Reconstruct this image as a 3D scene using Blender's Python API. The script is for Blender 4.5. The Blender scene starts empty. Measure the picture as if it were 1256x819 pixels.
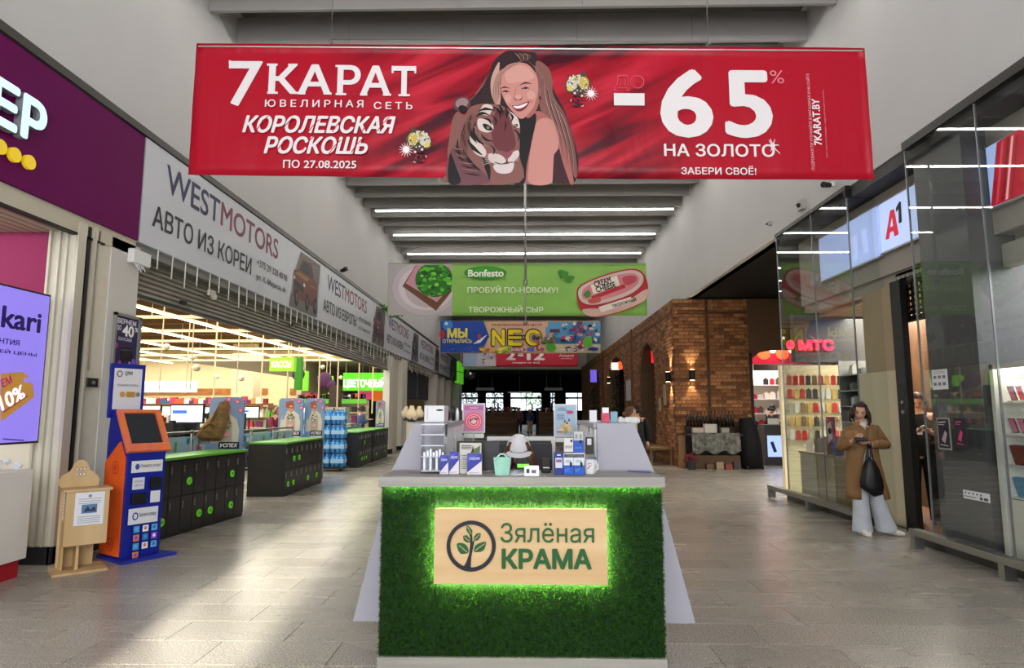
import bpy, math, random
from mathutils import Vector, Matrix
from mathutils.geometry import delaunay_2d_cdt
import numpy as np
random.seed(7)
SC = bpy.context.scene
COL = SC.collection
V = Vector
# ------------------------------------------------------------------ camera
F = 780.0; CX, CY = 628.0, 409.5; EYE = V((0, 0, 1.52))
YAW = math.atan(15/780); PIT = math.atan(93.5/780)
FWD = V((-math.sin(YAW)*math.cos(PIT), math.cos(YAW)*math.cos(PIT), math.sin(PIT)))
RGT = V((math.cos(YAW), math.sin(YAW), 0)); UP = RGT.cross(FWD)
cd = bpy.data.cameras.new('camera'); cam = bpy.data.objects.new('camera', cd); COL.objects.link(cam)
cd.sensor_width = 36; cd.lens = F/1256*36; cd.clip_end = 400; cd.clip_start = .05
cam.matrix_world = Matrix(((RGT.x, UP.x, -FWD.x, EYE.x), (RGT.y, UP.y, -FWD.y, EYE.y), (RGT.z, UP.z, -FWD.z, EYE.z), (0, 0, 0, 1)))
SC.camera = cam
# ------------------------------------------------------------------ world, lights, exposure
w = bpy.data.worlds.new('World'); SC.world = w; w.use_nodes = True
bg = w.node_tree.nodes['Background']; bg.inputs[0].default_value = (.82, .9, 1, 1); bg.inputs[1].default_value = 1.3
SC.view_settings.view_transform = 'Standard'; SC.view_settings.look = 'None'
SC.view_settings.gamma = 1; SC.view_settings.use_curve_mapping = False
SC.view_settings.exposure = 0.7
SC.cycles.max_bounces = 7; SC.cycles.diffuse_bounces = 4; SC.cycles.glossy_bounces = 3; SC.cycles.transparent_max_bounces = 12
SC.cycles.caustics_reflective = False; SC.cycles.caustics_refractive = False
SC.cycles.sample_clamp_indirect = 4
def area(name, loc, rot, sx, sy, power, col=(1, 1, 1), spec=1):
    l = bpy.data.lights.new(name, 'AREA'); l.shape = 'RECTANGLE'; l.size = sx; l.size_y = sy; l.energy = power; l.color = col
    o = bpy.data.objects.new(name, l); COL.objects.link(o); o.location = loc; o.rotation_euler = rot; l.specular_factor = spec; return o
R = math.radians
area('daylight_facade', (0, -5.6, 3.9), (R(90), 0, 0), 8.4, 6.4, 640, (.98, .98, 1))      # glazed entrance behind the viewer
area('supermarket_light', (-16, 24, 4.9), (0, 0, 0), 22, 34, 5600, (1, .95, .82), .25)
area('right_shop_light', (7.2, 10.4, 3.1), (0, 0, 0), 3.2, 4.5, 800, (1, .95, .85))
area('right_front_shop_light', (6.6, 5.0, 3.2), (0, 0, 0), 2.6, 3.0, 150, (1, .98, .95))
area('far_shop_light', (8.2, 20.5, 3.6), (0, 0, 0), 3, 4, 260, (1, .97, .93))
area('store_light', (-6.3, 4.2, 3.4), (0, 0, 0), 2.4, 4.5, 110, (1, .98, .95))
sl = bpy.data.lights.new('sun', 'SUN'); sl.energy = 7.5; sl.angle = R(1.0); sl.color = (1, .95, .82)
sun = bpy.data.objects.new('sun', sl); COL.objects.link(sun)
sd = V((-.115, 1, -.36)).normalized(); sun.rotation_euler = sd.to_track_quat('-Z', 'Y').to_euler()
# ------------------------------------------------------------------ helpers
def ray(x, y): return FWD + RGT*((x-CX)/F) - UP*((y-CY)/F)
def at(x, y, X=None, Y=None, Z=None):
    d = ray(x, y)
    t = X/d.x if X is not None else (Y/d.y if Y is not None else (Z-EYE.z)/d.z)
    return EYE + d*t
def srgb(h):
    h = h.lstrip('#'); c = [int(h[i:i+2], 16)/255 for i in (0, 2, 4)]
    return tuple(x/12.92 if x <= .04045 else ((x+.055)/1.055)**2.4 for x in c) + (1,)
MATS = {}
def mat(h, rough=.55, metal=0, emit=0, var=0, scale=8, bump=0, stretch=(1, 1, 1), h2=None, spec=None, alpha=None):
    k = (h, rough, metal, emit, var, scale, bump, stretch, h2, spec)
    if k in MATS: return MATS[k]
    m = bpy.data.materials.new('m_'+h.strip('#')); m.use_nodes = True; nt = m.node_tree; b = nt.nodes['Principled BSDF']
    b.inputs['Base Color'].default_value = srgb(h); b.inputs['Roughness'].default_value = rough; b.inputs['Metallic'].default_value = metal
    if spec is None and not metal: spec = .3
    if spec is not None: b.inputs['Specular IOR Level'].default_value = spec
    if emit:
        b.inputs['Emission Color'].default_value = srgb(h); b.inputs['Emission Strength'].default_value = emit
    if var or bump or h2:
        tc = nt.nodes.new('ShaderNodeTexCoord'); mp = nt.nodes.new('ShaderNodeMapping'); mp.inputs['Scale'].default_value = stretch
        nz = nt.nodes.new('ShaderNodeTexNoise'); nz.inputs['Scale'].default_value = scale; nz.inputs['Detail'].default_value = 5
        nt.links.new(tc.outputs['Object'], mp.inputs['Vector']); nt.links.new(mp.outputs[0], nz.inputs['Vector'])
        if var or h2:
            cr = nt.nodes.new('ShaderNodeValToRGB'); a = srgb(h); c2 = srgb(h2) if h2 else tuple(x*(1-var) for x in a[:3])+(1,)
            cr.color_ramp.elements[0].position = .35; cr.color_ramp.elements[1].position = .65
            cr.color_ramp.elements[0].color = c2; cr.color_ramp.elements[1].color = a
            nt.links.new(nz.outputs['Fac'], cr.inputs[0]); nt.links.new(cr.outputs[0], b.inputs['Base Color'])
        if bump:
            bp = nt.nodes.new('ShaderNodeBump'); bp.inputs['Strength'].default_value = bump; bp.inputs['Distance'].default_value = .01
            nt.links.new(nz.outputs['Fac'], bp.inputs['Height']); nt.links.new(bp.outputs[0], b.inputs['Normal'])
    MATS[k] = m; return m
def glass(name, tint, refl=1.5, rough=0.0, extra=0.0):
    m = bpy.data.materials.new(name); m.use_nodes = True; nt = m.node_tree; nt.nodes.clear()
    o = nt.nodes.new('ShaderNodeOutputMaterial'); mx = nt.nodes.new('ShaderNodeMixShader')
    t = nt.nodes.new('ShaderNodeBsdfTransparent'); t.inputs[0].default_value = tint
    g = nt.nodes.new('ShaderNodeBsdfGlossy'); g.inputs['Roughness'].default_value = rough
    lw = nt.nodes.new('ShaderNodeLayerWeight'); pw = nt.nodes.new('ShaderNodeMath'); pw.operation = 'POWER'; pw.inputs[1].default_value = 4.0
    ad = nt.nodes.new('ShaderNodeMath'); ad.operation = 'MULTIPLY_ADD'; ad.inputs[1].default_value = .9; ad.inputs[2].default_value = extra; ad.use_clamp = True
    nt.links.new(lw.outputs['Facing'], pw.inputs[0]); nt.links.new(pw.outputs[0], ad.inputs[0]); nt.links.new(ad.outputs[0], mx.inputs[0]); nt.links.new(t.outputs[0], mx.inputs[1]); nt.links.new(g.outputs[0], mx.inputs[2]); nt.links.new(mx.outputs[0], o.inputs[0])
    return m
GLASS = glass('shop_glass', (.93, .95, .94, 1), 1.55, 0, .035)
ACRYL = glass('acrylic', (.93, .94, .97, 1), 1.3, 0, .03)

def wm(o):
    M = Matrix.Identity(4)
    while o is not None:
        M = o.matrix_basis @ M if o.rotation_mode else M; o = o.parent
    return M
def tag(o, label=None, cat=None, group=None, kind=None):
    if label: o['label'] = label
    if cat: o['category'] = cat
    if group: o['group'] = group
    if kind: o['kind'] = kind
    return o
def thing(name, loc, label, cat, group=None, rz=0):
    o = bpy.data.objects.new(name, None); COL.objects.link(o); o.empty_display_size = .1
    o.location = loc; o.rotation_euler = (0, 0, rz); return tag(o, label, cat, group)
def smooth_me(me):
    me.polygons.foreach_set('use_smooth', [True]*len(me.polygons))
class MB:
    def __init__(s): s.v = []; s.f = []; s.m = []
    def add(s, vs, fs, m=0):
        b = len(s.v); s.v += [V(x) for x in vs]; s.f += [tuple(b+i for i in f) for f in fs]; s.m += [m]*len(fs); return s
    def box(s, x0, x1, y0, y1, z0, z1, m=0):
        return s.add([(x0,y0,z0),(x1,y0,z0),(x1,y1,z0),(x0,y1,z0),(x0,y0,z1),(x1,y0,z1),(x1,y1,z1),(x0,y1,z1)],
                     [(3,2,1,0),(4,5,6,7),(0,1,5,4),(1,2,6,5),(2,3,7,6),(3,0,4,7)], m)
    def obox(s, c, size, rot, m=0):
        i = len(s.v); a, b, d = size[0]/2, size[1]/2, size[2]/2; s.box(-a, a, -b, b, -d, d, m)
        for k in range(i, len(s.v)): s.v[k] = rot @ s.v[k] + V(c)
        return s
    def cyl(s, p0, p1, r0, r1=None, n=12, m=0): return s.loft([(p0, r0), (p1, r0 if r1 is None else r1)], n, m)
    def loft(s, rings, n=12, m=0, cap=True, up=None):
        # rings: (centre, r) or (centre, rx, ry)
        P = [V(r[0]) for r in rings]; base = len(s.v); ref = V(up) if up else None
        for i, r in enumerate(rings):
            t = (P[min(i+1, len(P)-1)] - P[max(i-1, 0)]); t = t.normalized() if t.length > 1e-9 else V((0, 0, 1))
            if ref is None: ref = V((1, 0, 0)) if abs(t.x) < .8 else V((0, 1, 0))
            a = (ref - t*ref.dot(t)).normalized(); b = t.cross(a); ref = a
            rx = r[1]; ry = r[2] if len(r) > 2 else rx
            for k in range(n):
                q = 2*math.pi*k/n; s.v.append(P[i] + a*(rx*math.cos(q)) + b*(ry*math.sin(q)))
        for i in range(len(P)-1):
            for k in range(n):
                s.f.append((base+i*n+k, base+i*n+(k+1) % n, base+(i+1)*n+(k+1) % n, base+(i+1)*n+k)); s.m.append(m)
        if cap:
            s.f.append(tuple(base+k for k in reversed(range(n)))); s.m.append(m)
            s.f.append(tuple(base+(len(P)-1)*n+k for k in range(n))); s.m.append(m)
        return s
    def tube(s, pts, r, n=6, m=0): return s.loft([(p, r) for p in pts], n, m)
    def sphere(s, c, r, nu=14, nv=9, m=0, zc0=-1, zc1=1, rot=None):
        c = V(c); r = (r, r, r) if not hasattr(r, '__len__') else r; base = len(s.v)
        a0 = math.asin(max(-1, zc0)); a1 = math.asin(min(1, zc1))
        for j in range(nv+1):
            a = a0+(a1-a0)*j/nv
            for i in range(nu):
                q = 2*math.pi*i/nu; p = V((r[0]*math.cos(a)*math.cos(q), r[1]*math.cos(a)*math.sin(q), r[2]*math.sin(a)))
                s.v.append(c + (rot @ p if rot else p))
        for j in range(nv):
            for i in range(nu):
                s.f.append((base+j*nu+i, base+j*nu+(i+1) % nu, base+(j+1)*nu+(i+1) % nu, base+(j+1)*nu+i)); s.m.append(m)
        return s
    def prism(s, poly, O, U, W, N, d, m=0):
        # polygon (u,w) extruded by d along N
        O, U, W, N = V(O), V(U), V(W), V(N); n = len(poly); b = len(s.v)
        for k in (0, d):
            for (u, q) in poly: s.v.append(O+U*u+W*q+N*k)
        s.f.append(tuple(b+i for i in reversed(range(n)))); s.f.append(tuple(b+n+i for i in range(n))); s.m += [m, m]
        for i in range(n): s.f.append((b+i, b+(i+1) % n, b+n+(i+1) % n, b+n+i)); s.m.append(m)
        return s
    def build(s, name, mats, parent=None, smooth=False, bevel=0, kind=None, local=False):
        if not isinstance(mats, (list, tuple)): mats = [mats]
        me = bpy.data.meshes.new(name); o = bpy.data.objects.new(name, me); COL.objects.link(o)
        if parent is not None:
            o.parent = parent
            if not local:
                I = wm(parent).inverted(); vs = [I @ p for p in s.v]
            else: vs = s.v
        else:
            lo = [min(p[i] for p in s.v) for i in range(3)]; hi = [max(p[i] for p in s.v) for i in range(3)]
            c = V(((lo[0]+hi[0])/2, (lo[1]+hi[1])/2, lo[2])); o.location = c; vs = [p-c for p in s.v]
        me.from_pydata([tuple(p) for p in vs], [], s.f)
        for m in mats: me.materials.append(m)
        me.polygons.foreach_set('material_index', s.m)
        if smooth: smooth_me(me)
        me.update()
        if bevel:
            bm = o.modifiers.new('bevel', 'BEVEL'); bm.width = bevel; bm.segments = 2; bm.limit_method = 'ANGLE'
        if kind: o['kind'] = kind
        return o
def struct(name, mb, mats, parent=None, **k):
    o = mb.build(name, mats, parent, **k)
    if parent is None: o['kind'] = 'structure'
    return o
def kids(o): return [c for c in bpy.data.objects if c.parent == o]
def clone(root, loc, rz=None, label=None, group=None):
    r = root.copy(); COL.objects.link(r); r.location = loc
    if rz is not None: r.rotation_euler = (0, 0, rz)
    if label: r['label'] = label
    if group: r['group'] = group
    for ch in KID.get(root.name) or kids(root):
        c = ch.copy(); COL.objects.link(c); c.parent = r
        for g in (KID.get(ch.name) or kids(ch)):
            d = g.copy(); COL.objects.link(d); d.parent = c
    return r
KID = {}
TXT = {}
def glyphs(s, bold=0, shear=0, space=1):
    k = (s, bold, shear, space)
    bd, bold = bold, 0
    if k not in TXT:
        c = bpy.data.curves.new('t', 'FONT'); c.body = s; c.size = 1; c.shear = shear; c.space_character = space
        c.resolution_u = 4; c.dimensions = '2D'; c.fill_mode = 'NONE'; c.space_line = .95
        o = bpy.data.objects.new('t', c); me = bpy.data.meshes.new_from_object(o)
        pts = np.array([(v.co.x, v.co.y) for v in me.vertices]); ed = np.array([tuple(e.vertices) for e in me.edges])
        bpy.data.objects.remove(o); bpy.data.curves.remove(c); bpy.data.meshes.remove(me)
        ov, _, of, _, _, _ = delaunay_2d_cdt([Vector(p) for p in pts], [tuple(map(int, e)) for e in ed], [], 0, 1e-5)
        A, B = pts[ed[:, 0]], pts[ed[:, 1]]; vs = [V((p.x, p.y, .5)) for p in ov]; fs = []
        cen = np.array([[sum(ov[i].x for i in f)/3, sum(ov[i].y for i in f)/3] for f in of])
        for f, (px_, py_) in zip(of, cen):      # keep triangles inside the outline (non-zero winding)
            up = (A[:, 1] <= py_) & (B[:, 1] > py_); dn = (A[:, 1] > py_) & (B[:, 1] <= py_)
            cr = (B[:, 0]-A[:, 0])*(py_-A[:, 1])-(px_-A[:, 0])*(B[:, 1]-A[:, 1])
            if int((up & (cr > 0)).sum()-(dn & (cr < 0)).sum()): fs.append(tuple(f))
        n0 = len(vs)
        for e in ed:
            q = len(vs); p0, p1 = pts[e[0]], pts[e[1]]; vs += [V((*p0, .5)), V((*p1, .5)), V((*p1, -.5)), V((*p0, -.5))]; fs.append((q, q+1, q+2, q+3))
        if bd > 0:      # heavier weight: the strokes repeated a little apart
            n0 = len(vs); b_ = bd*.8; v0 = list(vs); f0 = list(fs)
            for (dx, dy) in ((b_, 0), (-b_, 0), (0, b_*.8), (0, -b_*.8), (b_*.7, b_*.6), (-b_*.7, b_*.6), (b_*.7, -b_*.6), (-b_*.7, -b_*.6)):
                q = len(vs); vs += [v+V((dx, dy, 2*(q//len(v0)))) for v in v0]; fs += [tuple(i+q for i in f) for f in f0]
        off = [0]*len(vs)
        x0 = min(v.x for v in vs); x1 = max(v.x for v in vs); y0 = min(v.y for v in vs); y1 = max(v.y for v in vs)
        TXT[k] = (vs, fs, x0, x1, y0, y1, off)
    return TXT[k]
class Pl:
    """a real flat surface: origin, right, up, outward normal; pixel() reads a photo point on it"""
    def __init__(s, O, U, W): s.O = V(O); s.U = V(U).normalized(); s.W = V(W).normalized(); s.N = s.U.cross(s.W)
    def pixel(s, x, y):
        d = ray(x, y); t = (s.O-EYE).dot(s.N)/d.dot(s.N); p = EYE+d*t-s.O; return (p.dot(s.U), p.dot(s.W))
    def p(s, u, w, n=0): return s.O+s.U*u+s.W*w+s.N*n
class Art:
    def __init__(s, pl, px=True, f=None, base=.0015, step=.0004):
        s.pl = pl; s.px = px; s.f = f; s.mb = MB(); s.mats = []; s.k = 0; s.base = base; s.step = step
    def mi(s, m):
        m = mat(m) if isinstance(m, str) else m
        if m not in s.mats: s.mats.append(m)
        return s.mats.index(m)
    def c(s, x, y):
        if s.f: x, y = s.f(x, y)
        return s.pl.pixel(x, y) if s.px else (x, y)
    def off(s): s.k += 1; return s.base + s.step*s.k
    def poly(s, pts, m, smooth=False):
        if smooth: pts = catmull(pts)
        o = s.off(); q = [s.pl.p(*s.c(x, y), o) for x, y in pts]
        s.mb.add(q, [tuple(range(len(q)))], s.mi(m)); return s
    def ell(s, cx, cy, rx, ry, m, rot=0, n=20):
        ca, sa = math.cos(R(rot)), math.sin(R(rot))
        return s.poly([(cx+rx*math.cos(t)*ca-ry*math.sin(t)*sa, cy+rx*math.cos(t)*sa+ry*math.sin(t)*ca) for t in [2*math.pi*i/n for i in range(n)]], m)
    def rect(s, x0, y0, x1, y1, m): return s.poly([(x0, y0), (x1, y0), (x1, y1), (x0, y1)], m)
    def line(s, pts, w, m, taper=False, smooth=False):
        if smooth: pts = catmull(pts, closed=False)
        o = s.off(); L = []; Rr = []; n = len(pts)
        for i, (x, y) in enumerate(pts):
            a = pts[max(0, i-1)]; b = pts[min(n-1, i+1)]; dx, dy = b[0]-a[0], b[1]-a[1]; l = math.hypot(dx, dy) or 1
            ww = w/2*((1-.85*abs(2*i/(n-1)-1)) if taper else 1); L.append((x-dy/l*ww, y+dx/l*ww)); Rr.append((x+dy/l*ww, y-dx/l*ww))
        q = [s.pl.p(*s.c(x, y), o) for x, y in L+Rr]; s.mb.add(q, [(i, i+1, n+i+1, n+i) for i in range(n-1)], s.mi(m)); return s
    def text(s, t, x0, y0, x1, y1, m, bold=0, shear=0, space=1, d=None, rot=0):
        # fits t in the box between (x0,y0) top left and (x1,y1) bottom right
        vs, fs, a0, a1, b0, b1, isl = glyphs(t, bold, shear, space); o = s.off() if d is None else 0
        (u0, w1), (u1, w0) = s.c(x0, y0), s.c(x1, y1)
        if s.px or s.f:
            pass
        if u1 < u0: u0, u1 = u1, u0
        if w1 < w0: w0, w1 = w1, w0
        cu, cw = (u0+u1)/2, (w0+w1)/2; ca, sa = math.cos(R(rot)), math.sin(R(rot)); q = []
        fz = [(f) for f in fs]
        if d is None:
            fz = [f for f in fs if all((vs[i].z+.51) % 2 > .9 for i in f)]; s.k += int(.0011/s.step)+1 if bold > 0 else 0
        used = sorted({i for f in fz for i in f}); idx = {i: j for j, i in enumerate(used)}
        for i in used:
            v = vs[i]; u = (v.x-a0)/(a1-a0)*(u1-u0)-(u1-u0)/2; ww = (v.y-b0)/(b1-b0)*(w1-w0)-(w1-w0)/2
            j = int((v.z+.51)//2); jj = j+(isl[i] % 5)*.22
            q.append(s.pl.p(cu+u*ca-ww*sa, cw+u*sa+ww*ca, o+jj*.00012 if d is None else s.base+(v.z-2*j+.5)*d+jj*.00012*(1 if v.z-2*j > 0 else 0)))
        s.mb.add(q, [tuple(idx[i] for i in f) for f in fz], s.mi(m)); return s
    def build(s, name, parent, **k): return s.mb.build(name, s.mats, parent, **k)
def catmull(pts, closed=True, sub=4):
    n = len(pts); out = []
    for i in range(n if closed else n-1):
        g = lambda j: pts[j % n] if closed else pts[max(0, min(n-1, j))]
        p0, p1, p2, p3 = g(i-1), g(i), g(i+1), g(i+2)
        for k in range(sub):
            t = k/sub
            out.append(tuple(.5*((2*p1[a])+(-p0[a]+p2[a])*t+(2*p0[a]-5*p1[a]+4*p2[a]-p3[a])*t*t+(-p0[a]+3*p1[a]-3*p2[a]+p3[a])*t**3) for a in range(len(p1))))
    if not closed: out.append(tuple(pts[-1]))
    return out
# common materials
M_WALL = mat('#cccbcb', .85, var=.05, scale=.6, bump=.05)
M_CREAM = mat('#d9d4c6', .6, var=.08, scale=2)
M_DARK = mat('#2b2a29', .6); M_BLACK = mat('#111112', .5); M_STEEL = mat('#8d8c88', .35, 1, bump=.05, scale=40)
M_ALU = mat('#a9a9a7', .4, .8); M_WHITE = mat('#e9e9ea', .45, var=.03, scale=3); M_GREY = mat('#77767a', .6, var=.05, scale=2)
M_LAMP = mat('#fff8ea', .5, emit=14)
M_WOOD = mat('#c9a878', .5, h2='#a98455', scale=6, stretch=(1, 1, .12), bump=.1)
M_BROWNWOOD = mat('#7a5432', .5, h2='#5b3b22', scale=7, stretch=(.1, 1, 1), bump=.1)
# ================================================================== SETTING
def tile_mat():
    m = bpy.data.materials.new('granite_tile'); m.use_nodes = True; nt = m.node_tree; b = nt.nodes['Principled BSDF']; N = nt.nodes.new; L = nt.links.new
    g = N('ShaderNodeNewGeometry'); n1 = N('ShaderNodeTexNoise'); n1.inputs['Scale'].default_value = 90; n1.inputs['Detail'].default_value = 3
    n2 = N('ShaderNodeTexNoise'); n2.inputs['Scale'].default_value = .7; n2.inputs['Detail'].default_value = 6
    mp = N('ShaderNodeMapping'); mp.inputs['Scale'].default_value = (1, 3, 1); L(g.outputs['Position'], mp.inputs[0]); L(mp.outputs[0], n2.inputs[0]); L(g.outputs['Position'], n1.inputs[0])
    r = N('ShaderNodeValToRGB'); r.color_ramp.elements[0].position = .38; r.color_ramp.elements[1].position = .62
    r.color_ramp.elements[0].color = srgb('#716c64'); r.color_ramp.elements[1].color = srgb('#b4ada2'); L(n1.outputs[0], r.inputs[0])
    oi = N('ShaderNodeObjectInfo'); mr = N('ShaderNodeMapRange'); mr.inputs[3].default_value = .9; mr.inputs[4].default_value = 1.08; L(oi.outputs['Random'], mr.inputs[0])
    h = N('ShaderNodeHueSaturation'); L(r.outputs[0], h.inputs['Color']); L(mr.outputs[0], h.inputs['Value']); L(h.outputs[0], b.inputs['Base Color'])
    m2 = N('ShaderNodeMapRange'); m2.inputs[3].default_value = .17; m2.inputs[4].default_value = .36; L(n2.outputs[0], m2.inputs[0]); L(m2.outputs[0], b.inputs['Roughness'])
    bp = N('ShaderNodeBump'); bp.inputs['Strength'].default_value = .12; bp.inputs['Distance'].default_value = .002; L(n1.outputs[0], bp.inputs['Height']); L(bp.outputs[0], b.inputs['Normal'])
    return m
TM = tile_mat()
flo = struct('floor', MB().box(-32, 16, -6, 80, -.2, -.006), mat('#6a655a', .7))
TX, TY = .8, .4
def tile_geo(mb, x, y):
    g = .0012; b = .002
    mb.add([(x+g,y+g,-.006),(x+TX-g,y+g,-.006),(x+TX-g,y+TY-g,-.006),(x+g,y+TY-g,-.006),(x+g+b,y+g+b,0),(x+TX-g-b,y+g+b,0),(x+TX-g-b,y+TY-g-b,0),(x+g+b,y+TY-g-b,0)],
           [(4,5,6,7),(0,1,5,4),(1,2,6,5),(2,3,7,6),(3,0,4,7)])
one = MB(); tile_geo(one, 0, 0); t0 = one.build('tile', TM, flo); t0.location = (-5.2, 2.4, 0) - flo.location if False else V((-5.2, 2.4, 0))-flo.location
for p_ in t0.data.vertices: p_.co = p_.co + flo.location
nt_ = 1; near = {(0, 0)}
for j in range(24):
    for i in range(12):
        if nt_ >= 290: break
        x, y = -5.2+i*TX+(.4 if j % 2 else 0), 2.4+j*TY
        if (i, j) == (0, 0): continue
        if abs(x+.4) > 1.0+.85*(y+.4) + .8: continue
        o = t0.copy(); COL.objects.link(o); o.location = V((x, y, 0))-flo.location; near.add((i, j)); nt_ += 1
far = MB()
for j in range(-4, 110):
    y = 2.4+j*TY
    if y > 46: break
    for i in range(-14, 20):
        x = -5.2+i*TX+(.4 if j % 2 else 0)
        if (i, j) in near: continue
        if i > 13 and y < 2: continue
        tile_geo(far, x, y)
far.build('tile_field', TM, flo, kind='stuff')
# far floor beyond the tiles' reach
struct('floor_supermarket', MB().box(-32, -16.4, 0, 48, -.006, .0), mat('#8f8a80', .3, var=.15, scale=3), flo)
struct('floor_far_hall', MB().box(-16, 12, 46.0, 80, -.006, .0), mat('#7d776d', .3, var=.1, scale=2), flo)

# upper walls
XL, XR = -4.72, 4.6
struct('wall_left', MB().box(XL-.25, XL, -5.9, 48, 4.98, 8.1), M_WALL)
struct('wall_right', MB().box(XR, XR+.25, -5.9, 48, 4.66, 8.1), M_WALL)
struct('wall_left_band', MB().box(XL-.3, XL-.03, 7.4, 48, 3.45, 4.98), mat('#8d8d8c', .7))
struct('trim_1', MB().box(XL-.02, XL+.05, -5.9, 48, 4.9, 4.99), mat('#3c3936', .5, .5))
struct('trim_2', MB().box(XR-.07, XR+.02, -5.9, 7.4, 4.6, 4.7).box(XR-.07, XR+.02, 8.75, 11.3, 4.61, 4.67), mat('#26231f', .45, .5))
# back of the hall with entrance glazing
bw = MB(); yb0, yb1 = -6.2, -6.0
mw = M_WALL
bw.box(-6.4, -4.3, yb0, yb1, 0, 8.1).box(4.3, 8, yb0, yb1, 0, 8.1).box(-4.3, 4.3, yb0, yb1, 7.45, 8.1)
for a in (-4.3, -2.9, -1.72, -.42, 1.4, 2.8): pass
bw.box(-4.3, -1.45, yb0, yb1, 3.0, 3.5).box(-4.3, 4.3, yb0, yb1, 0, .1)
struct('wall_back', bw, mw)
fr = MB()
for a in (-4.3, -2.9, -1.5, -.36, 1.0, 2.4, 4.2): fr.box(a, a+.12, -6.15, -6.05, 0, 7.45)
struct('window_1', fr, mat('#3a3a3c', .4, .6))
# unseen screen added outside; its slot narrows the low sun to a floor streak
struct('added_sun_screen', MB().box(-12, -1.02, -9.4, -9.2, 0, 14).box(-.14, 12, -9.4, -9.2, 0, 14).box(-1.02, -.14, -9.4, -9.2, 0, 4.4), M_CREAM)
# ceiling slab with hanging baffles
ce = struct('ceiling', MB().box(-5.2, 5.0, -6.2, 48.2, 8.1, 8.3), mat('#55524f', .85))
M_FIN = mat('#9b9896', .8, var=.06, scale=1)
k = 0
while True:
    y = 2.28+.925*k
    if y > 46.5: break
    f_ = MB()
    for q in range(5):
        a = XL+.02+q*(XR-XL-.04)/5; f_.box(a+.003, a+(XR-XL-.04)/5-.003, y, y+.05, 7.45, 7.93)
    f_.box(XL+.02, XR-.02, y-.004, y+.054, 7.43, 7.455)
    f_.build('ceiling_panel', M_FIN, ce)
    k += 1
# pipe drop
gp = thing('ceiling_drop_pipe', (0.0, 13.9, 3.4), 'slim grey drop pipe hanging from the ceiling before the green cheese banner', 'pipe')
MB().cyl((0.03, 13.9, 4.35), (0.03, 13.9, 8.0), .028, n=10).build('pipe', M_ALU, gp, smooth=True)
MB().cyl((0.03, 13.9, 3.42), (0.03, 13.9, 4.35), .013, n=8).build('stem', M_ALU, gp, smooth=True)
MB().cyl((0.03, 13.9, 4.28), (0.03, 13.9, 4.38), .045, n=10).build('collar', M_STEEL, gp)
MB().sphere((0.03, 13.9, 3.44), .05).build('head', M_STEEL, gp, smooth=True)
# ceiling lamps
def ceil_lamp(y, lab):
    t = thing('linear_lamp', (0, y, 7.3), lab, 'lamp', 'white lamp lines between the ceiling baffles')
    MB().box(-4.35, 4.35, y-.03, y+.03, 7.33, 7.38).build('housing', M_ALU, t)
    MB().box(-4.34, 4.34, y-.020, y+.020, 7.295, 7.33).build('diffuser', mat('#fffaf2', .5, emit=17), t)
    w_ = MB()
    for x in (-3, 0, 3): w_.cyl((x, y, 7.38), (x, y, 8.1), .006, n=5)
    w_.build('suspension_wire', M_STEEL, t)
labs = {5: 'long white lamp line nearest below the red banner', 6: 'second long white lamp line between ceiling baffles', 7: 'third long white lamp line just above the green banner'}
for i in range(-1, 12):
    if i < 0: continue
    ceil_lamp(5.0+2.6*i-.02-(.55 if i == 4 else 0), labs.get(i, 'long white lamp line hidden from sight above the banners'))

# far end bulkhead and dark hall
YB = 47
struct('wall_far_bulkhead', MB().box(-5.2, 5.0, YB, YB+.4, 4.62, 8.1), mat('#b7b3ad', .8))
struct('trim_3', MB().box(-4.7, 4.5, YB-.35, YB, 4.5, 4.78), mat('#c2beb6', .7))
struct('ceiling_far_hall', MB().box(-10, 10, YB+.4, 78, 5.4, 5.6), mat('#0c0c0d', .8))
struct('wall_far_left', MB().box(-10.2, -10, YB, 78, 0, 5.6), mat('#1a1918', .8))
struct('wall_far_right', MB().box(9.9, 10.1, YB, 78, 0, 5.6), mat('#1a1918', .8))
fw = MB(); ya, yb = 72, 72.3
wins = [(-7.9, -5.2), (-4.4, -2.3), (-1.6, 2.0), (2.9, 3.5), (4.6, 7.4)]
x = -10
for a, b in wins: fw.box(x, a, ya, yb, 0, 5.6); fw.box(a, b, ya, yb, 3.45, 5.6); fw.box(a, b, ya, yb, 0, 1.5); x = b
fw.box(x, 10, ya, yb, 0, 5.6)
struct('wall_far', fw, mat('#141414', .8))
for i, (a, b) in enumerate(wins):
    m_ = MB()
    for t_ in (a, (a+b)/2-.04, b-.08): m_.box(t_, t_+.08, ya, yb, 1.5, 3.45)
    m_.box(a, b, ya, yb, 2.8, 3.0)
    wn = struct('window_%d' % (i+2), m_, M_DARK)
for px_, nm in ((-3.5, 'pale'), (2.4, 'dark')):
    pass
for i, (px_, h_) in enumerate([(587, 448), (700, 448)]): pass
def tree(x, y, lab, c):
    t = thing('outdoor_tree', (x, y, 0), lab, 'tree'); MB().cyl((x, y, 0), (x, y, 2.4), .16, .1, n=8).build('trunk', mat('#4a3a2a', .8), t); m = MB(); random.seed(int(x*10))
    for k in range(420):
        d = V((random.gauss(0, 1), random.gauss(0, 1), random.gauss(0, 1))).normalized()*random.uniform(.5, 1.7); p = V((x, y, 3.0))+V((d.x*1.2, d.y, d.z)); s_ = .22
        a_ = V((random.random()-.5, random.random()-.5, random.random()-.5)).normalized()*s_; b_ = V((random.random()-.5, random.random()-.5, random.random()-.5)).normalized()*s_; m.add([p, p+a_, p+b_], [(0, 1, 2)])
    m.build('foliage', mat(c, .7), t, kind='stuff')
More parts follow.
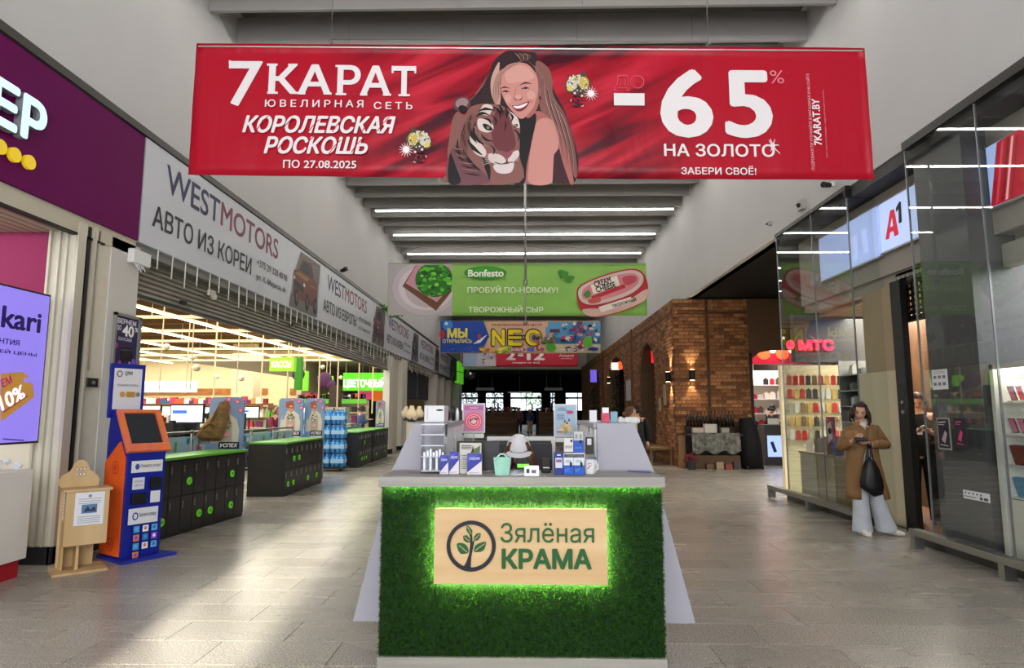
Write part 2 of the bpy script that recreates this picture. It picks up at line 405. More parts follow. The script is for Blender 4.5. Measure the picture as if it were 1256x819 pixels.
tree(-6.6, 77, 'bright green tree outside the leftmost far window', '#7fb04a'); tree(-3.2, 78, 'green tree outside the second far window from the left', '#5f9838'); tree(3.3, 77, 'green tree outside the narrow far window', '#6aa03c'); tree(1.0, 82, 'pale green tree outside the middle far window', '#8fb860')
struct('ground_outside', MB().box(-20, 20, 78, 110, -.2, 0), mat('#8a9a6a', .8))
for i, (a, b, yy, lb) in enumerate([(584, 606, 477, 'dim white lamp panel hanging on the dark hall side near the left windows'), (668, 690, 477, 'dim white lamp panel hanging in the dark hall near the right windows')]):
    p0 = at(a, yy, Y=58); p1 = at(b, yy, Y=58)
    t = thing('lamp_panel', ((p0.x+p1.x)/2, 58, p0.z), lb, 'lamp')
    MB().box(p0.x, p1.x, 57.9, 58.1, p0.z-.12, p0.z+.12).build('diffuser', mat('#6d6c6a', .5, emit=.12), t)
    MB().cyl((p0.x+.2, 58, p0.z+.1), (p0.x+.2, 58, 5.4), .02, n=5).cyl((p1.x-.2, 58, p0.z+.1), (p1.x-.2, 58, 5.4), .02, n=5).build('suspension_wire', M_STEEL, t)
p0 = at(623, 481, Y=50); p1 = at(652, 481, Y=50)
t = thing('hanging_bar', ((p0.x+p1.x)/2, 50, p0.z), 'thin pale bar hung on a wire in the dark far hall', 'bar')
MB().box(p0.x, p1.x, 49.95, 50.05, p0.z-.04, p0.z+.04).build('bar', M_ALU, t)
MB().cyl(((p0.x+p1.x)/2, 50, p0.z), ((p0.x+p1.x)/2, 50, 5.4), .012, n=5).build('wire', M_ALU, t)

# ---------------------------------------------------------------- LEFT SIDE: near store front and pillar
struct('wall_pillar_left', MB().box(-5.25, -4.72, 7.03, 7.56, 0, 3.5), mat('#d3d0ca', .6, var=.04, scale=2, bump=.03))
struct('wall_left_jamb', MB().box(-5.02, -4.735, 6.46, 7.03, 0, 3.5), mat('#dbd5c4', .6, var=.05))
jg = MB(); jg.box(-4.735, -4.70, 6.46, 6.58, 0.0, 3.5, 0).box(-4.735, -4.715, 6.62, 6.67, 0, 3.5, 1).box(-4.735, -4.69, 6.70, 6.73, 0, 3.5, 0).box(-4.735, -4.72, 6.80, 6.82, 1.95, 3.5, 0)
struct('trim_4', jg, [mat('#c8c2b2', .4, .3), M_BLACK])
jr = MB()
for x in (-5.0, -4.9, -4.82): jr.box(x, x+.025, 6.43, 6.47, 0, 3.5)
struct('trim_5', jr, mat('#c9c5b8', .45, .2))
struct('baseboard_left', MB().box(-5.3, -4.715, 6.425, 6.5, 0, .17).box(-4.735, -4.70, 6.425, 7.58, 0, .17), mat('#26282a', .4))
ks = thing('key_switch', (-4.72, 6.9, 1.85), 'small dark metal key switch on the cream pillar', 'switch')
pk = Pl((-4.72, 6.9, 1.9), (0, 1, 0), (0, 0, 1)); c0 = pk.pixel(104, 463); c1 = pk.pixel(117, 475)
MB().box(-4.72, -4.69, 6.9+c0[0], 6.9+c1[0], 1.9+c1[1], 1.9+c0[1]).build('plate', mat('#4a4843', .35, .8), ks, bevel=.004)
kc = ((c0[0]+c1[0])/2, (c0[1]+c1[1])/2)
MB().cyl((-4.69, 6.9+kc[0], 1.9+kc[1]), (-4.675, 6.9+kc[0], 1.9+kc[1]), .02, n=12).build('lock', M_ALU, ks)
# shutter soffit over store
ss = MB()
for i in range(22):
    x = -4.8-.11*i; ss.box(x-.085, x, -2, 6.95, 3.42+.0*i, 3.47, 0)
struct('ceiling_store', MB().box(-8, -4.76, -2, 7.0, 3.48, 3.55), mat('#a8a396', .6))
sh = thing('roller_shutter', (-5.5, 3, 3.42), 'ribbed cream roller shutter above the purple shop entrance', 'shutter')
for i in range(16):
    x = -4.8-.11*i; MB().box(x-.085, x, -2, 6.95, 3.40, 3.47, 0).build('slat', mat('#b9b39f', .5, .2), sh)
MB().box(-4.80, -4.72, -2, 7.46, 3.38, 3.57).build('guide_rail', mat('#c4bda9', .5), sh)
MB().box(-4.775, -4.715, -2, 6.9, 3.36, 3.385).build('rubber_seal', M_BLACK, sh)
# store interior
struct('wall_store_side', MB().box(-8.2, -5.02, 6.5, 6.62, 2.0, 3.5, 0).box(-8.2, -5.02, 6.5, 6.62, 0, 2.0, 1), [mat('#8a0f4f', .5), mat('#e4dfcf', .6)])
struct('wall_store_back', MB().box(-8.2, -8.0, -2, 6.6, 0, 3.5), mat('#dcd7cf', .7))
fs_ = thing('shop_sign_fascia', (-4.7, 3, 3.57), 'purple shop sign panel with lit letters and yellow dots', 'sign')
MB().box(-4.76, -4.69, -1, 7.45, 3.57, 4.88).build('panel', mat('#6a0554', .65, var=.06, scale=1.5, spec=.1), fs_)
fp = Pl((-4.69, 5, 3.57), (0, 1, 0), (0, 0, 1))
def letter3(ch, x0, y0, x1, y1):
    a = Art(fp, base=0); a.text(ch, x0, y0, x1, y1, mat('#d8f4ff', .4, emit=1.5), bold=.045, d=.07)
    return a.build('letter', fs_)
aw = fp.pixel(22, 100)
def let(ch, u0, u1, w0, w1):
    a = Art(fp, px=False, base=.002); a.text(ch, u0, w1, u1, w0, mat('#8f9499', .4), bold=.05, d=.07); b = a.build('letter', fs_)
    a = Art(fp, px=False, base=.074); a.text(ch, u0, w1, u1, w0, mat('#cdeeff', .4, emit=.42), bold=.05); a.build('lit_face', b)
y_ = lambda p: fp.pixel(*p)
# P spans photo x 16..47, E is cut by the frame edge
(uP0, wP1) = y_((20, 112)); (uP1, wP0) = y_((47, 166)); wlo = y_((21, 170))[1]; whi = y_((21, 113))[1]
let('Р', uP0, uP1, wlo, whi); dw = uP1-uP0
let('Е', uP0-dw*1.12, uP0-dw*.12, wlo, whi); let('Т', uP0-dw*2.3, uP0-dw*1.25, wlo, whi)
for i, (cx_, cy_) in enumerate([(-3, 180), (15, 190), (33, 199)]):
    u, w_ = y_((cx_, cy_)); a = Art(fp, px=False); 
    MB().cyl(fp.p(u, w_, 0), fp.p(u, w_, .035), .068, n=24).build('yellow_dot', mat('#e6c21a', .4, emit=.22), fs_)
# hanging kari screen
kp = Pl((-4.85, 5.8, 2), V((.0, 1, 0)), (0, 0, 1))
sc_t = thing('hanging_screen', (-4.86, 5.5, 1.2), 'hanging portrait advertising screen glowing violet with kari lettering', 'screen')
u0, w1 = kp.pixel(63, 362); u1, w0 = kp.pixel(45, 543); ue = u0
kb = kp.p(ue-1.15, w0-.0, -.05); 
MB().box(-4.92, -4.852, kp.p(ue-1.15, 0).y, kp.p(ue, 0).y, 2+w0, 2+w1).build('housing', M_BLACK, sc_t, bevel=.004)
a = Art(kp, px=False, base=.002)
scr = mat('#8f7fe8', .3, emit=.38)
a.rect(ue-1.13, w0+.02, ue-.02, w1-.02, scr)
a.f = None; a.px = True
ink = mat('#2a1b6b', .4, emit=.05); pink_ = mat('#b8206e', .4, emit=.2)
a.text('kari', 3, 374, 49, 409, ink, bold=.035)
a.text('НТИЯ', -1, 414, 23, 424, ink, bold=.02); a.text('ЕЙ ЦЕНЫ', -1, 427, 44, 438, ink, bold=.02)
tg = mat('#c08c3c', .5, emit=.2)
a.poly([(0, 458), (26, 456), (34, 461), (33, 468), (39, 470), (41, 487), (0, 517)], tg)
a.ell(31, 466, 3.2, 3.2, scr)
a.text('ЕМ', 1, 462, 13, 473, pink_, bold=.03, rot=25); a.text('10%', -1, 477, 28, 497, mat('#efe6ff', .4, emit=.7), bold=.03, rot=25)
a.line([(3, 505), (33, 485)], 1.5, mat('#8a3a50', .5, emit=.2)); a.line([(2, 538), (28, 540)], 1.2, ink)
a.build('screen_picture', sc_t)
MB().box(-4.9, -4.87, 5.55, 5.585, 2+w1, 3.5).build('hanger', mat('#dcd6d6', .4, .3), sc_t)
# white counter box at the frame edge
cb = thing('store_counter', (-4.95, 5.5, 0), 'white shop counter with red plinth at the purple shop entrance', 'counter')
q0 = at(41, 585, Y=6.02); xr = q0.x
MB().box(-6.2, xr, 4.6, 6.02, .16, .97).build('body', mat('#dad8d3', .5), cb, bevel=.008)
MB().box(-6.1, xr-.04, 4.65, 5.98, 0, .16).build('plinth', mat('#a3102a', .4), cb)
ib = thing('glass_bowl_row', (xr-.3, 5.8, .97), 'heap of clear crumpled wrapping on the white shop counter', 'wrapping')
m_ = MB(); random.seed(3)
for i in range(40): m_.obox((xr-.05-random.random()*.6, 5.65+random.random()*.3, 1.0+random.random()*.05), (.05, .04, .03), Matrix.Rotation(random.random()*3, 3, V((random.random(), 1, random.random())).normalized()))
m_.build('crumple', mat('#e6ebee', .25), ib, kind='stuff')

# pillar things
cam_b = thing('alarm_box', (-4.68, 7.4, 3.1), 'white siren box high on the cream pillar', 'box')
pp = Pl((-4.72, 7.3, 3), (0, 1, 0), (0, 0, 1)); u0, w1 = pp.pixel(157, 304); u1, w0 = pp.pixel(177, 329)
MB().box(-4.72, -4.64, 7.3+u0, 7.3+u1, 3+w0, 3+w1).build('housing', mat('#e4e4e2', .45), cam_b, bevel=.008)
mm = MB()
for i in range(5): mm.cyl((-4.66, 7.3+u0+.05+i*.04, 3+w0), (-4.64-.01*(i % 2), 7.3+u0+.08+i*.04, 3+w0-.05-.02*(i % 3)), .006, n=5)
mm.build('cable', M_WHITE, cam_b)
pf = thing('framed_poster', (-4.71, 7.3, 2), 'framed dark violet poster with 40 percent lettering on the pillar', 'poster')
(u0, w1), (u1, w0) = pp.pixel(141, 383), pp.pixel(167, 458); w1 = pp.pixel(143, 383)[1]; w0 = pp.pixel(141, 456)[1]; u1 = pp.pixel(172, 388)[0]; u0 = pp.pixel(141, 383)[0]-.02
m_ = MB(); 
for (a_, b_, c_, d_) in ((u0, u1, w0, w0+.035), (u0, u1, w1-.035, w1), (u0, u0+.035, w0, w1), (u1-.035, u1, w0, w1)): m_.box(-4.72, -4.69, 7.3+a_, 7.3+b_, 3+c_, 3+d_)
m_.build('frame', M_ALU, pf)
a = Art(pp, px=False, base=.003); a.rect(u0+.03, w0+.03, u1-.03, w1-.03, '#352a55')
W_, H_ = u1-u0, w1-w0
def rel(s, x0, y0, x1, y1, m, **k): a.text(s, u0+x0*W_, w1-y0*H_, u0+x1*W_, w1-y1*H_, m, **k)
rel('ВЕРНЕМ', .15, .08, .85, .17, '#e9e6f2', bold=.04); rel('ДО', .12, .2, .3, .3, '#e9e6f2', bold=.04); rel('40', .33, .18, .78, .38, '#ffffff', bold=.05); rel('%', .8, .19, .92, .27, '#ffffff', bold=.04)
rel('БОНУСАМИ', .2, .4, .7, .46, '#cfcbe2', bold=.03)
a.ell(u0+.15*W_, w1-.55*H_, .03, .03, '#c04a9a'); a.ell(u0+.3*W_, w1-.85*H_, .035, .035, '#a33fb0'); a.ell(u0+.82*W_, w1-.8*H_, .04, .04, '#7d4bd0')
a.poly([(u0+.3*W_, w1-.58*H_), (u0+.72*W_, w1-.55*H_), (u0+.78*W_, w1-.72*H_), (u0+.7*W_, w1-.8*H_), (u0+.36*W_, w1-.78*H_)], '#16131c')
a.line([(u0+.3*W_, w1-.62*H_), (u0+.72*W_, w1-.6*H_)], .012, '#565064'); a.ell(u0+.42*W_, w1-.81*H_, .018, .018, '#0d0b10'); a.ell(u0+.66*W_, w1-.83*H_, .022, .022, '#8c8698')
a.build('print', pf)
# ================================================================== LEFT SIGNS
def wm_banner(y0, y1, country, lab, car, detail=True):
    t = thing('car_dealer_banner', (-4.7, (y0+y1)/2, 3.56), lab, 'banner')
    MB().box(-4.75, -4.69, y0+.01, y1-.01, 3.56, 4.89).build('panel', mat('#c9cdd6', .45, var=.03, scale=2), t)
    pl = Pl((-4.69, y0, 3.56), (0, 1, 0), (0, 0, 1)); a = Art(pl, px=False); L = y1-y0; H = 1.33
    def tx(s, u0, u1, w0, w1, m, **k): a.text(s, u0*L, w1*H, u1*L, w0*H, m, **k)
    tx('WEST', .07, .285, .60, .89, '#2c2f55', bold=.018); tx('MOTORS', .29, .625, .60, .89, '#7a3a4a', bold=.018)
    tx('АВТО ИЗ '+country, .035, .46, .20, .42, '#26262c', bold=.018)
    tx('+375 29 328 40 88', .49, .70, .36, .455, '#3c3c44', bold=.012); tx('ул. К. Маркса, 44', .49, .69, .16, .26, '#3c3c44', bold=.012)
    # photograph of a pickup on a yard
    def q(u, w_): return (u*L, w_*H)
    c1, c2, c3 = car
    a.poly([q(.72, .02), q(.80, .95), q(.985, .95), q(.97, .02)], '#8c8884'); a.poly([q(.72, .02), q(.735, .22), q(.975, .22), q(.97, .02)], '#6f6a66')
    a.poly([q(.80, .95), q(.765, .60), q(.98, .60), q(.985, .95)], '#6a625a')
    a.poly([q(.745, .20), q(.75, .60), q(.79, .66), q(.82, .86), q(.90, .87), q(.925, .64), q(.965, .60), q(.965, .22), q(.90, .18)], c1)
    a.poly([q(.795, .66), q(.824, .83), q(.875, .83), q(.885, .64)], '#23232b'); a.poly([q(.89, .64), q(.882, .83), q(.902, .82), q(.918, .65)], '#31313a')
    a.poly([q(.752, .56), q(.79, .62), q(.885, .60), q(.86, .53)], c2); a.poly([q(.748, .30), q(.75, .50), q(.84, .46), q(.84, .24)], c3)
    a.poly([q(.755, .37), q(.756, .46), q(.832, .42), q(.832, .32)], '#1c1a20'); a.ell(*q(.752, .49), .05, .035, '#d8cfc0'); a.ell(*q(.838, .45), .06, .04, '#d8cfc0')
    for wx in (.775, .868, .945): a.ell(*q(wx, .20), .12, .19, '#15151a'); a.ell(*q(wx+.003, .20), .06, .1, '#5b5a60')
    a.line([q(.885, .5), q(.96, .5)], .02, c2)
    a.build('print', t)
    m_ = MB()
    for i in range(int((y1-y0)/.9)): m_.cyl((-4.69, y0+.3+i*.9, 4.86), (-4.69, y0+.3+i*.9, 4.86), .012, n=8)
    m_.build('eyelet', M_STEEL, t)
cars = [('#6e3426', '#8f6a34', '#6a2a2c'), ('#5d3340', '#7b4a58', '#472833'), ('#3b3d4a', '#565a6b', '#2b2c36'), ('#5c3a44', '#73505a', '#3c2830'), ('#3c3f49', '#5b5f6b', '#2c2e35')]
bn = ['nearest white car dealer banner reading auto from Korea with red pickup', 'second white car dealer banner from the entrance with dark red car', 'third white car dealer banner along the left wall with a dark grey car', 'fourth white car dealer banner along the left wall, small in distance', 'fifth and farthest white car dealer banner before the green sign']
for i in range(5):
    wm_banner(7.47+6.87*i, 7.47+6.87*(i+1), 'КОРЕИ' if i % 2 == 0 else 'ЕВРОПЫ', bn[i], cars[i])
gs = thing('green_sign', (-4.7, 44.5, 3.6), 'bright green sign panels past the last white dealer banner', 'sign')
MB().box(-4.75, -4.6, 42.0, 43.2, 3.5, 4.8).build('dark_panel', M_DARK, gs); MB().box(-4.75, -4.45, 43.4, 46.6, 3.4, 4.85).build('panel', mat('#5cc21f', .4, emit=.35), gs)
# security dome mirror
dm = thing('dome_mirror', tuple(at(577, 466, Y=40)), 'round silver dome mirror hanging at the far left wall end', 'mirror')
p0 = at(577, 459, Y=40)
MB().sphere(p0, .33, 16, 10).build('ball', mat('#aab0b4', .12, 1), dm, smooth=True); MB().cyl(p0, (-4.7, p0.y, p0.z+.3), .02, n=6).build('arm', M_DARK, dm)
lv = thing('hanging_vine', tuple(at(485, 385, Y=14.9)), 'sprig of green leaves on the left wall by the green banner corner', 'plant')
m_ = MB(); random.seed(5); c0 = at(481, 383, X=-4.5)
for i in range(70):
    p = c0+V((random.uniform(-.15, .25), random.uniform(-.9, .9), random.uniform(-.12, .1))); m_.obox(p, (.09, .06, .012), Matrix.Rotation(random.random()*6, 3, V((random.random(), random.random(), random.random())).normalized()))
m_.build('foliage', mat('#3f9a2a', .5, var=.5, scale=20), lv, kind='stuff')

# shutter box above supermarket opening and its slats
sg = thing('supermarket_shutter', (-4.85, 15, 2.96), 'long grey slatted roller shutter rolled down over the supermarket opening', 'shutter')
SY0, SY1 = 7.56, 22.4
m_sl = mat('#8b877b', .45, .35, var=.1, scale=3)
for i in range(9):
    z = 2.96+i*.064
    MB().add([(-4.86, SY0, z), (-4.86, SY1, z), (-4.835, SY1, z+.012), (-4.835, SY0, z+.012), (-4.86, SY0, z+.06), (-4.86, SY1, z+.06), (-4.9, SY0, z), (-4.9, SY1, z), (-4.9, SY0, z+.06), (-4.9, SY1, z+.06)],
             [(3, 2, 1, 0), (4, 5, 2, 3), (8, 9, 5, 4), (0, 1, 7, 6), (6, 7, 9, 8)]).build('slat', m_sl, sg)
MB().box(-4.92, -4.82, SY0, SY1, 2.925, 2.965).build('bottom_rail', mat('#3b3a36', .4, .5), sg)
# icicle lights
ic = None; random.seed(11)
n = 0; y = 7.9
while y < 34:
    L = .26+.12*((n*7) % 5)/4 if y < 15 else .3+.1*(n % 3)
    ztop = 3.575
    if ic is None:
        ic = tag(MB().cyl((-4.70, y, ztop-L), (-4.70, y, ztop), .009, n=6).build('icicle_light', mat('#e9e6dc', .4)), 'thin white hanging light stick under the dealer banners', 'light', 'light sticks hanging under the dealer banners')
    else:
        o = ic.copy(); COL.objects.link(o); o.location = (-4.70+.002*(n % 2), y+random.uniform(-.03, .03), ztop-.26-.0); o.scale = (1, 1, L/.26); o.location.z = ztop-L
        o.rotation_euler = (random.uniform(-.06, .06), random.uniform(-.03, .03), 0)
    n += 1; y += .335 if y < 15 else .45
for i, (px_, py_) in enumerate([(257, 372), (222, 375), (355, 401)]):
    p = at(px_, py_, X=-4.82)
    c_ = thing('shutter_camera', (-4.8, p.y, p.z), ['pale small security camera on the grey shutter', 'small dark sensor on the shutter bottom edge nearest the pillar', 'small dark sensor further along the shutter bottom edge'][i], 'camera')
    if i == 0:
        MB().sphere((-4.76, p.y, p.z+.1), .05).build('dome', mat('#cfc9bb', .4), c_, smooth=True); MB().box(-4.84, -4.76, p.y-.06, p.y+.06, p.z+.12, p.z+.2).build('mount', mat('#cfc9bb', .4), c_)
    else: MB().box(-4.82, -4.76, p.y-.05, p.y+.05, p.z+.02, p.z+.07).build('housing', M_DARK, c_)
# small spot on the upper left wall
p = at(420, 332, X=XL+.05); sp = thing('wall_spotlight', tuple(p), 'small black spotlight on the left wall above the dealer banners', 'lamp')
MB().cyl(p, p+V((.12, -.05, .05)), .05, .06, n=12).build('head', M_BLACK, sp); MB().box(XL, p.x, p.y-.03, p.y+.03, p.z-.03, p.z+.03).build('mount', M_BLACK, sp)

# ================================================================== PAYMENT TERMINAL
def terminal():
    t = thing('payment_terminal', (-4.2, 6.75, 0), 'blue and orange payment terminal standing against the pillar', 'terminal', rz=0)
    o = V((-4.22, 6.72, 0)); an = R(15); U = V((math.cos(an), math.sin(an), 0)); D = V((-math.sin(an), math.cos(an), 0)); Z = V((0, 0, 1))
    # front face looks along -D; width along U. front-left lower corner at photo (148,692)
    blue = mat('#12228c', .3, var=.05); orange = mat('#f0641a', .35, var=.06)
    A0 = at(147, 690, Z=0); B0 = at(184, 683, Z=0); U = (B0-A0); Wd = .39; U.z = 0; U.normalize(); D = V((-U.y, U.x, 0)); 
    if D.y < 0: D = -D
    # side profile in (d,z): front is d=0
    prof = [(0.0, .03), (-.01, 1.04), (-.02, 1.10), (.06, 1.2), (.24, 1.5), (.30, 1.52), (.40, 1.50), (.43, 1.28), (.43, .03)]
    MB().prism(prof, A0, D, Z, U, Wd).build('body', blue, t, bevel=.006)
    op = [(.03, .05), (.02, 1.03), (.14, 1.20), (.42, .98), (.42, .05)]
    MB().prism(op, A0-U*.012, D, Z, U, .012).build('side_panel', orange, t)
    MB().prism(op, A0+U*Wd, D, Z, U, .012).build('side_panel', orange, t)
    pls = Pl(A0-U*.012, -D, Z)
    a = Art(pls, px=False, base=.001)
    for (u, z, r_) in ((-.2, .93, .07), (-.2, .16, .07)):
        a.ell(u, z, r_, r_, '#c9402a'); a.ell(u, z, r_*.8, r_*.8, orange)
        for k in range(8):
            q = k*math.pi/4; a.line([(u, z), (u+r_*.6*math.cos(q), z+r_*.6*math.sin(q))], .012, '#c9402a')
    a.build('side_print', t)
    # base
    bs = [(-.04, -.12), (-.02, .45), (Wd+.02, .45), (Wd+.12, -.12)]
    MB().prism(bs, A0, U, D, Z, .03).build('base', mat('#232f9a', .35), t)
    # screen: slanted
    s0 = A0+D*(-.02)+Z*1.10; s1 = A0+D*.24+Z*1.5; W_ = (s1-s0); Ln = W_.length; W_.normalize(); sp_ = Pl(s0, U, W_)
    rim = mat('#d86a5a', .3, h2='#e07a2a', scale=12)
    m_ = MB()
    def pbox(m_, u0, u1, w0, w1, n0, n1, mi=0):
        c = [sp_.p(u, w, nn) for nn in (n0, n1) for (u, w) in ((u0, w0), (u1, w0), (u1, w1), (u0, w1))]
        m_.add(c, [(3, 2, 1, 0), (4, 5, 6, 7), (0, 1, 5, 4), (1, 2, 6, 5), (2, 3, 7, 6), (3, 0, 4, 7)], mi)
    pbox(m_, -.03, Wd+.03, -.02, .07, 0, .04); pbox(m_, -.03, Wd+.03, Ln-.03, Ln+.01, 0, .04); pbox(m_, -.03, .03, .07, Ln-.03, 0, .04); pbox(m_, Wd-.03, Wd+.03, .07, Ln-.03, 0, .04)
    m_.build('screen_frame', rim, t, bevel=.004)
    m_ = MB(); pbox(m_, .03, Wd-.03, .07, Ln-.03, .0, .015); m_.build('screen', mat('#33363a', .08), t)
    # head sign
    H0 = A0+D*.36+Z*1.44; hs = Pl(H0-U*.05, U, Z)
    m_ = MB(); c = []
    def hb(m_, u0, u1, w0, w1, n0, n1, mi=0):
        c = [hs.p(u, w, nn) for nn in (n0, n1) for (u, w) in ((u0, w0), (u1, w0), (u1, w1), (u0, w1))]
        m_.add(c, [(3, 2, 1, 0), (4, 5, 6, 7), (0, 1, 5, 4), (1, 2, 6, 5), (2, 3, 7, 6), (3, 0, 4, 7)], mi)
    hb(m_, 0, .36, 0, .58, -.03, .0); m_.build('header', blue, t, bevel=.005)
    a = Art(hs, px=False, base=.001); a.rect(.035, .09, .325, .53, '#d4d3d6')
    a.ell(.09, .47, .03, .035, '#3b3f63'); a.ell(.09, .47, .02, .025, '#d4d3d6'); a.text('QIWI', .14, .5, .22, .45, '#33323a', bold=.03)
    a.text('терминал оплаты', .07, .36, .29, .33, '#67666c'); a.ell(.13, .25, .03, .03, '#c98f4a'); a.rect(.17, .22, .26, .28, '#b0873e'); a.ell(.29, .25, .025, .025, '#777a80'); a.build('header_print', t)
    # front decals
    fp_ = Pl(A0+D*(-.003)+U*0, U, Z); a = Art(fp_, px=False, base=.012)
    a.rect(.04, .88, .36, 1.0, '#d7dadf'); a.ell(.1, .94, .022, .03, '#3d4a9a'); a.text('Оплата услуг', .13, .965, .34, .92, '#55586a', bold=.02)
    a.rect(.06, .71, .18, .83, '#cfd3dc'); a.text('ПОПОЛНИ', .08, .80, .16, .78, '#444a6a'); a.text('КАРТУ', .08, .76, .16, .74, '#444a6a')
    a.rect(.25, .56, .35, .68, '#d9dbe0'); a.rect(.04, .36, .34, .52, '#d7dadf'); a.ell(.11, .44, .03, .04, '#3d4a9a'); a.ell(.11, .44, .018, .026, '#d7dadf'); a.text('Внесите купюру', .15, .47, .32, .42, '#55586a', bold=.02)
    cs = ['#4a9ad8', '#e6e9f2', '#62b0d8', '#d8804a', '#3a7ab8', '#8a4ad0']
    for i in range(10):
        x, z = .10+.09*(i % 3), .31-.085*(i//3); a.rect(x, z-.035, x+.06, z+.03, cs[i % 6]); a.ell(x+.03, z, .015, .018, cs[(i+2) % 6])
    a.build('decal', t)
    m_ = MB()
    for (x0, x1, z0, z1) in ((.06, .2, .56, .67), (.24, .35, .70, .82)):
        c = [fp_.p(u, w, nn) for nn in (0.0, .035) for (u, w) in ((x0, z0), (x1, z0), (x1, z1), (x0, z1))]
        m_.add(c, [(3, 2, 1, 0), (4, 5, 6, 7), (0, 1, 5, 4), (1, 2, 6, 5), (2, 3, 7, 6), (3, 0, 4, 7)])
    m_.build('note_slot', M_BLACK, t, bevel=.005)
terminal()

# ================================================================== DONATION BOX
def donation():
    t = thing('donation_box', (-4.28, 6.25, 0), 'pale wooden donation box on a stand beside the terminal', 'box')
    wd = mat('#cdb184', .55, h2='#b89766', scale=5, stretch=(1, 1, .1), bump=.08)
    A = at(69, 670, Y=6.22); B = at(127, 668, Y=6.22); x0, x1 = -4.46, -4.02; y0 = 6.15; y1 = 6.45
    x0, x1 = -4.44, -4.09; y0 = 6.12; y1 = 6.42; zt = at(100, 601, Y=6.1).z; zb = at(100, 670, Y=6.1).z
    MB().box(x0, x1, y0, y1-.06, zb, zt-.015).build('coin_box', wd, t, bevel=.004)
    MB().box(x0-.03, x1+.02, y0-.02, y1-.04, zt-.015, zt+.008).build('lid', wd, t)
    xb0, xb1 = x0-.02, x1-.12; xc = (xb0+xb1)/2+.02
    hp = [(xb0, .02), (xb1+.05, .02), (xb1+.05, zt), (xb1+.06, zt+.07), (xb1+.02, zt+.13), (xc+.08, zt+.17), (xc+.05, zt+.24), (xc, zt+.27), (xc-.05, zt+.24), (xc-.08, zt+.17), (xb0-.0, zt+.12), (xb0-.03, zt+.06), (xb0, zt)]
    MB().prism([(x, z) for x, z in catmull(hp[2:], closed=False)]+[(xb0, .02), (xb1+.05, .02)], (0, y1-.06, 0), (1, 0, 0), (0, 0, 1), (0, 1, 0), .02).build('back_board', wd, t)
    MB().box(xc-.01, xc+.015, y0+.06, y1-.06, .02, zb).build('stand_rib', wd, t); MB().box(xb0+.02, xb0+.04, y0+.1, y1-.06, .02, zb).build('stand_rib', wd, t)
    MB().box(xb0-.05, xb1+.14, y0-.06, y1+.03, 0, .02).build('base', wd, t)
    pl = Pl((x0, y0, zb), (1, 0, 0), (0, 0, 1)); W_, H_ = x1-x0, zt-zb; a = Art(pl, px=False, base=.003)
    a.rect(.2*W_, .36*H_, .88*W_, .95*H_, '#dfe1e8'); a.ell(.54*W_, .88*H_, .015, .015, '#888c9c'); a.rect(.36*W_, .57*H_, .72*W_, .73*H_, '#5c7ea8'); a.poly([(.4*W_, .6*H_), (.5*W_, .7*H_), (.56*W_, .63*H_), (.66*W_, .69*H_), (.7*W_, .6*H_)], '#26384e')
    for i in range(3): a.line([(.28*W_, (.83-.04*i)*H_), (.8*W_, (.83-.04*i)*H_)], .004, '#70748a')
    for i in range(4): a.line([(.28*W_, (.51-.035*i)*H_), (.8*W_, (.51-.035*i)*H_)], .004, '#70748a')
    a.build('notice', t)
    ps = Pl((x0, y1-.06, zb), (0, -1, 0), (0, 0, 1)); a = Art(ps, px=False, base=.003); a.rect(.04, .45*H_, .2, .93*H_, '#e6dcc0')
    for i in range(6): a.line([(.06, (.85-.06*i)*H_), (.18, (.86-.06*i)*H_)], .006, '#9a917c')
    a.build('side_notice', t)
    ph = Pl((xc, y1-.065, zt+.1), (1, 0, 0), (0, 0, 1)); a = Art(ph, px=False, base=.003)
    for i in range(3):
        for j in range(2): a.ell(-.03+.03*i, .03+.05*j, .011, .016, '#8d8a88'); a.ell(-.03+.03*i, .03+.05*j, .006, .01, '#e8e6e0')
    a.build('emblem', t)
    t.rotation_euler = (0, 0, R(42))
donation()

